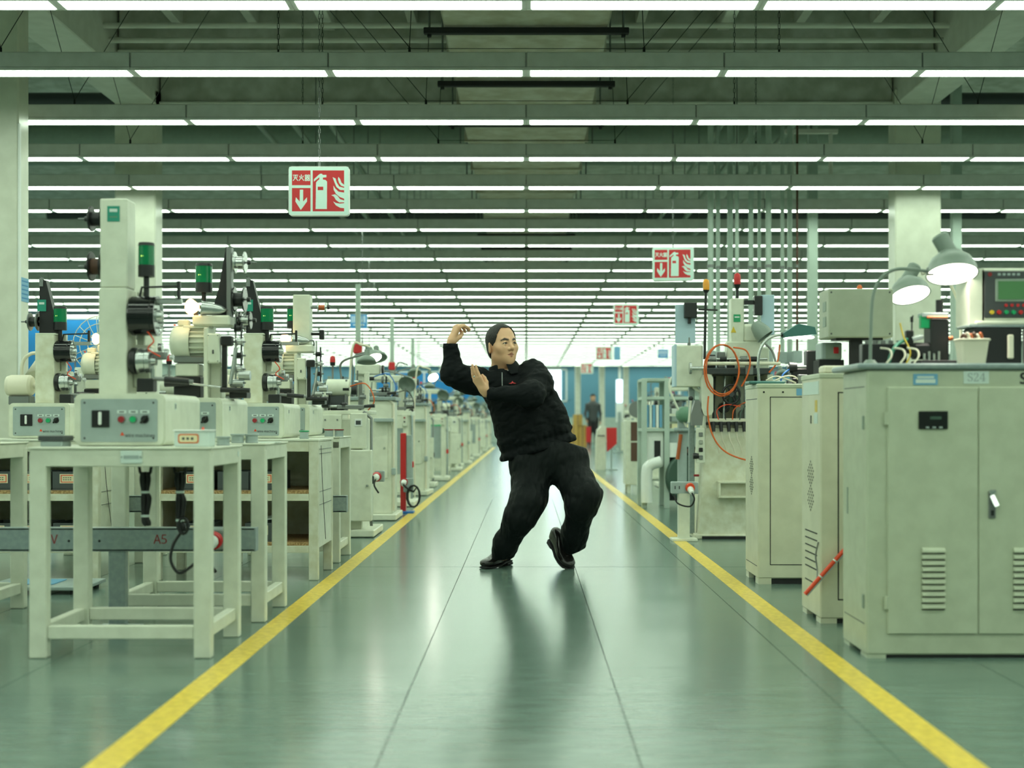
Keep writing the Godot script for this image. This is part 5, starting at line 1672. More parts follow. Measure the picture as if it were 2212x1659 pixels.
# ------------------------------------------------------------------ the receding lines of machines
func gooseneck(parent: Node3D, foot: Vector3, knee: Vector3, head: Vector3, r: float, m: Material, lit: bool, tilt := Vector3(0, -1, 0.2)):
	# bent arm with a dish shade; the dish opens along tilt
	var a := part("lamp_arm", tb(curve([foot, foot.lerp(knee, 0.6) + Vector3(0, 0.01, 0), knee, head + Vector3(0, r * 0.9, 0)], 7), 0.008, 8), mats.dull_steel, parent)
	part("arm_base", cy(foot - Vector3(0, 0.012, 0), foot + Vector3(0, 0.02, 0), 0.03, 0.014, 14), mats.dark_grey, a)
	var t := tilt.normalized()
	var top := head - t * r * 0.75
	var d := Geo.new()
	d.lathe(top, t, [Vector2(0, 0), Vector2(r * 0.30, 0.0), Vector2(r * 0.55, r * 0.10), Vector2(r * 0.86, r * 0.40), Vector2(r, r * 0.75), Vector2(r * 0.97, r * 0.75), Vector2(r * 0.82, r * 0.42), Vector2(r * 0.5, r * 0.16), Vector2(0, r * 0.12)], 26, true)
	var s := part("lamp_shade", d, m, parent, "round metal lamp shade")
	var n := Geo.new()
	n.lathe(top - t * r * 0.62 + Vector3(0, 0, 0), t, [Vector2(0, 0), Vector2(r * 0.26, 0), Vector2(r * 0.28, r * 0.05), Vector2(r * 0.28, r * 0.62)], 16)
	part("lamp_neck", n, m, s)
	if lit:
		var b := Geo.new()
		b.lathe(top, t, [Vector2(0, r * 0.16), Vector2(r * 0.45, r * 0.22), Vector2(r * 0.80, r * 0.50), Vector2(r * 0.93, r * 0.72), Vector2(0, r * 0.74)], 26)
		part("lamp_glow", b, mats.lamp_glow, s, "glowing lamp opening")
		var l := SpotLight3D.new()
		l.name = "lamp_light"
		l.light_color = Color(1.0, 0.98, 0.92)
		l.light_energy = 0.12
		l.light_size = r * 0.8
		l.spot_angle = 70.0
		l.spot_range = 30.0
		l.spot_attenuation = 2.0
		l.shadow_enabled = true
		parent.add_child(l, true)
		l.look_at_from_position(parent.global_position + top + t * r * 0.80, parent.global_position + top + t * (r + 1.0), Vector3(1, 0.01, 0))
		# spotlights keep their place when the parent moves

func beacon(parent: Node3D, p: Vector3, r: float, m: Material, pole := 0.10):
	var b := part("beacon", cy(p, p + Vector3(0, r * 1.2, 0), r * 0.9, r * 1.05, 14), mats.black, parent)
	part("beacon_pole", cy(p - Vector3(0, pole, 0), p, 0.008, -1, 8), mats.dull_steel, b)
	var g := Geo.new()
	g.lathe(p + Vector3(0, r * 1.2, 0), Vector3.UP, [Vector2(r, 0), Vector2(r * 1.02, r * 1.2), Vector2(r * 0.8, r * 2.2), Vector2(0, r * 2.6)], 14, true)
	part("beacon_dome", g, m, b)

func row_machine(pos: Vector3, kind: int, label: String) -> Node3D:
	# origin: floor, middle of the footprint (0.62 wide, 0.7 deep)
	var o := thing("bench_machine", label, "machine", pos, "cream machines in the receding lines")
	part("base_plate", bx(Vector3(0, 0.03, 0), Vector3(0.58, 0.05, 0.62), 0.006), mats.cream, o)
	for s in [-1, 1]:
		part("foot", cy(Vector3(s * 0.24, 0, 0.27), Vector3(s * 0.24, 0.012, 0.27), 0.03, -1, 12), mats.black_matt, o)
	if kind == 0:
		part("body", bx(Vector3(-0.03, 0.46, -0.04), Vector3(0.44, 0.82, 0.46), 0.008), mats.cream, o)
		var dr := part("cabinet_door", bx(Vector3(0.13, 0.38, 0.26), Vector3(0.28, 0.52, 0.10), 0.006), mats.cream_pale, o, "pale electric cabinet door")
		part("door_knob", cy(Vector3(0.24, 0.38, 0.31), Vector3(0.24, 0.38, 0.33), 0.010, 0.007, 10), mats.steel, dr)
		for y in [0.18, 0.56]: part("hinge", bx(Vector3(-0.012, y, 0.312), Vector3(0.008, 0.04, 0.006)), mats.steel, dr)
		var mb := part("meter_box", bx(Vector3(0.17, 0.78, 0.22), Vector3(0.12, 0.26, 0.10), 0.006), mats.cream, o)
		part("meter", bx(Vector3(0.17, 0.84, 0.272), Vector3(0.055, 0.055, 0.006), 0.002), mats.white, mb, "small square meter")
		part("meter_face", bx(Vector3(0.17, 0.84, 0.276), Vector3(0.036, 0.03, 0.002)), mats.dark_grey, mb)
		part("panel", bx(Vector3(-0.08, 0.80, 0.20), Vector3(0.24, 0.20, 0.05), 0.005), mats.cream, o)
		part("green_knob", cy(Vector3(-0.10, 0.78, 0.226), Vector3(-0.10, 0.78, 0.25), 0.02, 0.016, 14), mats.dark_green, o)
		for k in 6: part("panel_bolt", cy(Vector3(-0.17 + (k % 3) * 0.09, 0.74 + (k / 3) * 0.12, 0.226), Vector3(-0.17 + (k % 3) * 0.09, 0.74 + (k / 3) * 0.12, 0.231), 0.007, -1, 8), mats.dull_steel, o)
		part("bed", bx(Vector3(0, 0.915, 0), Vector3(0.50, 0.03, 0.40), 0.004), mats.cream, o)
		var mg := Geo.new()
		mg.lathe(Vector3(-0.09, 1.10, 0.08), Vector3.RIGHT, [Vector2(0, 0), Vector2(0.05, 0), Vector2(0.064, 0.006), Vector2(0.064, 0.17), Vector2(0.05, 0.176), Vector2(0, 0.178)], 24)
		part("motor", mg, mats.cream_pale, o, "pale cylindrical motor")
		part("motor_seat", bx(Vector3(0.0, 0.985, 0.06), Vector3(0.12, 0.11, 0.12), 0.005), mats.dark_grey, o)
		part("slide", cy(Vector3(-0.2, 0.96, 0.14), Vector3(0.22, 0.96, 0.14), 0.012, -1, 10), mats.steel, o)
		part("slide_knob", bx(Vector3(0.05, 0.965, 0.16), Vector3(0.05, 0.05, 0.05), 0.012), mats.black, o)
		part("upright", bx(Vector3(0.20, 1.07, 0.0), Vector3(0.035, 0.30, 0.035), 0.003), mats.cream, o)
		part("upright", bx(Vector3(0.14, 1.04, -0.1), Vector3(0.03, 0.24, 0.03), 0.003), mats.dull_steel, o)
		gooseneck(o, Vector3(-0.02, 0.935, -0.12), Vector3(0.0, 1.30, -0.1), Vector3(0.20, 1.29, 0.0), 0.075, mats.lamp_grey, false)
		beacon(o, Vector3(-0.06, 1.27, -0.02), 0.020, mats.red, 0.30)
	elif kind == 1:
		part("body", bx(Vector3(0.02, 0.54, 0), Vector3(0.46, 0.98, 0.42), 0.01), mats.cream_pale, o)
		part("top_plate", bx(Vector3(0.02, 1.045, 0), Vector3(0.52, 0.03, 0.48), 0.004), mats.galvanized, o)
		var dr := part("cabinet_door", bx(Vector3(0.06, 0.62, 0.214), Vector3(0.30, 0.52, 0.012), 0.003), mats.cream, o)
		part("door_knob", cy(Vector3(0.18, 0.62, 0.22), Vector3(0.18, 0.62, 0.24), 0.010, 0.007, 10), mats.steel, dr)
		part("drip_tray", bx(Vector3(0.18, 0.86, 0.26), Vector3(0.16, 0.03, 0.10), 0.004), mats.panel_grey, o)
		part("spindle_post", bx(Vector3(-0.05, 1.18, 0.0), Vector3(0.08, 0.26, 0.08), 0.006), mats.cream, o)
		part("spindle_head", bx(Vector3(0.02, 1.30, 0.02), Vector3(0.22, 0.09, 0.12), 0.01), mats.cream_pale, o)
		for k in 3:
			var g := Geo.new()
			g.disc(Vector3(0.14, 1.30 - k * 0.09, 0.06), Vector3.RIGHT, 0.04 - k * 0.006, 0.02, 20)
			part("wheel", g, mats.dull_steel if k % 2 else mats.black, o)
		part("wheel_shaft", cy(Vector3(0.02, 1.21, 0.06), Vector3(0.20, 1.21, 0.06), 0.008, -1, 8), mats.steel, o)
		part("wheel_shaft", cy(Vector3(-0.02, 1.12, 0.06), Vector3(0.20, 1.12, 0.06), 0.008, -1, 8), mats.steel, o)
		part("tool_block", bx(Vector3(0.16, 1.10, -0.04), Vector3(0.10, 0.09, 0.1), 0.006), mats.dull_steel, o)
		part("tool_arm", tb([Vector3(0.22, 1.06, 0.05), Vector3(0.22, 1.2, 0.05), Vector3(0.16, 1.26, 0.05)], 0.01, 8), mats.cream, o)
		gooseneck(o, Vector3(-0.14, 1.06, -0.1), Vector3(-0.12, 1.42, -0.08), Vector3(0.10, 1.40, 0.0), 0.085, mats.lamp_grey, false, Vector3(0.2, -1, 0.45))
		beacon(o, Vector3(0.04, 1.38, -0.08), 0.018, mats.red, 0.1)
	elif kind == 2:
		part("frame_leg", bx(Vector3(-0.20, 0.48, 0.2), Vector3(0.06, 0.86, 0.06), 0.004), mats.cream, o)
		part("frame_leg", bx(Vector3(0.20, 0.48, 0.2), Vector3(0.06, 0.86, 0.06), 0.004), mats.cream, o)
		part("frame_leg", bx(Vector3(-0.20, 0.48, -0.2), Vector3(0.06, 0.86, 0.06), 0.004), mats.cream, o)
		part("frame_leg", bx(Vector3(0.20, 0.48, -0.2), Vector3(0.06, 0.86, 0.06), 0.004), mats.cream, o)
		part("bed", bx(Vector3(0, 0.93, 0), Vector3(0.50, 0.05, 0.48), 0.005), mats.cream_pale, o)
		part("panel", bx(Vector3(0.02, 0.55, 0.10), Vector3(0.34, 0.46, 0.16), 0.006), mats.panel_grey, o)
		part("button_box", bx(Vector3(0.19, 0.86, 0.25), Vector3(0.05, 0.12, 0.05), 0.005), mats.cream, o)
		part("button", cy(Vector3(0.19, 0.885, 0.275), Vector3(0.19, 0.885, 0.285), 0.009, -1, 10), mats.red_button, o)
		part("button", cy(Vector3(0.19, 0.845, 0.275), Vector3(0.19, 0.845, 0.285), 0.009, -1, 10), mats.dark_grey, o)
		part("arch_post", bx(Vector3(-0.16, 1.12, 0), Vector3(0.07, 0.34, 0.10), 0.006), mats.cream, o)
		part("arch_post", bx(Vector3(0.14, 1.06, 0), Vector3(0.06, 0.22, 0.10), 0.006), mats.cream, o)
		part("arch_beam", bx(Vector3(-0.02, 1.28, 0), Vector3(0.34, 0.07, 0.11), 0.01), mats.cream_pale, o)
		var g := Geo.new()
		g.disc(Vector3(-0.02, 1.12, 0.08), Vector3.BACK, 0.075, 0.03, 26)
		part("face_plate", g, mats.dull_steel, o)
		part("chuck", cy(Vector3(-0.02, 1.12, 0.10), Vector3(-0.02, 1.12, 0.16), 0.03, 0.02, 14), mats.black, o)
		part("crank", tb([Vector3(0.17, 1.02, 0.06), Vector3(0.25, 1.02, 0.06), Vector3(0.25, 0.97, 0.06)], 0.009, 8), mats.steel, o)
		part("crank_knob", cy(Vector3(0.25, 0.96, 0.05), Vector3(0.25, 0.96, 0.10), 0.014, -1, 10), mats.black, o)
		part("lens_arm", tb(curve([Vector3(0.06, 1.32, -0.02), Vector3(0.10, 1.44, -0.02), Vector3(0.2, 1.42, 0.06)]), 0.007, 8), mats.dull_steel, o)
		gooseneck(o, Vector3(0.0, 0.955, -0.16), Vector3(-0.05, 1.36, -0.12), Vector3(0.20, 1.22, 0.10), 0.09, mats.lamp_grey, false, Vector3(-0.3, -0.6, 1.0))
		beacon(o, Vector3(-0.12, 1.36, 0), 0.017, mats.red, 0.06)
	# rods, knobs and lines that crowd every bed
	var top: float = [0.93, 1.06, 0.955][kind]
	for k in 4:
		var x := -0.20 + k * 0.125
		part("work_rod", cy(Vector3(x, top, 0.12 - 0.05 * (k % 2)), Vector3(x + 0.012, top + 0.13 + 0.05 * ((k * 7 + kind) % 3), 0.12), 0.007, -1, 8), [mats.steel, mats.black, mats.dull_steel][(k + kind) % 3], o)
		part("rod_knob", cy(Vector3(x - 0.012, top + 0.10 + 0.03 * (k % 3), 0.13), Vector3(x + 0.034, top + 0.10 + 0.03 * (k % 3), 0.13), 0.016, -1, 10), [mats.black, mats.steel, mats.black, mats.dull_steel][k], o)
	part("tool_slide", bx(Vector3(0.10, top + 0.025, 0.16), Vector3(0.20, 0.03, 0.05), 0.004), mats.dull_steel, o)
	part("tool_handle", cy(Vector3(0.20, top + 0.03, 0.17), Vector3(0.28, top + 0.035, 0.18), 0.011, 0.014, 10), mats.black, o)
	part("dark_gear", cy(Vector3(-0.11, top + 0.06, 0.17), Vector3(-0.06, top + 0.06, 0.17), 0.042, -1, 16), mats.black, o)
	part("air_line", tb(curve([Vector3(0.22, top, 0.10), Vector3(0.27, top + 0.08, 0.12), Vector3(0.20, top + 0.20, 0.10), Vector3(0.06, top + 0.17, 0.10)]), 0.005, 6), [mats.orange, mats.blue_wire, mats.rubber][kind], o)
	part("side_pipe", tb([Vector3(0.26, 0.08, 0.22), Vector3(0.26, top - 0.06, 0.22), Vector3(0.20, top - 0.01, 0.20)], 0.011, 8), [mats.dull_steel, mats.wire_white, mats.galvanized][kind], o)
	part("side_valve", bx(Vector3(0.262, 0.42, 0.235), Vector3(0.035, 0.06, 0.035), 0.005), [mats.black, mats.panel_grey, mats.red][kind], o)
	part("cable_duct", bx(Vector3(-0.24, 0.50, 0.16), Vector3(0.04, 0.80, 0.04), 0.004), mats.galvanized, o)
	return o

func build_machine_row():
	# aisle-side line beyond the tables
	var x := -1.40
	var spots := [[10.1, 0, "cream machine with meter box, pale motor and electric cabinet door, beyond the tables"],
		[11.75, 1, "cream machine with grey-topped cabinet body between the red hose post and the meter machine"],
		[13.6, 2, "cream framed machine with face plate just beyond the red hose post"]]
	var firsts := []
	for s in spots: firsts.append(row_machine(Vector3(x, 0, -s[0]), s[1], s[2]))
	var z := 15.6
	var k := 0
	while z < 47.0:
		if absf(z - 21.4) > 1.2:
			copy(firsts[[1, 0, 2][k % 3]], Vector3(x - 0.06 * (k % 2), 0, -z), "cream bench machine in the long line receding along the yellow line").rotation.y = 0.04 * (k % 3 - 1)
		k += 1
		z += 1.9 if z < 26 else 2.7
	# lines further from the aisle
	for line in 3:
		z = 9.9 + 0.4 * line
		k = line
		while z < 40.0:
			var px := x - 1.18 * (line + 1) - (0.3 if line > 0 else 0.0)
			if not (absf(px + 3.83) < 0.55 and (absf(z - 9.6) < 0.8 or absf(z - 13.3) < 0.8)):
				copy(firsts[[0, 2, 1][k % 3]], Vector3(px, 0, -z), "cream bench machine in an outer line behind the aisle machines")
			k += 1
			z += 2.1 if z < 22 else 3.2
	# across the aisle
	z = 17.5
	k = 0
	while z < 22.5:
		var c := copy(firsts[[2, 1, 0][k % 3]], Vector3(1.98, 0, -z), "cream bench machine in the line on the cabinet side of the aisle")
		k += 1
		z += 2.3 if z < 26 else 2.9
	for line in 3:
		z = 11.6 + 0.5 * line
		k = line
		while z < 40.0:
			var px := 2.95 + 1.25 * line
			if not (absf(px - 3.83) < 0.55 and (absf(z - 13.3) < 0.8)):
				copy(firsts[[2, 0, 1][k % 3]], Vector3(px, 0, -z), "cream bench machine in an outer line behind the cabinets")
			k += 1
			z += 2.2 if z < 22 else 3.3
	# the red hose post with its coil of black hose
	var rp := thing("hose_post", "red steel post with a grey strip and plug beside the yellow line", "post", Vector3(-1.14, 0, -12.45))
	part("post", bx(Vector3(0, 0.37, 0), Vector3(0.05, 0.74, 0.08), 0.004), mats.red, rp)
	part("strip", bx(Vector3(0.055, 0.47, 0), Vector3(0.05, 0.5, 0.05), 0.003), mats.panel_grey, rp)
	part("socket_box", bx(Vector3(0.05, 0.26, 0.03), Vector3(0.09, 0.13, 0.06), 0.006), mats.panel_grey, rp)
	part("plug", cy(Vector3(0.01, 0.29, 0.06), Vector3(0.01, 0.27, 0.12), 0.03, 0.02, 14), mats.white, rp)
	part("plug_collar", cy(Vector3(0.01, 0.293, 0.05), Vector3(0.01, 0.288, 0.068), 0.036, -1, 16), mats.red, rp)
	part("cross_foot", bx(Vector3(0.02, 0.01, 0.02), Vector3(0.16, 0.02, 0.16), 0.003), mats.blue_wire, rp)
	var hs := Geo.new()
	var pts := []
	for i in 40:
		var a := TAU * i / 13.0 + 0.6
		pts.append(Vector3(0.10 + sin(a) * (0.055 + 0.003 * (i / 13)), 0.16 + cos(a) * 0.10, 0.06 + 0.012 * (i / 13.0)))
	var full := curve([Vector3(0.01, 0.27, 0.125), Vector3(0.04, 0.24, 0.13), Vector3(0.10, 0.20, 0.08)], 5)
	hs.tube(full + pts, 0.009, 7)
	solo("coiled_hose", hs, mats.rubber, "coil of black cable hanging from the red post", "cable", Vector3(-1.14, 0, -12.45))
	power_socket(Vector3(-1.155, 0.38, -10.39), "red-ringed white plug on the machine beside the electric cabinet door")
	# a table with a green cloth
	var gt := work_table(-1.22, 21.0, "cream table with green cloth far along the aisle", 0.8, 0.7)
	solo("green_cloth", bx(Vector3(0, 0.02, 0), Vector3(0.5, 0.04, 0.4), 0.01), mats.jade, "green cloth folded on the distant table", "cloth", Vector3(-1.55, TOP, -21.3))

# ------------------------------------------------------------------ the cabinets across the aisle and the gear on them
func cabinet_shell(called_m: Material, o: Node3D, w: float, d: float, h: float, gap := 0.012):
	part("body", b_(Vector3(0, gap, -d), Vector3(w, h, 0), 0.006), called_m, o)
	part("foot_rail", b_(Vector3(0.03, 0, -d + 0.03), Vector3(w - 0.03, gap, -0.012)), mats.black_matt, o)
	for s in [[0.0, -0.05], [w - 0.07, -0.05], [0.0, -d + 0.05], [w - 0.07, -d + 0.05]]:
		part("foot", b_(Vector3(s[0] + 0.002, 0, s[1] - 0.04), Vector3(s[0] + 0.07, gap + 0.001, s[1] + 0.048)), called_m, o)

func groove(o: Node3D, x0: float, x1: float, y0: float, y1: float, z: float, wdt := 0.004, m: Material = null):
	# recess line round a door: thin dark bars let into the face
	var mm: Material = m if m else mats.dark_grey
	part("door_gap", b_(Vector3(x0, y0, z - 0.004), Vector3(x0 + wdt, y1, z + 0.0012)), mm, o)
	part("door_gap", b_(Vector3(x1 - wdt, y0, z - 0.004), Vector3(x1, y1, z + 0.0012)), mm, o)
	part("door_gap", b_(Vector3(x0, y1 - wdt, z - 0.004), Vector3(x1, y1, z + 0.0012)), mm, o)
	part("door_gap", b_(Vector3(x0, y0, z - 0.004), Vector3(x1, y0 + wdt, z + 0.0012)), mm, o)

func louver(parent: Node3D, p: Vector3, w: float):
	var g := Geo.new()
	var prof := PackedVector2Array([Vector2(0, 0), Vector2(0.014, 0.004), Vector2(0.013, 0.010), Vector2(0.006, 0.018), Vector2(0, 0.020)])
	g.prism(prof, Transform3D(Basis(Vector3.FORWARD, Vector3.UP, Vector3.RIGHT) * Basis(Vector3.UP, PI), p), w)
	part("louver", g, mats.cabinet_green, parent)
	part("louver_slot", bx(p + Vector3(0, -0.002, 0.001), Vector3(w, 0.004, 0.002)), mats.black_matt, parent)

func build_cabinets():
	# --- the two-door cabinet marked S24
	var o := thing("control_cabinet", "grey-green two-door steel cabinet marked S24 with louvers and chrome latch", "cabinet", Vector3(1.22, 0, -4.815), "control cabinets along the aisle")
	var W := 0.80
	cabinet_shell(mats.cabinet_green, o, W, 0.36, 1.035)
	part("worktop", b_(Vector3(-0.035, 1.036, -0.40), Vector3(W + 0.03, 1.058, 0.014), 0.006), mats.galvanized, o, "grey metal worktop")
	for k in 2:
		var x0 := 0.073 + k * 0.327
		var dr := part("door", b_(Vector3(x0, 0.088, -0.002), Vector3(x0 + 0.3245, 0.973, 0.010), 0.003), mats.cabinet_green, o)
		for q in 10: louver(dr, Vector3(x0 + 0.163, 0.178 + q * 0.0222, 0.010), 0.082)
		var hx := x0 - 0.005 if k == 0 else x0 + 0.328
		for y in [0.20, 0.86]:
			part("hinge", cy(Vector3(hx, y - 0.022, 0.008), Vector3(hx, y + 0.022, 0.008), 0.008, -1, 10), mats.cabinet_green, dr)
		if k == 0:
			var dp := part("display", bx(Vector3(x0 + 0.162, 0.854, 0.013), Vector3(0.104, 0.064, 0.010), 0.002), mats.black_gloss, dr, "black counter display")
			part("display_window", bx(Vector3(x0 + 0.17, 0.862, 0.0185), Vector3(0.040, 0.010, 0.002)), mats.dark_green, dp)
			for q in 3: part("display_key", bx(Vector3(x0 + 0.14 + q * 0.024, 0.828, 0.0185), Vector3(0.012, 0.006, 0.002)), mats.panel_grey, dp)
		else:
			var lt := part("latch", bx(Vector3(x0 + 0.046, 0.553, 0.013), Vector3(0.026, 0.10, 0.008), 0.003), mats.dull_steel, dr, "chrome door latch")
			part("latch_button", bx(Vector3(x0 + 0.046, 0.598, 0.020), Vector3(0.026, 0.016, 0.014), 0.004), mats.chrome, lt)
			var g := Geo.new()
			g.obox(Transform3D(Basis(Vector3.BACK, 0.35) * Basis(Vector3.RIGHT, -0.3), Vector3(x0 + 0.05, 0.566, 0.026)), Vector3(0.020, 0.046, 0.007), 0.002)
			part("latch_handle", g, mats.chrome, lt)
			part("keyhole", bx(Vector3(x0 + 0.046, 0.522, 0.018), Vector3(0.012, 0.02, 0.003), 0.001), mats.black, lt)
	var pl := part("rating_plate", bx(Vector3(0.211, 1.000, 0.001), Vector3(0.088, 0.040, 0.004), 0.001), mats.blue_pale, o, "pale blue rating plate")
	part("plate_print", bx(Vector3(0.211, 1.008, 0.0035), Vector3(0.06, 0.008, 0.001)), mats.paper, pl)
	part("plate_print", bx(Vector3(0.211, 0.994, 0.0035), Vector3(0.07, 0.014, 0.001)), mats.paper, pl)
	var tg := part("number_tag", bx(Vector3(0.393, 1.007, 0.001), Vector3(0.092, 0.045, 0.003), 0.001), mats.paper, o, "white tag reading S24")
	letters("number", "S24", 0.040, Vector3(0.393, 1.007, 0.0030), mats.panel_grey, tg, Basis(), "Droid Serif")
	letters("big_letter", "S24", 0.058, Vector3(0.595, 1.003, 0.0012), mats.black, o, Basis(), "Droid Sans", true)
	# side towards the aisle
	for y in [0.973, 0.118]: part("side_gap", b_(Vector3(-0.0012, y, -0.33), Vector3(0.004, y + 0.003, -0.03)), mats.dark_grey, o)
	for y in [0.845, 0.20]: part("side_hinge", b_(Vector3(-0.006, y - 0.025, -0.045), Vector3(0.004, y + 0.025, -0.03), 0.002), mats.grey_green, o)
	part("side_slot", b_(Vector3(-0.002, 0.50, -0.29), Vector3(0.004, 0.60, -0.275)), mats.grey_green, o)
	# --- the second cabinet with louvers and the orange tube
	var c2 := thing("control_cabinet", "cream cabinet with perforated and slotted side, an orange tube leaning on it", "cabinet", Vector3(1.235, 0, -5.64), "control cabinets along the aisle")
	cabinet_shell(mats.cabinet_cream, c2, 0.78, 0.38, 1.048, 0.02)
	groove(c2, 0.073, 0.72, 0.098, 0.973, 0.0, 0.005, mats.black_matt)
	part("top_lid", b_(Vector3(-0.004, 1.03, -0.384), Vector3(0.784, 1.052, 0.004), 0.004), mats.cabinet_green, c2)
	part("white_label", b_(Vector3(-0.002, 0.965, -0.34), Vector3(0.004, 1.02, -0.03)), mats.paper, c2, "white side label")
	part("yellow_mark", b_(Vector3(-0.002, 0.89, -0.10), Vector3(0.004, 0.94, -0.06)), mats.yellow_button, c2)
	part("white_mark", b_(Vector3(-0.002, 0.84, -0.12), Vector3(0.004, 0.885, -0.05)), mats.paper, c2)
	part("key_slot", b_(Vector3(-0.002, 0.84, -0.19), Vector3(0.004, 0.875, -0.175)), mats.black_matt, c2)
	perforations(c2, 0.0, 0.57, -0.19, 0.17, 0.09)
	for q in 7:
		var y := 0.37 - q * 0.031 - (0.03 if q == 6 else 0.0)
		part("vent_slot", b_(Vector3(-0.0015, y, -0.30), Vector3(0.004, y + 0.005, -0.06)), mats.black_matt, c2)
	var ot := thing("orange_tube", "orange-red plastic tube with white bands leaning against the slotted cabinet", "tube", Vector3.ZERO)
	var a0 := Vector3(1.165, 0.127, -5.612)
	var a1 := Vector3(1.345, 0.330, -5.612)
	part("tube", tb([a0, a1], 0.009, 10), mats.orange_red, ot)
	part("edge_strip", tb([a0 + Vector3(0.008, -0.006, 0.004), a1 + Vector3(0.008, -0.006, 0.004)], 0.003, 6), mats.panel_grey, ot)
	for q in [0.35, 0.68]:
		var mid := a0.lerp(a1, q)
		part("band", cy(mid, mid + (a1 - a0).normalized() * 0.006, 0.0105, -1, 10), mats.paper, ot)
	solo("grey_wire", tb(curve([Vector3(1.231, 0.34, -5.66), Vector3(1.222, 0.28, -5.67), Vector3(1.226, 0.22, -5.655), Vector3(1.215, 0.185, -5.62)]), 0.0035, 6), mats.dull_steel, "thin grey wire running down to the orange tube", "wire")
	# --- the third cabinet
	var c3 := thing("control_cabinet", "plain cream cabinet with perforated side and worn foot, next to the cast machine", "cabinet", Vector3(1.208, 0, -7.0), "control cabinets along the aisle")
	cabinet_shell(mats.cabinet_cream, c3, 0.78, 0.40, 1.040, 0.03)
	groove(c3, 0.062, 0.70, 0.10, 0.978, 0.0, 0.004, mats.black_matt)
	part("top_lid", b_(Vector3(-0.004, 1.022, -0.404), Vector3(0.784, 1.046, 0.004), 0.004), mats.cabinet_green, c3)
	for y in [0.965, 0.09]: part("side_gap", b_(Vector3(-0.0012, y, -0.37), Vector3(0.004, y + 0.004, -0.03)), mats.dark_grey, c3)
	for q in 2: part("screw", cy(Vector3(0.03 + q * 0.10, 1.002, 0.0), Vector3(0.03 + q * 0.10, 1.002, 0.003), 0.005, -1, 8), mats.black, c3)
	part("blue_plate", b_(Vector3(0.20, 0.985, -0.001), Vector3(0.24, 1.02, 0.003)), mats.blue_pale, c3)
	perforations(c3, 0.0, 0.56, -0.20, 0.16, 0.08)

func perforations(o: Node3D, x: float, y: float, z: float, hh: float, hw: float):
	# round vent holes in two diamonds, one below the other
	var g := Geo.new()
	var hole := Geo.new()
	hole.lathe(Vector3(-0.0012, 0, 0), Vector3.RIGHT, [Vector2(0, 0), Vector2(0.0052, 0), Vector2(0.0052, 0.004)], 8)
	var me := hole.mesh()
	var n := 0
	for r in range(-8, 9):
		var half := 1 + (8 - absi(absi(r) - 4) * 2) / 3
		if r % 8 == 0: half = 1
		for k in range(-half, half + 1):
			if (k + r) % 2: continue
			shared("vent_hole", me, mats.black_matt, o, Vector3(x, y + r * hh / 13.0, z + k * hw / 5.0))

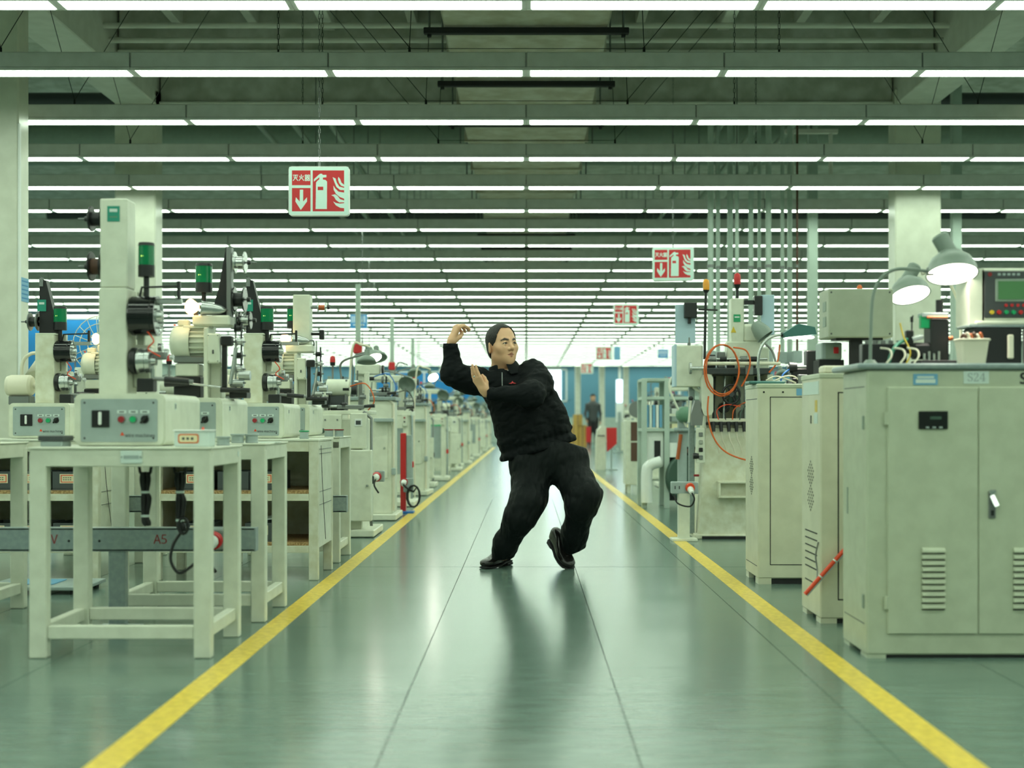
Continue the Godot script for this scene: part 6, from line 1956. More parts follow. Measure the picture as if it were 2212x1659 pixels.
func build_bench_gear():
	# ---- on the S24 cabinet
	var T := 1.058
	var l1 := thing("desk_lamp", "grey gooseneck lamp with its round shade lit, on the S24 cabinet", "lamp", Vector3(1.286, T, -5.02))
	part("base", cy(Vector3(0, 0, 0), Vector3(0, 0.022, 0), 0.034, 0.016, 18), mats.lamp_grey, l1)
	part("arm", tb(curve([Vector3(0, 0.015, 0), Vector3(0.002, 0.12, 0), Vector3(0.008, 0.245, 0), Vector3(0.026, 0.305, 0), Vector3(0.06, 0.345, 0), Vector3(0.11, 0.362, 0), Vector3(0.185, 0.355, 0.01), Vector3(0.225, 0.348, 0.01)], 6), 0.0065, 8), mats.lamp_grey, l1)
	lamp_head(l1, Vector3(0.30, 0.340, 0.02), 0.094, Vector3(-0.02, -0.95, 0.34))
	part("joint", bx(Vector3(0.222, 0.352, 0.012), Vector3(0.03, 0.035, 0.025), 0.006), mats.dull_steel, l1)
	var cp := thing("operator_console", "grey control panel with green screen and coloured buttons on the S24 cabinet", "control panel", Vector3(1.66, T, -5.05))
	# housing with a sloping cheek
	var hg := Geo.new()
	hg.prism(PackedVector2Array([Vector2(0.0, 0.155), Vector2(0.055, 0.160), Vector2(0.055, 0.365), Vector2(0.02, 0.365), Vector2(0.0, 0.33)]), Transform3D(Basis(), Vector3(0, 0, -0.06)), 0.16)
	part("cheek", hg, mats.cream, cp)
	part("housing", bx(Vector3(0.23, 0.262, -0.06), Vector3(0.38, 0.21, 0.16), 0.008), mats.cream, cp)
	part("face", bx(Vector3(0.235, 0.267, 0.022), Vector3(0.36, 0.175, 0.006), 0.002), mats.dark_grey, cp, "dark control face")
	part("screen_frame", bx(Vector3(0.245, 0.282, 0.026), Vector3(0.30, 0.085, 0.004), 0.002), mats.grey_green, cp)
	part("screen", bx(Vector3(0.245, 0.282, 0.0285), Vector3(0.28, 0.068, 0.002)), mats.screen_green, cp, "green liquid crystal screen")
	var bmats := [mats.yellow_button, mats.red, mats.green_button, mats.green_button, mats.red, mats.green_button]
	for k in 6: part("button", cy(Vector3(0.082 + k * 0.027, 0.200, 0.024), Vector3(0.082 + k * 0.027, 0.200, 0.032), 0.0085, 0.0075, 14), bmats[k], cp)
	for k in 4: part("pilot_light", cy(Vector3(0.135 + k * 0.022, 0.226, 0.024), Vector3(0.135 + k * 0.022, 0.226, 0.029), 0.006, -1, 12), mats.red, cp)
	part("emblem", cy(Vector3(0.075, 0.342, 0.024), Vector3(0.075, 0.342, 0.027), 0.008, -1, 12), mats.red_dark, cp)
	for k in 5: part("title_print", bx(Vector3(0.11 + k * 0.018, 0.342, 0.0255), Vector3(0.011, 0.009, 0.001)), mats.panel_grey, cp)
	part("lower_ledge", bx(Vector3(0.22, 0.160, 0.01), Vector3(0.40, 0.014, 0.05), 0.004), mats.cream_pale, cp)
	part("foot_plate", bx(Vector3(0.17, 0.148, -0.03), Vector3(0.36, 0.010, 0.14), 0.002), mats.galvanized, cp)
	part("stand", bx(Vector3(0.10, 0.072, -0.02), Vector3(0.18, 0.142, 0.12), 0.005), mats.black, cp, "black stand block")
	part("stand", bx(Vector3(0.28, 0.072, -0.02), Vector3(0.10, 0.142, 0.10), 0.005), mats.black, cp)
	part("stand_clip", bx(Vector3(0.145, 0.07, 0.045), Vector3(0.022, 0.09, 0.014), 0.004), mats.white_plastic, cp)
	part("stand_rod", tb([Vector3(0.205, 0.02, 0.05), Vector3(0.21, 0.14, 0.05)], 0.006, 6), mats.dull_steel, cp)
	part("blue_case", bx(Vector3(0.05, 0.156, -0.04), Vector3(0.09, 0.008, 0.05), 0.002), mats.blue_wire, cp)
	# white plastic bin
	var wb := thing("plastic_bin", "white tapered plastic bin on the S24 cabinet in front of the black stand", "bin", Vector3(1.625, T, -4.90))
	var wg := Geo.new()
	var lo := rrect(0.086, 0.070, 0.014, 4)
	var hi := rrect(0.108, 0.086, 0.016, 4)
	for i in lo.size():
		var j := (i + 1) % lo.size()
		wg.quad(Vector3(lo[i].x, 0, lo[i].y), Vector3(lo[j].x, 0, lo[j].y), Vector3(hi[j].x, 0.088, hi[j].y), Vector3(hi[i].x, 0.088, hi[i].y), Vector3(hi[i].x, 0, hi[i].y))
		wg.quad(Vector3(lo[i].x * 0.95, 0.004, lo[i].y * 0.95), Vector3(lo[j].x * 0.95, 0.004, lo[j].y * 0.95), Vector3(hi[j].x * 0.95, 0.088, hi[j].y * 0.95), Vector3(hi[i].x * 0.95, 0.088, hi[i].y * 0.95), -Vector3(hi[i].x, 0, hi[i].y))
	part("body", wg, mats.white_plastic, wb)
	part("floor", slab(0.084, 0.068, 0.014, 0.004, Vector3(0, 0.002, 0), Basis(Vector3.RIGHT, PI / 2)), mats.white_plastic, wb)
	var rg := Geo.new()
	for i in hi.size():
		var j := (i + 1) % hi.size()
		rg.tube([Vector3(hi[i].x * 1.03, 0.088, hi[i].y * 1.03), Vector3(hi[j].x * 1.03, 0.088, hi[j].y * 1.03)], 0.004, 6)
	part("rim", rg, mats.white_plastic, wb)
	for k in 6:
		part("scrap", tb(curve([Vector3(-0.04 + k * 0.014, 0.03, 0.01), Vector3(-0.036 + k * 0.013, 0.088, -0.01 + 0.006 * (k % 3)), Vector3(-0.03 + k * 0.012, 0.105 + 0.006 * (k % 2), 0.012), Vector3(-0.02 + k * 0.012, 0.06, 0.02)]), 0.006, 6), [mats.brown, mats.white_plastic, mats.copper][k % 3], wb)
	# black winding apparatus
	var ap := thing("winding_apparatus", "black winding apparatus with green terminal block and hoses on the S24 cabinet", "machine", Vector3(1.545, T, -5.06))
	part("column", bx(Vector3(0.0, 0.088, 0), Vector3(0.070, 0.176, 0.09), 0.006), mats.black, ap)
	part("arm_block", bx(Vector3(-0.062, 0.056, 0.01), Vector3(0.075, 0.062, 0.06), 0.012), mats.black, ap)
	part("nose", cy(Vector3(-0.115, 0.058, 0.01), Vector3(-0.02, 0.050, 0.01), 0.010, 0.026, 14), mats.black, ap)
	part("clamp", bx(Vector3(-0.105, 0.105, 0.01), Vector3(0.028, 0.058, 0.03), 0.004), mats.black, ap)
	part("clamp_pin", cy(Vector3(-0.10, 0.10, 0.03), Vector3(-0.06, 0.11, 0.03), 0.010, 0.010, 10), mats.steel, ap)
	part("terminal_block", bx(Vector3(-0.045, 0.165, 0.02), Vector3(0.045, 0.05, 0.03), 0.003), mats.green_button, ap, "green terminal block")
	part("board", bx(Vector3(-0.015, 0.190, 0.01), Vector3(0.10, 0.016, 0.06), 0.002), mats.panel_grey, ap)
	part("brass_strip", bx(Vector3(-0.01, 0.180, 0.045), Vector3(0.08, 0.008, 0.008), 0.002), mats.copper, ap)
	part("base", bx(Vector3(-0.01, 0.010, 0.0), Vector3(0.14, 0.02, 0.12), 0.004), mats.black_matt, ap)
	part("feeder", tb([Vector3(-0.095, 0.13, 0.01), Vector3(-0.095, 0.18, 0.01), Vector3(-0.09, 0.19, 0.01)], 0.003, 6), mats.black, ap)
	part("feeder_tip", cy(Vector3(-0.095, 0.165, 0.01), Vector3(-0.095, 0.185, 0.01), 0.006, -1, 8), mats.black, ap)
	part("dark_bottle", cy(Vector3(0.015, 0.20, -0.01), Vector3(0.015, 0.25, -0.01), 0.014, -1, 14), mats.black, ap)
	part("bottle_neck", cy(Vector3(0.015, 0.185, -0.01), Vector3(0.015, 0.20, -0.01), 0.006, -1, 10), mats.steel, ap)
	for k in 4: part("fitting", cy(Vector3(-0.06 + k * 0.018, 0.02, 0.05), Vector3(-0.06 + k * 0.018, 0.045 + 0.008 * (k % 2), 0.05), 0.006, -1, 8), mats.steel, ap)
	part("side_pin", cy(Vector3(0.035, 0.10, 0.02), Vector3(0.055, 0.105, 0.02), 0.010, 0.008, 10), mats.copper, ap)
	# hoses and wires on the worktop
	solo("green_hose", tb(curve([Vector3(1.33, T + 0.008, -4.93), Vector3(1.35, T + 0.05, -4.95), Vector3(1.385, T + 0.082, -5.0), Vector3(1.43, T + 0.10, -5.04)]), 0.007, 8), mats.green_hose, "green hose rising from the worktop to the black winding apparatus", "hose")
	solo("yellow_wire", tb(curve([Vector3(1.415, T + 0.006, -5.0), Vector3(1.43, T + 0.05, -5.0), Vector3(1.41, T + 0.11, -5.02), Vector3(1.40, T + 0.16, -5.03)]), 0.003, 6), mats.yellow_button, "thin yellow wire beside the green hose", "wire")
	for k in 3:
		var x := 1.315 + k * 0.05
		solo("white_wire", tb(curve([Vector3(x, T + 0.004, -4.90), Vector3(x + 0.02, T + 0.03, -4.91), Vector3(x + 0.018, T + 0.055, -4.93), Vector3(x - 0.01, T + 0.062, -4.95)]), 0.004, 6), mats.wire_white, "bent off-white wire standing on the worktop edge", "wire", Vector3.ZERO, "off-white wires on the worktop")
	var vb := thing("valve_block", "row of small black valves behind the wires on the S24 cabinet", "valves", Vector3(1.36, T, -5.12))
	part("rail", bx(Vector3(0.0, 0.043, 0), Vector3(0.17, 0.086, 0.05), 0.003), mats.black, vb)
	for k in 5: part("valve", cy(Vector3(-0.06 + k * 0.03, 0.086, 0), Vector3(-0.06 + k * 0.03, 0.10, 0), 0.009, -1, 10), mats.dull_steel, vb)
	# ---- on the slotted cabinet
	var U := 1.052
	var en := thing("enclosure_box", "beige instrument case with two side vents on a black post, orange beacon on top", "instrument", Vector3(1.42, U, -5.80))
	part("post", bx(Vector3(-0.005, 0.075, 0.03), Vector3(0.048, 0.15, 0.05), 0.003), mats.black_matt, en)
	part("case", bx(Vector3(0.002, 0.258, 0.0), Vector3(0.275, 0.208, 0.19), 0.005), mats.beige_box, en)
	part("case_base", bx(Vector3(0.002, 0.150, 0.02), Vector3(0.20, 0.010, 0.10)), mats.black, en)
	for y in [0.225, 0.29]: part("vent", bx(Vector3(-0.1365, y, 0.02), Vector3(0.003, 0.042, 0.055)), mats.grey_green, en)
	for sx_ in [-1, 1]:
		for sy_ in [-1, 1]: part("screw", cy(Vector3(sx_ * 0.124, 0.258 + sy_ * 0.088, 0.094), Vector3(sx_ * 0.124, 0.258 + sy_ * 0.088, 0.097), 0.004, -1, 8), mats.dark_grey, en)
	var bb := Geo.new()
	bb.lathe(Vector3(0.03, 0.362, -0.04), Vector3.UP, [Vector2(0.012, 0), Vector2(0.012, 0.02), Vector2(0.007, 0.028), Vector2(0, 0.03)], 12, true)
	part("beacon", bb, mats.orange, en, "small orange beacon")
	var ps := thing("power_supply", "pale power unit with a red rocker switch beside the black post", "power unit", Vector3(1.335, U, -5.93))
	part("case", bx(Vector3(0, 0.105, 0), Vector3(0.09, 0.075, 0.12), 0.005), mats.panel_grey, ps)
	part("face", bx(Vector3(0.008, 0.105, 0.062), Vector3(0.07, 0.065, 0.004), 0.001), mats.grey_green, ps)
	part("switch", bx(Vector3(0.018, 0.108, 0.066), Vector3(0.022, 0.028, 0.006), 0.002), mats.red, ps, "red rocker switch")
	part("plinth", bx(Vector3(0, 0.034, 0), Vector3(0.11, 0.067, 0.12), 0.003), mats.black_matt, ps)
	var mn := thing("side_panel_unit", "upright grey-blue instrument behind the beige case", "instrument", Vector3(1.555, U, -5.93))
	part("case", bx(Vector3(0, 0.13, 0), Vector3(0.10, 0.26, 0.09), 0.006), mats.panel_grey, mn)
	part("blue_stripe", bx(Vector3(-0.03, 0.09, 0.047), Vector3(0.05, 0.022, 0.002)), mats.blue, mn)
	solo("white_block", bx(Vector3(0, 0.017, 0), Vector3(0.16, 0.034, 0.10), 0.008), mats.white_plastic, "flat white plastic block on the slotted cabinet", "block", Vector3(1.335, U, -5.72))
	var l2 := thing("desk_lamp", "grey lamp with lit round shade standing behind the beige case", "lamp", Vector3(1.90, U, -5.90))
	part("base", cy(Vector3(0, 0, 0), Vector3(0, 0.02, 0), 0.04, 0.016, 18), mats.lamp_grey, l2)
	part("arm", tb(curve([Vector3(0, 0.01, 0), Vector3(0.01, 0.18, 0), Vector3(0.0, 0.31, 0), Vector3(-0.05, 0.42, 0), Vector3(-0.11, 0.455, 0), Vector3(-0.165, 0.445, 0.01)], 6), 0.007, 8), mats.white_plastic, l2)
	lamp_head(l2, Vector3(-0.215, 0.352, 0.01), 0.087, Vector3(0.10, -0.93, 0.42), Vector3(0.5, 0.85, -0.1))
	# ---- on the third cabinet
	var V := 1.046
	var l3 := thing("desk_lamp", "teal angular desk lamp on a curved steel arm, on the cabinet by the cast machine", "lamp", Vector3(1.235, V, -7.12))
	part("base", bx(Vector3(0.03, 0.008, 0), Vector3(0.19, 0.016, 0.14), 0.005), mats.teal_paint, l3)
	part("arm", tb(curve([Vector3(0.0, 0.012, 0), Vector3(-0.006, 0.10, 0), Vector3(0.004, 0.18, 0), Vector3(0.04, 0.235, 0), Vector3(0.085, 0.258, 0), Vector3(0.125, 0.263, 0)], 6), 0.0075, 8), mats.steel, l3)
	var hd := Geo.new()
	hd.prism(PackedVector2Array([Vector2(0.12, 0.268), Vector2(0.20, 0.318), Vector2(0.285, 0.300), Vector2(0.295, 0.262), Vector2(0.13, 0.246)]), Transform3D(Basis(), Vector3(0, 0, 0)), 0.10)
	part("lamp_hood", hd, mats.teal_paint, l3, "teal angular hood")
	part("lamp_tube", bx(Vector3(0.21, 0.248, 0), Vector3(0.15, 0.012, 0.08), 0.004), mats.lamp_glow, l3, "glowing lamp underside")
	spot(Vector3(1.235 + 0.21, V + 0.235, -7.12), Vector3(0, -1, 0.01), 0.06, 0.05)
	part("switch", cy(Vector3(0.115, 0.262, 0), Vector3(0.135, 0.263, 0), 0.012, -1, 10), mats.black, l3)
	var vz := thing("vise_rig", "black spindle rig with chrome knobs on the cabinet by the cast machine", "machine", Vector3(1.545, V, -7.15))
	part("base", bx(Vector3(-0.06, 0.016, 0), Vector3(0.16, 0.032, 0.12), 0.004), mats.black, vz)
	part("slide", bx(Vector3(-0.06, 0.06, 0), Vector3(0.16, 0.06, 0.07), 0.01), mats.black, vz)
	part("post", bx(Vector3(-0.03, 0.11, 0), Vector3(0.06, 0.14, 0.08), 0.006), mats.black, vz)
	part("spindle", cy(Vector3(-0.16, 0.09, 0.02), Vector3(0.10, 0.09, 0.02), 0.012, -1, 12), mats.dull_steel, vz)
	part("chuck", cy(Vector3(-0.15, 0.09, 0.02), Vector3(-0.11, 0.09, 0.02), 0.03, 0.026, 16), mats.black, vz)
	for k in 3: part("knob", cy(Vector3(0.04 + k * 0.026, 0.09, 0.03), Vector3(0.05 + k * 0.026, 0.09, 0.03), 0.016, -1, 12), mats.chrome, vz)
	part("box", bx(Vector3(0.09, 0.04, 0.02), Vector3(0.09, 0.08, 0.09), 0.005), mats.black, vz)
	part("cage", bx(Vector3(-0.09, 0.025, 0.075), Vector3(0.05, 0.05, 0.03), 0.003), mats.dull_steel, vz)
	var jar := thing("glass_jar", "clear jar with blue bottom behind the spindle rig", "jar", Vector3(1.63, V, -7.28))
	var jg := Geo.new()
	jg.lathe(Vector3.ZERO, Vector3.UP, [Vector2(0, 0), Vector2(0.034, 0), Vector2(0.036, 0.01), Vector2(0.036, 0.10), Vector2(0.028, 0.115), Vector2(0.028, 0.135)], 20)
	part("glass", jg, mats.clear, jar)
	part("lid", cy(Vector3(0, 0.135, 0), Vector3(0, 0.15, 0), 0.031, -1, 18), mats.paper, jar)
	part("liquid", cy(Vector3(0, 0.002, 0), Vector3(0, 0.06, 0), 0.032, -1, 18), mats.blue_pale, jar)
	solo("blue_tube", tb(curve([Vector3(1.34, V + 0.006, -7.08), Vector3(1.355, V + 0.05, -7.09), Vector3(1.40, V + 0.08, -7.12), Vector3(1.45, V + 0.09, -7.14)]), 0.005, 6), mats.blue_wire, "blue air tube from the lamp base to the spindle rig", "tube")
	for k in 2:
		solo("pale_cable", tb(curve([Vector3(1.26 + 0.05 * k, V + 0.018, -7.06), Vector3(1.31 + 0.05 * k, V + 0.04, -7.07), Vector3(1.36 + 0.05 * k, V + 0.03 + 0.01 * k, -7.07), Vector3(1.42 + 0.03 * k, V + 0.006, -7.07)]), 0.004, 6), mats.wire_white, "pale cord looping over the teal lamp base", "cord", Vector3.ZERO, "pale cords on the third cabinet")
	spot(Vector3(1.286 + 0.30, T + 0.325, -5.0), Vector3(-0.02, -0.95, 0.34), 0.08, 0.10)
	spot(Vector3(1.90 - 0.215, U + 0.335, -5.89), Vector3(0.10, -0.93, 0.42), 0.07, 0.10)

func spot(p: Vector3, dir: Vector3, size: float, energy: float):
	var l := SpotLight3D.new()
	l.name = "lamp_light"
	l.light_color = Color(1.0, 0.98, 0.92)
	l.light_energy = energy
	l.light_size = size
	l.spot_angle = 72.0
	l.spot_range = 30.0
	l.spot_attenuation = 2.0
	l.shadow_enabled = true
	add_child(l, true)
	l.look_at_from_position(p + dir.normalized() * 0.02, p + dir.normalized(), Vector3(1, 0.01, 0.02))

func lamp_head(o: Node3D, c: Vector3, r: float, dir: Vector3, neck_dir := Vector3(-0.42, 0.85, -0.2)):
	# c: middle of the lit opening
	var t := dir.normalized()
	var top := c - t * r * 0.95
	var g := Geo.new()
	g.lathe(top, t, [Vector2(0, 0), Vector2(r * 0.35, 0.0), Vector2(r * 0.50, r * 0.06), Vector2(r * 0.56, r * 0.16), Vector2(r * 0.78, r * 0.32), Vector2(r * 0.94, r * 0.62), Vector2(r, r * 0.95), Vector2(r * 1.02, r * 0.97), Vector2(r * 0.97, r * 0.97), Vector2(r * 0.88, r * 0.6), Vector2(r * 0.5, r * 0.2)], 32, true)
	var s := part("shade", g, mats.lamp_grey, o, "round grey shade")
	var n := neck_dir.normalized()
	var ng := Geo.new()
	ng.lathe(top + t * r * 0.12, n, [Vector2(r * 0.36, 0), Vector2(r * 0.34, r * 0.25), Vector2(r * 0.34, r * 0.85), Vector2(r * 0.28, r * 0.93), Vector2(0, r * 0.93)], 20)
	part("socket_sleeve", ng, mats.lamp_grey, s)
	var b := Geo.new()
	b.lathe(top, t, [Vector2(0, r * 0.24), Vector2(r * 0.48, r * 0.26), Vector2(r * 0.84, r * 0.62), Vector2(r * 0.945, r * 0.955), Vector2(0, r * 0.97)], 32)
	part("lamp_glow", b, mats.lamp_glow, s, "glowing lamp opening")

# ------------------------------------------------------------------ the cast machine, frames and goods across the aisle
func build_aisle_machines():
	# cast machine beyond the third cabinet; origin at the floor, aisle-side front corner of its foot
	var Z := 9.67
	var o := thing("cast_winder", "large cream cast machine with orange cable loop, handwheel and open front, beyond the cabinets", "machine", Vector3(1.245, 0, -Z))
	var q := func(px, py, dz := 0.0) -> Vector3: return at(px, py, Z + dz) - Vector3(1.245, 0, -Z)
	var base := Geo.new()
	base.prism(PackedVector2Array([Vector2(0.0, 0.03), Vector2(0.05, 0.80), Vector2(0.50, 0.80), Vector2(0.56, 0.03)]), Transform3D(Basis(), Vector3(0, 0, -0.28)), 0.52)
	part("base", base, mats.cream_worn, o)
	part("base_foot", b_(Vector3(-0.03, 0.0, -0.58), Vector3(0.60, 0.035, 0.0), 0.006), mats.cream_worn, o)
	part("foot_gap", b_(Vector3(0.02, 0.0, -0.002), Vector3(0.56, 0.022, 0.004)), mats.black, o)  # black strip on the solid foot stands in for shade beneath it
	var tr := part("tray", b_(Vector3(0.13, 0.30, -0.03), Vector3(0.40, 0.42, -0.005), 0.004), mats.cream_worn, o, "open tray on the base")
	for e in [[0.13, 0.30, 0.40, 0.315], [0.13, 0.405, 0.40, 0.42], [0.13, 0.315, 0.145, 0.405], [0.385, 0.315, 0.40, 0.405]]:
		part("tray_rim", b_(Vector3(e[0], e[1], -0.01), Vector3(e[2], e[3], 0.07), 0.003), mats.cream_worn, tr)
	# open front with works
	part("cavity_back", b_(Vector3(0.08, 0.80, -0.42), Vector3(0.52, 1.19, -0.40)), mats.cream_worn, o)
	part("cavity_side", b_(Vector3(0.06, 0.80, -0.42), Vector3(0.10, 1.19, -0.05)), mats.cream_worn, o)
	part("cavity_side", b_(Vector3(0.50, 0.80, -0.42), Vector3(0.54, 1.19, -0.05)), mats.cream_worn, o)
	for k in 5:
		part("cavity_gear", cy(Vector3(0.14 + k * 0.075, 0.90 + 0.05 * (k % 3), -0.30), Vector3(0.14 + k * 0.075, 0.90 + 0.05 * (k % 3), -0.22), 0.045 - 0.006 * (k % 2), -1, 16), [mats.dull_steel, mats.black, mats.dark_green][k % 3], o)
		part("cavity_rod", cy(Vector3(0.12 + k * 0.08, 0.82, -0.18), Vector3(0.14 + k * 0.075, 1.18, -0.2), 0.010, -1, 8), [mats.black, mats.steel][k % 2], o)
	var sp := Geo.new()
	sp.prism(rrect(0.085, 0.30, 0.04, 6), Transform3D(Basis(), Vector3(0.058, 1.04, -0.06)), 0.14)
	part("side_plate", sp, mats.cream_pale, o, "rounded pale side plate")
	part("back_column", b_(Vector3(0.30, 0.80, -0.45), Vector3(0.56, 1.40, -0.30), 0.008), mats.cream, o)
	part("cross_tube", tb([Vector3(0.045, 1.265, 0.02), Vector3(0.58, 1.265, 0.02)], 0.013, 10), mats.white_plastic, o)
	# handwheel
	var hw := Geo.new()
	var ring := []
	for k in 25: ring.append(Vector3(0.235 + cos(TAU * k / 24) * 0.062, 1.045 + sin(TAU * k / 24) * 0.068, -0.03))
	hw.tube(ring, 0.009, 8)
	var wh := part("handwheel", hw, mats.black, o, "black handwheel")
	for k in 4: part("spoke", cy(Vector3(0.235, 1.045, -0.03), Vector3(0.235 + cos(TAU * k / 4 + 0.5) * 0.06, 1.045 + sin(TAU * k / 4 + 0.5) * 0.066, -0.03), 0.007, -1, 6), mats.black, wh)
	part("hub", cy(Vector3(0.235, 1.045, -0.06), Vector3(0.235, 1.045, -0.015), 0.02, -1, 14), mats.dark_grey, wh)
	# works on top
	part("top_bed", b_(Vector3(0.06, 1.19, -0.42), Vector3(0.52, 1.235, -0.02), 0.005), mats.dark_grey, o)
	for k in 5:
		var x := 0.10 + k * 0.075
		part("works_block", bx(Vector3(x, 1.285 + 0.012 * (k % 2), -0.12 - 0.03 * (k % 3)), Vector3(0.058, 0.10 + 0.02 * (k % 2), 0.08), 0.006), [mats.black, mats.dull_steel, mats.black, mats.cream, mats.black][k], o)
		part("works_roller", cy(Vector3(x - 0.02, 1.30, -0.06), Vector3(x + 0.03, 1.30, -0.06), 0.022 - 0.003 * (k % 3), -1, 14), [mats.dull_steel, mats.black, mats.steel][k % 3], o)
	part("works_shaft", cy(Vector3(0.07, 1.30, -0.05), Vector3(0.50, 1.30, -0.05), 0.008, -1, 8), mats.steel, o)
	part("works_plate", bx(Vector3(0.36, 1.22, 0.0), Vector3(0.055, 0.07, 0.03), 0.004), mats.dull_steel, o)
	# connectors with cream cables
	part("connector_rail", b_(Vector3(0.06, 0.845, -0.03), Vector3(0.52, 0.870, 0.0), 0.003), mats.wire_white, o)
	part("connector_bar", b_(Vector3(0.05, 0.822, -0.03), Vector3(0.52, 0.843, 0.0), 0.003), mats.black, o)
	for k in 6:
		var x := 0.10 + k * 0.055
		var c := part("connector", cy(Vector3(x, 0.845, 0.0), Vector3(x + 0.003, 0.775, 0.012), 0.016, 0.012, 12), mats.black, o)
		part("cable", tb(curve([Vector3(x + 0.003, 0.775, 0.012), Vector3(x + 0.008, 0.72, 0.018), Vector3(x + 0.03, 0.67, 0.014), Vector3(x + 0.045, 0.62, 0.006)]), 0.005, 6), mats.wire_white, c)
	# wires in the opening
	for k in 5:
		part("wire", tb(curve([Vector3(0.14 + k * 0.05, 0.86, 0.0), Vector3(0.13 + k * 0.06, 0.93, -0.01), Vector3(0.20 + k * 0.05, 0.97, -0.02), Vector3(0.30 + k * 0.03, 0.955 + 0.02 * k, -0.02)]), 0.004, 6), [mats.orange_red, mats.black, mats.orange, mats.dark_green, mats.red_dark][k], o)
	# orange cable loops
	var loop := []
	for k in 30:
		var a := TAU * k / 24.0 + 1.2
		loop.append(Vector3(0.155 + cos(a) * 0.125, 1.215 + sin(a) * 0.185, 0.045 + 0.012 * sin(k * 1.7)))
	part("orange_cable", tb(loop, 0.0065, 7), mats.orange, o, "orange cable loop")
	var loop2 := []
	for k in 26:
		var a := TAU * k / 24.0 + 1.0
		loop2.append(Vector3(0.160 + cos(a) * 0.118, 1.222 + sin(a) * 0.178, 0.055))
	part("orange_cable", tb(loop2, 0.0055, 7), mats.orange, o)
	part("orange_cable", tb(curve([Vector3(0.24, 1.38, 0.03), Vector3(0.33, 1.36, 0.03), Vector3(0.36, 1.28, 0.04), Vector3(0.34, 1.18, 0.04), Vector3(0.30, 1.10, 0.03)]), 0.006, 7), mats.orange, o)
	part("orange_cable", tb(curve([Vector3(0.06, 1.03, 0.05), Vector3(0.055, 0.90, 0.05), Vector3(0.09, 0.75, 0.05), Vector3(0.17, 0.64, 0.05), Vector3(0.30, 0.58, 0.05), Vector3(0.44, 0.56, 0.04)]), 0.006, 7), mats.orange, o)
	part("orange_cable", tb(curve([Vector3(0.58, 1.40, 0.0), Vector3(0.56, 1.28, 0.02), Vector3(0.50, 1.20, 0.02)]), 0.006, 7), mats.orange, o)
	# tower with label and red beacon
	part("tower", b_(Vector3(0.245, 1.40, -0.22), Vector3(0.340, 1.745, -0.10), 0.006), mats.cream_pale, o)
	part("tower_skirt", b_(Vector3(0.215, 1.30, -0.22), Vector3(0.46, 1.43, -0.09), 0.008), mats.cream, o)
	part("tower_hopper", b_(Vector3(0.33, 1.42, -0.22), Vector3(0.50, 1.56, -0.10), 0.02), mats.cream, o)
	part("green_label", bx(Vector3(0.288, 1.60, -0.098), Vector3(0.05, 0.055, 0.003)), mats.jade, o, "small green label")
	part("green_print", bx(Vector3(0.288, 1.608, -0.096), Vector3(0.035, 0.010, 0.001)), mats.paper, o)
	var wt := Geo.new()
	wt.prism(PackedVector2Array([Vector2(-0.02, 0), Vector2(0.02, 0), Vector2(0, 0.045)]), Transform3D(Basis(), Vector3(0.262, 1.495, -0.098)), 0.003)
	part("warning_label", wt, mats.yellow_button, o, "yellow warning triangle")
	part("beacon_pole", cy(Vector3(0.298, 1.745, -0.15), Vector3(0.298, 1.83, -0.15), 0.011, -1, 10), mats.black, o)
	part("beacon_cup", cy(Vector3(0.298, 1.82, -0.15), Vector3(0.298, 1.85, -0.15), 0.014, 0.026, 14), mats.black, o)
	var bl := Geo.new()
	bl.lathe(Vector3(0.298, 1.85, -0.15), Vector3.UP, [Vector2(0.024, 0), Vector2(0.026, 0.04), Vector2(0.022, 0.075), Vector2(0, 0.088)], 16, true)
	part("red_beacon", bl, mats.red, o, "red beacon")
	# yellow beacon on a thin black pole
	part("beacon_pole", tb([Vector3(0.045, 1.30, -0.05), Vector3(0.055, 1.80, -0.05)], 0.010, 8), mats.black, o)
	part("pole_bar", cy(Vector3(0.0, 1.66, -0.05), Vector3(0.14, 1.655, -0.05), 0.007, -1, 8), mats.black, o)
	part("beacon_cup", cy(Vector3(0.055, 1.78, -0.05), Vector3(0.057, 1.80, -0.05), 0.013, 0.024, 14), mats.black, o)
	var yl := Geo.new()
	yl.lathe(Vector3(0.057, 1.80, -0.05), Vector3.UP, [Vector2(0.023, 0), Vector2(0.025, 0.04), Vector2(0.020, 0.072), Vector2(0, 0.082)], 16, true)
	part("yellow_beacon", yl, mats.amber, o, "amber beacon")
	# boards and black boxes
	part("board", b_(Vector3(-0.16, 1.42, -0.12), Vector3(-0.015, 1.70, -0.10), 0.003), mats.blue_sheet, o, "pale blue sheet board")
	part("board_box", b_(Vector3(-0.10, 1.60, -0.10), Vector3(-0.01, 1.71, -0.04), 0.004), mats.black, o)
	part("board_clip", b_(Vector3(-0.07, 1.56, -0.10), Vector3(-0.05, 1.60, -0.07)), mats.black, o)
	part("board_arm", cy(Vector3(-0.06, 1.40, -0.11), Vector3(-0.06, 1.46, -0.11), 0.012, -1, 8), mats.dull_steel, o)
	part("board", b_(Vector3(0.465, 1.48, -0.12), Vector3(0.56, 1.77, -0.10), 0.003), mats.blue_sheet, o)
	part("board_box", b_(Vector3(0.41, 1.62, -0.12), Vector3(0.468, 1.76, -0.06), 0.004), mats.black, o)
	part("board_arm", b_(Vector3(0.34, 1.70, -0.12), Vector3(0.41, 1.73, -0.09)), mats.black, o)
	var hd := Geo.new()
	hd.lathe(Vector3(0.40, 1.56, -0.02), Vector3(0.55, -0.75, 0.2), [Vector2(0, 0), Vector2(0.025, 0), Vector2(0.045, 0.02), Vector2(0.062, 0.08), Vector2(0.066, 0.13)], 20, true)
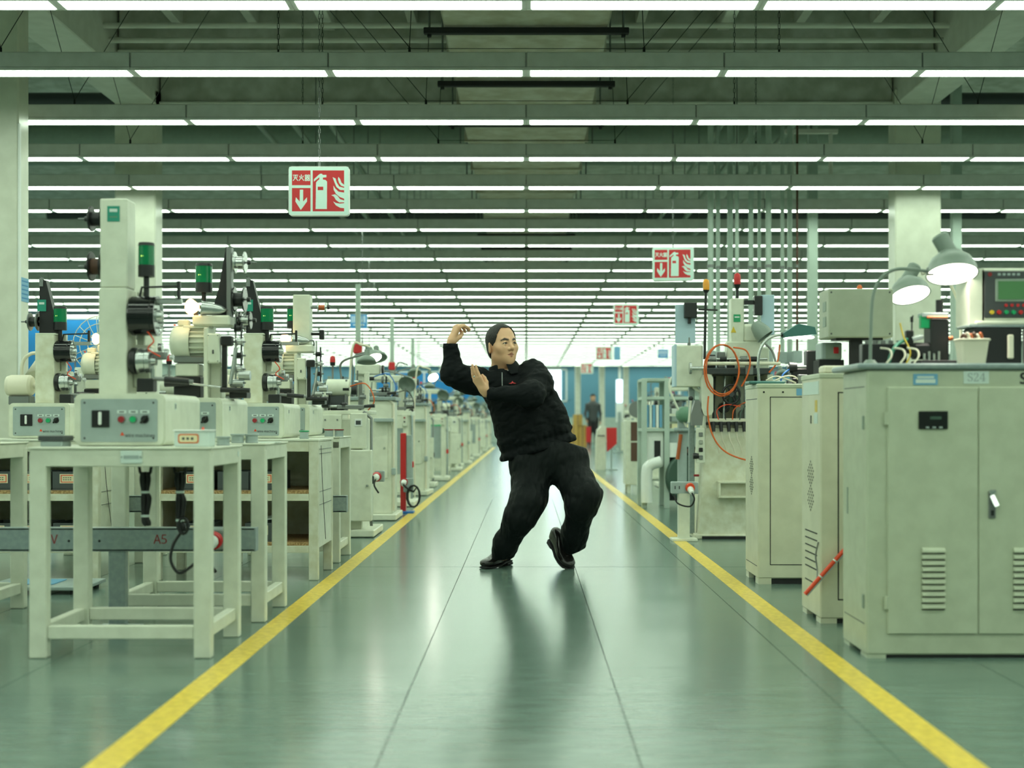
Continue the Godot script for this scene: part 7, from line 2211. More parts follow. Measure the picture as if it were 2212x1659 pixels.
	part("lamp_hood", hd, mats.lamp_grey, o, "grey lamp hood")
	part("hood_arm", tb(curve([Vector3(0.47, 1.42, -0.03), Vector3(0.53, 1.36, -0.03), Vector3(0.55, 1.28, 0.0)]), 0.008, 8), mats.dull_steel, o)
	# head box on the aisle side with its hand knob
	part("head_box", b_(Vector3(-0.17, 1.10, -0.22), Vector3(0.035, 1.40, -0.06), 0.006), mats.cream, o, "cream head box")
	part("box_edge", b_(Vector3(-0.172, 1.10, -0.24), Vector3(-0.155, 1.405, -0.058), 0.003), mats.blue_sheet, o)
	part("knob_shaft", cy(Vector3(-0.04, 1.23, -0.06), Vector3(0.0, 1.23, 0.04), 0.012, -1, 10), mats.steel, o)
	part("hand_knob", cy(Vector3(-0.075, 1.23, 0.03), Vector3(-0.06, 1.23, 0.03), 0.042, -1, 18), mats.steel, o)
	part("knob_stem", cy(Vector3(-0.06, 1.23, 0.03), Vector3(0.03, 1.23, 0.03), 0.014, -1, 10), mats.steel, o)
	part("carrier_leg", b_(Vector3(-0.055, 0.03, -0.20), Vector3(-0.015, 1.12, -0.14), 0.004), mats.galvanized, o)
	part("carrier_strut", tb([Vector3(-0.03, 1.10, -0.10), Vector3(0.05, 1.04, -0.10)], 0.012, 8), mats.cream, o)
	var fl := Geo.new()
	fl.prism(PackedVector2Array([Vector2(-0.05, 0.82), Vector2(0.02, 0.82), Vector2(0.03, 0.90), Vector2(0.0, 1.0), Vector2(-0.03, 1.0), Vector2(-0.06, 0.90)]), Transform3D(Basis(), Vector3(0, 0, -0.04)), 0.10)
	part("grey_guard", fl, mats.dull_steel, o)
	part("ball_knob_rod", tb([Vector3(-0.075, 0.84, 0.0), Vector3(-0.06, 1.0, 0.0)], 0.009, 8), mats.cream, o)
	var bk := Geo.new()
	bk.ball(Vector3(-0.06, 1.015, 0.0), Vector3.ONE * 0.018, 14)
	part("ball_knob", bk, mats.black, o)
	part("valve_plate", b_(Vector3(-0.02, 0.55, -0.04), Vector3(0.04, 0.80, 0.01), 0.003), mats.cream, o)
	for k in 4: part("valve", bx(Vector3(0.01, 0.59 + k * 0.055, 0.015), Vector3(0.028, 0.03, 0.012), 0.003), [mats.dull_steel, mats.black, mats.steel, mats.dull_steel][k], o)
	part("valve_cap", cy(Vector3(-0.045, 0.60, 0.0), Vector3(-0.005, 0.60, 0.0), 0.022, -1, 12), mats.black, o)
	part("red_cock", bx(Vector3(-0.02, 0.46, 0.0), Vector3(0.04, 0.016, 0.016), 0.004), mats.red_dark, o)
	# socket stand in front of the works
	var ss := thing("socket_stand", "grey socket box with orange-red round plug on a small post by the cast machine", "socket", Vector3(1.13, 0, -9.55))
	part("post", b_(Vector3(-0.05, 0, -0.05), Vector3(0.03, 0.34, 0.03), 0.004), mats.cream, ss)
	part("foot", b_(Vector3(-0.10, 0, -0.09), Vector3(0.08, 0.02, 0.07), 0.003), mats.cream, ss)
	part("box", b_(Vector3(-0.10, 0.335, -0.05), Vector3(0.09, 0.42, 0.03), 0.005), mats.panel_grey, ss)
	for k in 2: part("outlet", bx(Vector3(-0.075 + k * 0.03, 0.38, 0.031), Vector3(0.008, 0.022, 0.002)), mats.dark_grey, ss)
	part("collar", cy(Vector3(0.03, 0.38, 0.03), Vector3(0.03, 0.378, 0.06), 0.034, 0.031, 18), mats.orange_red, ss)
	part("plug", cy(Vector3(0.03, 0.37, 0.05), Vector3(0.035, 0.345, 0.11), 0.024, 0.014, 14), mats.white, ss)
	part("cord", tb(curve([Vector3(0.035, 0.345, 0.11), Vector3(0.05, 0.30, 0.12), Vector3(0.02, 0.25, 0.10), Vector3(-0.06, 0.27, 0.06), Vector3(-0.08, 0.33, 0.03)]), 0.006, 7), mats.rubber, ss)
	# ---- grey rack with shelves
	var f := thing("grey_rack", "tall grey steel rack with shelves, white pipe and dark reel behind the cast machine", "rack", Vector3(1.37, 0, -13.1))
	for x in [-0.22, 0.0, 0.36]:
		for z in [0.0, -0.5]: part("post", b_(Vector3(x - 0.025, 0, z - 0.025), Vector3(x + 0.025, 1.26, z + 0.025), 0.003), mats.wall_paint, f)
	for y in [0.75, 1.06, 1.24]:
		part("shelf", b_(Vector3(-0.24, y, -0.52), Vector3(0.38, y + 0.03, 0.02), 0.003), mats.wall_paint, f)
	part("panel", b_(Vector3(-0.20, 0.42, -0.50), Vector3(-0.03, 0.75, -0.02), 0.003), mats.white, f)
	part("panel_slot", b_(Vector3(-0.12, 0.45, -0.02), Vector3(-0.06, 0.66, -0.014)), mats.black_matt, f)
	part("panel", b_(Vector3(0.03, 0.60, -0.50), Vector3(0.34, 0.75, -0.02), 0.003), mats.panel_grey, f)
	part("dark_back", b_(Vector3(0.03, 0.05, -0.50), Vector3(0.34, 0.60, -0.45)), mats.black_matt, f)
	var reel := Geo.new()
	reel.disc(Vector3(0.16, 0.30, -0.06), Vector3(0.6, 0, 1), 0.22, 0.05, 28)
	part("reel", reel, mats.dark_green, f, "dark cable reel")
	part("reel_shaft", cy(Vector3(0.15, 0.56, -0.02), Vector3(0.40, 0.56, -0.02), 0.02, -1, 12), mats.brown, f)
	part("white_roller", cy(Vector3(0.06, 0.50, -0.02), Vector3(0.06, 0.64, -0.02), 0.05, -1, 16), mats.white, f)
	var el := tb(curve([Vector3(-0.20, 0.06, 0.05), Vector3(-0.20, 0.34, 0.05), Vector3(-0.17, 0.42, 0.05), Vector3(-0.06, 0.46, 0.05)]), 0.055, 14)
	part("pipe_elbow", el, mats.white, f, "white pipe elbow")
	for k in 5:
		part("folder", bx(Vector3(-0.19 + k * 0.033, 0.90, -0.10), Vector3(0.028, 0.22, 0.2), 0.003), [mats.blue_pale, mats.paper, mats.blue_pale, mats.white, mats.blue_pale][k], f)
	for k in 3: part("file_tray", bx(Vector3(0.17, 0.80 + k * 0.075, -0.15), Vector3(0.24, 0.05, 0.25), 0.003), [mats.paper_cream, mats.panel_grey, mats.white][k], f)
	# small bench motor with a green cover hanging in front of the rack
	var gm := thing("green_motor", "green covered motor on a bent rod, in front of the grey rack", "motor", Vector3(1.36, 0.78, -12.4))
	var gg := Geo.new()
	gg.lathe(Vector3(0.08, 0.13, 0), Vector3(0.3, 0.05, 1), [Vector2(0, 0), Vector2(0.06, 0), Vector2(0.075, 0.02), Vector2(0.07, 0.10), Vector2(0.03, 0.13), Vector2(0, 0.13)], 20, true)
	part("cover", gg, mats.mid_green, gm)
	part("bent_rod", tb(curve([Vector3(0.11, 0.02, 0.05), Vector3(0.04, 0.17, 0.06), Vector3(-0.04, 0.36, 0.05), Vector3(-0.03, 0.46, 0.04), Vector3(0.03, 0.50, 0.03)]), 0.010, 8), mats.cream, gm)
	part("rod_tip", cy(Vector3(0.02, 0.49, 0.035), Vector3(0.05, 0.515, 0.03), 0.018, -1, 10), mats.black, gm)
	part("red_tip", cy(Vector3(0.05, 0.515, 0.03), Vector3(0.07, 0.53, 0.03), 0.012, -1, 10), mats.red, gm)
	part("stand", b_(Vector3(0.04, -0.78, -0.05), Vector3(0.12, 0.10, 0.03), 0.004), mats.panel_grey, gm)
	part("crossbar", cy(Vector3(0.0, -0.01, 0.05), Vector3(0.30, -0.01, 0.05), 0.022, -1, 12), mats.galvanized, gm)
	part("knob_rod", tb([Vector3(0.20, 0.0, 0.05), Vector3(0.215, 0.2, 0.05)], 0.008, 8), mats.cream, gm)
	var kb := Geo.new()
	kb.ball(Vector3(0.217, 0.21, 0.05), Vector3.ONE * 0.02, 12)
	part("knob", kb, mats.black, gm)
	part("copper_coil", cy(Vector3(0.03, -0.28, 0.06), Vector3(0.06, -0.05, 0.06), 0.018, -1, 10), mats.copper, gm)
	# cabinet with brown glazed door
	var bc := thing("glazed_cabinet", "pale cabinet with narrow brown glass doors behind the grey rack", "cabinet", Vector3(1.17, 0, -15.8))
	part("body", b_(Vector3(0, 0.10, -0.4), Vector3(0.28, 0.86, 0), 0.006), mats.cream, bc)
	part("glass_door", b_(Vector3(0.06, 0.62, -0.002), Vector3(0.145, 0.84, 0.006)), mats.brown, bc)
	part("glass_door", b_(Vector3(0.06, 0.38, -0.002), Vector3(0.145, 0.60, 0.006)), mats.brown, bc)
	part("leg", b_(Vector3(0.02, 0, -0.06), Vector3(0.06, 0.10, -0.02)), mats.cream, bc)
	part("leg", b_(Vector3(0.22, 0, -0.06), Vector3(0.26, 0.10, -0.02)), mats.cream, bc)
	part("leg", b_(Vector3(0.02, 0, -0.38), Vector3(0.06, 0.10, -0.34)), mats.cream, bc)
	part("fan_guard", cy(Vector3(0.14, 0.99, -0.1), Vector3(0.14, 0.99, -0.06), 0.10, -1, 22), mats.dull_steel, bc)
	part("fan_stem", cy(Vector3(0.14, 0.86, -0.09), Vector3(0.14, 0.95, -0.09), 0.02, -1, 10), mats.cream, bc)
	# vertical conduits over the cabinets and the thin posts
	var xs := [[1535, 0.030], [1551, 0.022], [1577, 0.030], [1592, 0.020], [1622, 0.026], [1640, 0.018], [1660, 0.030], [1690, 0.020], [1706, 0.026], [1722, 0.012]]
	for k in xs.size():
		var d := 13.55 + 0.12 * (k % 3)
		var m: Material = mats.wall_paint if k != 9 else mats.brown
		var t := thing("conduit_pipe", "vertical grey conduit hanging from the ceiling over the cabinets" if k != 9 else "thin rust-brown conduit among the grey vertical pipes", "pipe", Vector3(sx(xs[k][0], d), 0, -d), "vertical conduits" if k != 9 else "")
		part("pipe", cy(Vector3(0, 1.55, 0), Vector3(0, 5.74, 0), xs[k][1], -1, 12), m, t)
		part("drop_box", bx(Vector3(0, 1.50, 0), Vector3(0.09, 0.12, 0.07), 0.004), mats.panel_grey, t)
		for y in [2.4, 3.3]: part("clamp", cy(Vector3(0, y, 0), Vector3(0, y + 0.03, 0), xs[k][1] + 0.006, -1, 12), mats.dull_steel, t)
	for p in [[1755, 14.6], [2065, 14.6]]:
		var t := thing("thin_post", "slim grey steel post rising to the ceiling behind the beige case" if p[0] < 1900 else "slim grey steel post rising to the ceiling behind the lit lamps", "post", Vector3(sx(p[0], p[1]), 0, -p[1]))
		part("shaft", bx(Vector3(0, 2.87, 0), Vector3(0.10, 5.74, 0.10), 0.006), mats.wall_paint, t)
		part("foot", bx(Vector3(0, 0.01, 0), Vector3(0.2, 0.02, 0.2), 0.003), mats.wall_paint, t)

# ------------------------------------------------------------------ hanging signs, the far end, small goods
func fill_poly(im: Image, poly: PackedVector2Array, c: Color):
	var lo := Vector2(1e9, 1e9)
	var hi := -lo
	for p in poly:
		lo = lo.min(p)
		hi = hi.max(p)
	for y in range(max(0, int(lo.y)), min(im.get_height(), int(hi.y) + 2)):
		for x in range(max(0, int(lo.x)), min(im.get_width(), int(hi.x) + 2)):
			if Geometry2D.is_point_in_polygon(Vector2(x + 0.5, y + 0.5), poly): im.set_pixel(x, y, c)

func stroke(im: Image, a: Vector2, b: Vector2, w: float, c: Color):
	var d := (b - a).normalized()
	var n := Vector2(-d.y, d.x) * w * 0.5
	fill_poly(im, PackedVector2Array([a + n - d * w * 0.2, b + n + d * w * 0.2, b - n + d * w * 0.2, a - n - d * w * 0.2]), c)

func sign_print() -> ImageTexture:
	# 710 x 580: white board, red fields, the word for extinguisher, arrow, extinguisher, flames
	var W := 710
	var H := 580
	var im := Image.create(W, H, false, Image.FORMAT_RGB8)
	var white := Color8(205, 232, 224)
	var red := Color8(196, 36, 40)
	im.fill(white)
	im.fill_rect(Rect2i(34, 42, 222, 180), red)
	im.fill_rect(Rect2i(34, 256, 222, 284), red)
	im.fill_rect(Rect2i(282, 42, 376, 498), red)
	# the word
	var s := func(x0, pts):
		for q in pts: stroke(im, Vector2(x0 + q[0], 94 + q[1]), Vector2(x0 + q[2], 94 + q[3]), 10.0, white)
	s.call(44, [[4, 6, 60, 6], [32, 6, 32, 34], [32, 34, 4, 72], [32, 34, 60, 72], [12, 22, 18, 36], [54, 20, 46, 36]])
	s.call(114, [[32, 0, 32, 34], [32, 34, 4, 72], [32, 34, 62, 72], [12, 16, 18, 34], [56, 14, 48, 32]])
	s.call(186, [[6, 4, 26, 4], [6, 4, 6, 22], [26, 4, 26, 22], [6, 22, 26, 22], [38, 4, 58, 4], [38, 4, 38, 22], [58, 4, 58, 22], [38, 22, 58, 22], [2, 36, 62, 36], [32, 26, 32, 36], [32, 36, 8, 48], [32, 36, 56, 48], [6, 52, 26, 52], [6, 52, 6, 72], [26, 52, 26, 72], [6, 72, 26, 72], [38, 52, 58, 52], [38, 52, 38, 72], [58, 52, 58, 72], [38, 72, 58, 72]])
	# arrow
	fill_poly(im, PackedVector2Array([Vector2(128, 276), Vector2(168, 276), Vector2(168, 420), Vector2(214, 368), Vector2(214, 420), Vector2(140, 524), Vector2(74, 420), Vector2(80, 368), Vector2(126, 420)]), white)
	# extinguisher
	fill_poly(im, PackedVector2Array([Vector2(316, 512), Vector2(322, 190), Vector2(340, 165), Vector2(360, 152), Vector2(362, 126), Vector2(296, 178), Vector2(296, 150), Vector2(352, 96), Vector2(372, 82), Vector2(392, 82), Vector2(404, 96), Vector2(446, 96), Vector2(446, 126), Vector2(404, 130), Vector2(404, 152), Vector2(436, 158), Vector2(454, 178), Vector2(452, 512)]), white)
	im.fill_rect(Rect2i(342, 240, 66, 42), red)
	# flames
	fill_poly(im, PackedVector2Array([Vector2(520, 124), Vector2(556, 140), Vector2(570, 190), Vector2(600, 238), Vector2(658, 254), Vector2(658, 282), Vector2(610, 280), Vector2(566, 244), Vector2(544, 190)]), white)
	fill_poly(im, PackedVector2Array([Vector2(590, 120), Vector2(612, 150), Vector2(626, 190), Vector2(658, 216), Vector2(658, 240), Vector2(622, 228), Vector2(598, 196), Vector2(584, 150)]), white)
	fill_poly(im, PackedVector2Array([Vector2(530, 226), Vector2(552, 262), Vector2(590, 300), Vector2(658, 312), Vector2(658, 386), Vector2(606, 366), Vector2(560, 326), Vector2(532, 276)]), white)
	fill_poly(im, PackedVector2Array([Vector2(504, 344), Vector2(548, 332), Vector2(580, 352), Vector2(610, 392), Vector2(658, 408), Vector2(658, 430), Vector2(600, 432), Vector2(560, 402), Vector2(536, 360)]), white)
	fill_poly(im, PackedVector2Array([Vector2(526, 420), Vector2(560, 438), Vector2(610, 446), Vector2(658, 440), Vector2(658, 502), Vector2(610, 496), Vector2(560, 468)]), white)
	return ImageTexture.create_from_image(im)

func hanging_sign(p: Vector3, m: Material, label: String, top: float, w := 0.40, h := 0.325, turn := 0.0):
	var o := thing("hanging_sign", label, "sign", p)
	o.rotation.y = turn
	var g := Geo.new()
	g.prism(rrect(w, h, 0.022, 4), Transform3D(Basis(), Vector3(0, h / 2, 0)), 0.05)
	part("box", g, mats.white, o)
	var f := Geo.new()
	f.quad(Vector3(-w / 2 + 0.004, 0.006, 0.0256), Vector3(w / 2 - 0.004, 0.006, 0.0256), Vector3(w / 2 - 0.004, h - 0.004, 0.0256), Vector3(-w / 2 + 0.004, h - 0.004, 0.0256), Vector3.BACK)
	part("printed_face", f, m, o, "printed sign face")
	part("hook", cy(Vector3(0, h, 0), Vector3(0, h + 0.03, 0), 0.008, -1, 8), mats.dull_steel, o)
	part("chain", chain_geo(h + 0.02, top - p.y), mats.dull_steel, o, "grey link chain")

func build_signs():
	var pr := sign_print()
	var m := mat("sign_print", Color.WHITE, 0.35)
	m.albedo_texture = pr
	var y := 2.21
	hanging_sign(Vector3(-1.372, y, -8.9), m, "red and white fire extinguisher sign hung over the table side", 4.555)
	hanging_sign(Vector3(1.42, y, -13.0), m, "red extinguisher sign hung beside the conduits", 5.755, 0.40, 0.325, -0.08)
	hanging_sign(Vector3(1.41, y, -19.0), m, "blurred red sign hung past the conduits", 5.755, 0.36, 0.30)
	hanging_sign(Vector3(1.73, y, -29.9), m, "small distant red sign under the light rows", 5.755, 0.36, 0.30)
	hanging_sign(Vector3(1.73, y, -38.4), m, "farther red sign low over the aisle end", 5.755, 0.36, 0.30)
	hanging_sign(Vector3(2.02, y, -29.9), mats.blue_pale, "pale blue board next to the distant red sign", 5.755, 0.14, 0.30)
	# blue signs over the table side
	var im := Image.create(128, 104, false, Image.FORMAT_RGB8)
	im.fill(Color8(60, 140, 205))
	var w := Color8(225, 235, 240)
	for k in 7:
		stroke(im, Vector2(14 + k * 16, 12), Vector2(14 + k * 16, 60), 7.0, w)
	im.fill_rect(Rect2i(20, 74, 88, 8), w)
	var bm := mat("blue_sign_print", Color.WHITE, 0.4)
	bm.albedo_texture = ImageTexture.create_from_image(im)
	hanging_sign(Vector3(-2.52, y + 0.03, -20.2), bm, "blue and white sign hung over the machine lines", 5.755, 0.26, 0.22)
	hanging_sign(Vector3(2.95, y, -29.0), bm, "small blue sign behind the grey rack", 5.755, 0.22, 0.20)

func build_far_end():
	# bright windows in the end wall
	var wi := [[1201.0, 832.5, 0.78, 1.22], [1088.0, 840.0, 0.75, 1.0]]
	for k in 2:
		var g := Geo.new()
		var c := at(wi[k][0], wi[k][1], FAR)
		g.box(Vector3(c.x, c.y, -FAR + 0.02), Vector3(wi[k][2], wi[k][3], 0.03), 0.004)
		var o := struct("window_%d" % (k + 1), g, mats.window_glow)
		for s in [-1, 1]:
			part("window_frame", bx(Vector3(c.x + s * (wi[k][2] / 2 + 0.03), c.y, -FAR + 0.03), Vector3(0.06, wi[k][3] + 0.12, 0.06), 0.004), mats.white, o)
			part("window_frame", bx(Vector3(c.x, c.y + s * (wi[k][3] / 2 + 0.03), -FAR + 0.03), Vector3(wi[k][2] + 0.12, 0.06, 0.06), 0.004), mats.white, o)
		var l := AreaLight3D.new()
		l.name = "window_light_%d" % (k + 1)
		l.area_size = Vector2(wi[k][2], wi[k][3])
		l.area_normalize_energy = false
		l.light_color = Color(0.86, 0.95, 1.0)
		l.light_energy = 0.3
		l.area_range = 80.0
		l.shadow_enabled = true
		l.rotation.y = PI
		l.position = Vector3(c.x, c.y, -FAR + 0.06)
		add_child(l)
	# boards added to carry the end wall's blue tone, in bays between white strips
	for k in 11:
		var bx0 := -13.0 + k * 2.4
		if absf(bx0 + 1.2 - 0.2) < 2.0: continue
		var bp := thing("wall_board", "muted blue board with white strips, added to carry the tone of the end wall", "board", Vector3(bx0, 0, -FAR + 0.03), "added blue boards on the end wall")
		part("board", b_(Vector3(0, 1.0, -0.025), Vector3(2.3, 3.4, 0.02), 0.004), mats.board_blue, bp)
		part("skirt", b_(Vector3(0, 0, -0.025), Vector3(2.3, 1.0, 0.03), 0.004), mats.wall_paint, bp)
		part("strip", b_(Vector3(2.3, 0, -0.025), Vector3(2.4, 3.4, 0.05), 0.004), mats.white, bp)
	# posts, door and lit panel along the end wall
	for px in [1248.0, 1300.0, 1352.0]:
		solo("wall_post", bx(Vector3(0, 1.5, 0), Vector3(0.22, 3.0, 0.2), 0.01), mats.column_paint, "pale post standing before the blue end wall", "post", Vector3(sx(px, 52.0), 0, -52.0), "posts at the end wall")
	var lp := thing("light_board", "upright glowing board beside the rack line near the end wall", "light board", Vector3(sx(1338, 36.0), 0, -36.0))
	part("stand", bx(Vector3(0, 0.55, 0), Vector3(0.08, 1.1, 0.08), 0.005), mats.panel_grey, lp)
	part("foot", bx(Vector3(0, 0.02, 0), Vector3(0.3, 0.04, 0.3), 0.005), mats.panel_grey, lp)
	part("lamp_panel", bx(Vector3(0, 1.66, 0), Vector3(0.17, 0.62, 0.05), 0.02), mats.panel_glow, lp, "glowing panel")
	part("panel_back", bx(Vector3(0, 1.40, -0.04), Vector3(0.19, 1.15, 0.03), 0.01), mats.white, lp)
	# blue partitions
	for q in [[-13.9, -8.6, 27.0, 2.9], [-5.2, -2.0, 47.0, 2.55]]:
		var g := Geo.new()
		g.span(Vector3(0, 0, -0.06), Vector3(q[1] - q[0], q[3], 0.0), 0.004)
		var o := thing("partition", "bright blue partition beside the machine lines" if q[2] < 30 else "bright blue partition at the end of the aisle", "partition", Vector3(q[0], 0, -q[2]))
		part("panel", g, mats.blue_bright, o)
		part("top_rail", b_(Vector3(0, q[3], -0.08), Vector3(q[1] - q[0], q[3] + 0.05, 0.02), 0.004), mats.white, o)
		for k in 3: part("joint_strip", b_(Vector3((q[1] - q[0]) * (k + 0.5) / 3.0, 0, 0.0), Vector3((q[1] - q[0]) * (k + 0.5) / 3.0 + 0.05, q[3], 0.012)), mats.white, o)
	# cartons
	for k in 5:
		var cx := sx(1238 + 20 * (k % 2), 45.0)
		var o := thing("carton", "tan carton in the stack beside the distant person", "carton", Vector3(cx, 0.36 * (k / 2), -45.0 - 0.05 * (k % 2)), "cartons by the distant person")
		part("box", bx(Vector3(0, 0.179, 0), Vector3(0.30, 0.358, 0.36), 0.004), mats.carton, o)
		part("tape", bx(Vector3(0, 0.18, 0.181), Vector3(0.05, 0.357, 0.002)), mats.wood, o)
		if k == 4: o.position.x = sx(1248, 45.0)
	var rb := thing("red_cart", "red upright barrier beside the cartons", "barrier", Vector3(sx(1271, 43.5), 0, -43.5))
	part("panel", bx(Vector3(0, 0.42, 0), Vector3(0.16, 0.5, 0.05), 0.006), mats.red, rb)
	part("leg", bx(Vector3(-0.05, 0.09, 0), Vector3(0.03, 0.18, 0.04)), mats.red_dark, rb)
	part("leg", bx(Vector3(0.05, 0.09, 0), Vector3(0.03, 0.18, 0.04)), mats.red_dark, rb)
	var rt := thing("red_stop_board", "red board with slanting lower edge beside the aisle", "board", Vector3(sx(1321, 23.2), 0, -23.2))
	var rg := Geo.new()
	rg.prism(PackedVector2Array([Vector2(-0.09, 0.74), Vector2(0.09, 0.74), Vector2(0.09, 0.46), Vector2(-0.08, 0.32)]), Transform3D(), 0.03)
	part("panel", rg, mats.red, rt)
	part("post", bx(Vector3(0.0, 0.2, -0.02), Vector3(0.03, 0.4, 0.03)), mats.panel_grey, rt)
	part("foot", bx(Vector3(0, 0.01, 0), Vector3(0.2, 0.02, 0.2)), mats.panel_grey, rt)
	var wc := thing("white_cart", "cream rounded machine cover standing before the red board", "cover", Vector3(sx(1297, 23.6), 0, -23.6))
	var cg := Geo.new()
	cg.prism(PackedVector2Array([Vector2(-0.085, 0), Vector2(-0.085, 0.55), Vector2(-0.06, 0.70), Vector2(0.0, 0.76), Vector2(0.085, 0.76), Vector2(0.085, 0)]), Transform3D(Basis(), Vector3.ZERO), 0.4)
	part("cover", cg, mats.cream, wc)
	part("handle", tb([Vector3(-0.06, 0.6, 0.205), Vector3(0.06, 0.6, 0.21)], 0.012, 8), mats.dull_steel, wc)
	far_person()

func far_person():
	var o := thing("person", "distant person in dark clothes standing by the cartons at the aisle end", "person", Vector3(sx(1281, 44.5), 0, -44.5))
	var J := [[Vector3(0, 0.92, 0), Vector3(0, 1.38, 0), 0.15, 0.17], [Vector3(-0.19, 1.38, 0), Vector3(0.19, 1.38, 0), 0.06, 0.06],
		[Vector3(-0.20, 1.38, 0), Vector3(-0.26, 1.10, 0.03), 0.055, 0.045], [Vector3(-0.26, 1.10, 0.03), Vector3(-0.22, 0.88, 0.14), 0.042, 0.035],
		[Vector3(0.20, 1.38, 0), Vector3(0.25, 1.10, 0.0), 0.055, 0.045], [Vector3(0.25, 1.10, 0), Vector3(0.24, 0.84, 0.05), 0.042, 0.035]]
	var L := [[Vector3(-0.09, 0.92, 0), Vector3(-0.10, 0.50, 0.03), 0.105, 0.075], [Vector3(-0.10, 0.50, 0.03), Vector3(-0.12, 0.09, 0), 0.07, 0.055],
		[Vector3(0.09, 0.92, 0), Vector3(0.09, 0.50, 0.0), 0.105, 0.075], [Vector3(0.09, 0.50, 0), Vector3(0.10, 0.09, -0.04), 0.07, 0.055]]
	var S := [[Vector3(0, 1.40, 0), Vector3(0, 1.52, 0.01), 0.06, 0.055], [Vector3(0, 1.60, 0.02), Vector3(0, 1.66, 0.0), 0.085, 0.09], [Vector3(0, 1.54, 0.05), Vector3(0, 1.58, 0.09), 0.05, 0.02], [Vector3(-0.22, 0.88, 0.14), Vector3(-0.20, 0.82, 0.19), 0.034, 0.028], [Vector3(0.24, 0.84, 0.05), Vector3(0.235, 0.75, 0.08), 0.034, 0.026], [Vector3(0, 1.42, 0), Vector3(0, 1.0, 0), 0.05, 0.1]]
	var sets := [["body", S, mats.far_skin, Vector3(-0.35, 0.70, -0.2), Vector3(0.35, 1.80, 0.3)], ["jacket", J, mats.dark_grey, Vector3(-0.40, 0.70, -0.26), Vector3(0.40, 1.62, 0.3)], ["trousers", L, mats.black_matt, Vector3(-0.30, 0.03, -0.2), Vector3(0.30, 1.1, 0.25)]]
	for s in sets:
		var g := Geo.new()
		nets(func(p): return d_chain(p, s[1], 0.05), s[3], s[4], 0.022, g)
		part(s[0], g, s[2], o)
	var h := Geo.new()
	h.ball(Vector3(0, 1.675, -0.012), Vector3(0.098, 0.092, 0.10), 14)
	part("hair", h, mats.hair, o)
	for x in [-0.12, 0.10]:
		part("shoe", loft([[-0.08, 0.03, 0.07, 0, 0], [0.0, 0.04, 0.09, 0, 0], [0.09, 0.045, 0.06, 0, 0], [0.18, 0.02, 0.03, 0, 0]], 12), mats.black, o).transform = Transform3D(Basis(Vector3.UP, -PI / 2), Vector3(x, 0, 0.0))

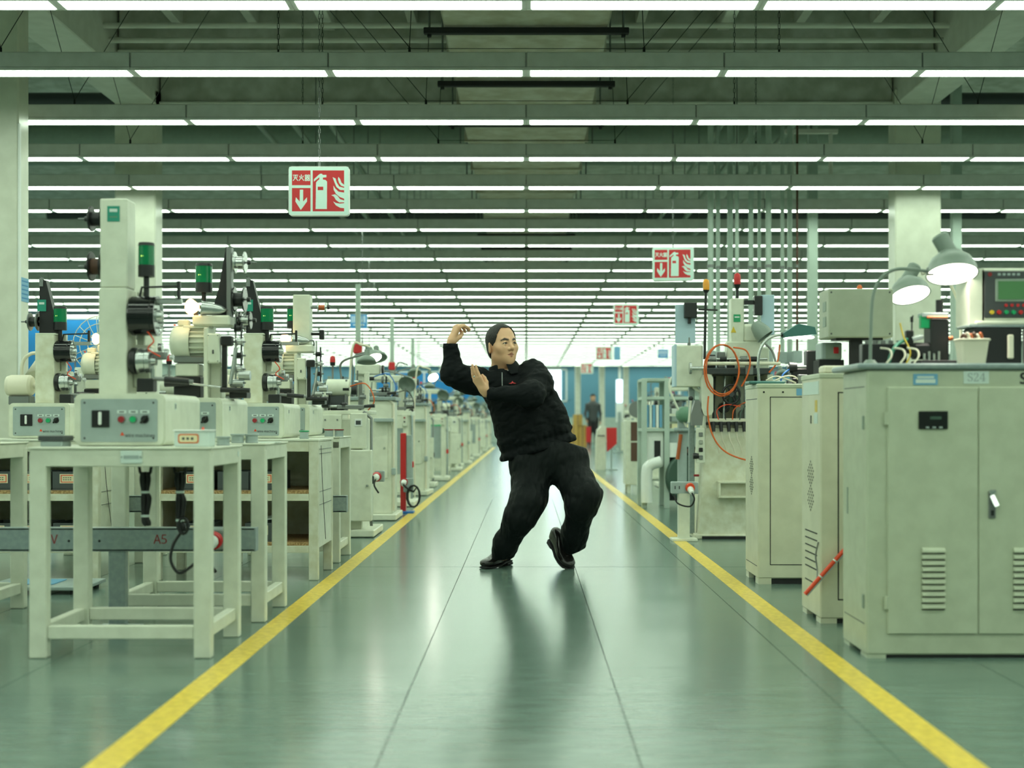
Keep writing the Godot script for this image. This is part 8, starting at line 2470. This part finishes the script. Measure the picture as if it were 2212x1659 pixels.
func build_small():
	# fan with a wire guard between the outer machines
	var f := thing("pedestal_fan", "cream fan with wire guard behind the tall post machine", "fan", Vector3(-2.86, 0, -9.0))
	part("foot", cy(Vector3.ZERO, Vector3(0, 0.03, 0), 0.18, 0.16, 20), mats.cream, f)
	part("pole", cy(Vector3(0, 0.03, 0), Vector3(0, 1.22, 0), 0.018, -1, 10), mats.cream, f)
	part("motor", cy(Vector3(0.02, 1.33, -0.02), Vector3(0.02, 1.33, -0.18), 0.06, 0.045, 16), mats.cream, f)
	var gd := Geo.new()
	for k in 18:
		var a := TAU * k / 18
		var arc := []
		for j in 6:
			var t := j / 5.0
			arc.append(Vector3(cos(a) * 0.20 * sin(t * PI / 2), sin(a) * 0.20 * sin(t * PI / 2), 0.07 * cos(t * PI / 2)) + Vector3(0.02, 1.36, 0.0))
		gd.tube(arc, 0.0025, 4)
	for r in [0.08, 0.14, 0.20]:
		var c := []
		for j in 25: c.append(Vector3(0.02 + cos(TAU * j / 24) * r, 1.36 + sin(TAU * j / 24) * r, 0.07 * sqrt(1.0 - pow(r / 0.2001, 2))))
		gd.tube(c, 0.003, 4)
	part("guard", gd, mats.white_plastic, f, "round wire guard")
	for k in 3:
		var b := Geo.new()
		b.obox(Transform3D(Basis(Vector3.BACK, TAU * k / 3) * Basis(Vector3.UP, 0.4), Vector3(0.02, 1.36, -0.01)) * Transform3D(Basis(), Vector3(0, 0.085, 0)), Vector3(0.07, 0.15, 0.006), 0.002)
		part("blade", b, mats.blue_pale, f)
	# grey gooseneck by the outer bench
	var l := thing("bench_lamp", "pale unlit bench lamp with bent arm at the outer bench", "lamp", Vector3(-3.02, TOP, -8.10))
	part("base", cy(Vector3.ZERO, Vector3(0, 0.02, 0), 0.05, 0.04, 18), mats.cream, l)
	part("arm", tb(curve([Vector3(0, 0.01, 0), Vector3(-0.02, 0.28, 0), Vector3(-0.02, 0.44, 0), Vector3(0.03, 0.50, 0), Vector3(0.10, 0.50, 0)]), 0.011, 8), mats.white_plastic, l)
	var sh := Geo.new()
	sh.lathe(Vector3(0.12, 0.50, 0), Vector3(0.1, -1, 0.2), [Vector2(0, 0), Vector2(0.04, 0), Vector2(0.06, 0.04), Vector2(0.12, 0.13), Vector2(0.115, 0.13), Vector2(0.05, 0.04)], 22, true)
	part("shade", sh, mats.white_plastic, l)
	# hanging chains and posts over the distant machines
	for k in 6:
		var z := ROW0 + ROW_STEP * (6 + 2 * k) + 0.085
		chain(Vector3(-1.9 - 0.25 * (k % 3), 1.75, -z), LAMP_Y - 0.008 - 1.75, "grey link chain hanging over the machine line", mats.dull_steel, "chains over the machine line", "machine_chain")
	for k in 3:
		var z := 14.2 + k * 4.6
		var t := thing("air_post", "slim pale air-line post with a red valve in the machine line", "post", Vector3(-1.78 - 0.1 * k, 0, -z), "air-line posts")
		part("pole", cy(Vector3(0, 0, 0), Vector3(0, 2.3, 0), 0.028, -1, 12), mats.wall_paint, t)
		part("valve", bx(Vector3(0.0, 1.62, 0.03), Vector3(0.09, 0.11, 0.07), 0.01), mats.red, t, "red valve")


	# lit bench lamps in the machine line
	for q in [[808.0, 774.0, 11.05, 0.070, "lit bench lamp bending over the cabinet machine beyond the meter box"], [936.0, 816.0, 14.6, 0.060, "lit bench lamp facing the aisle beyond the red post"]]:
		var c := at(q[0], q[1], q[2])
		var fy := 0.0
		var bl := thing("bench_lamp", q[4], "lamp", Vector3(c.x - 0.2, fy, c.z))
		var hy: float = c.y - fy
		part("arm", tb(curve([Vector3(0, 0.01, 0), Vector3(-0.01, hy * 0.6, 0), Vector3(0.02, hy + 0.07, 0), Vector3(0.10, hy + 0.11, 0), Vector3(0.17, hy + 0.09, 0)]), 0.009, 8), mats.white_plastic, bl)
		part("base", cy(Vector3.ZERO, Vector3(0, 0.02, 0), 0.05, 0.03, 16), mats.lamp_grey, bl)
		var dir := Vector3(0.35, -0.85, 0.45) if q[2] < 12.0 else Vector3(0.45, -0.75, 0.8)
		lamp_head(bl, Vector3(0.2, hy, 0.02), q[3], dir, Vector3(-0.6, 0.8, -0.2))
		spot(c + Vector3(0, 0, 0.03), dir, q[3] * 0.8, 0.03)
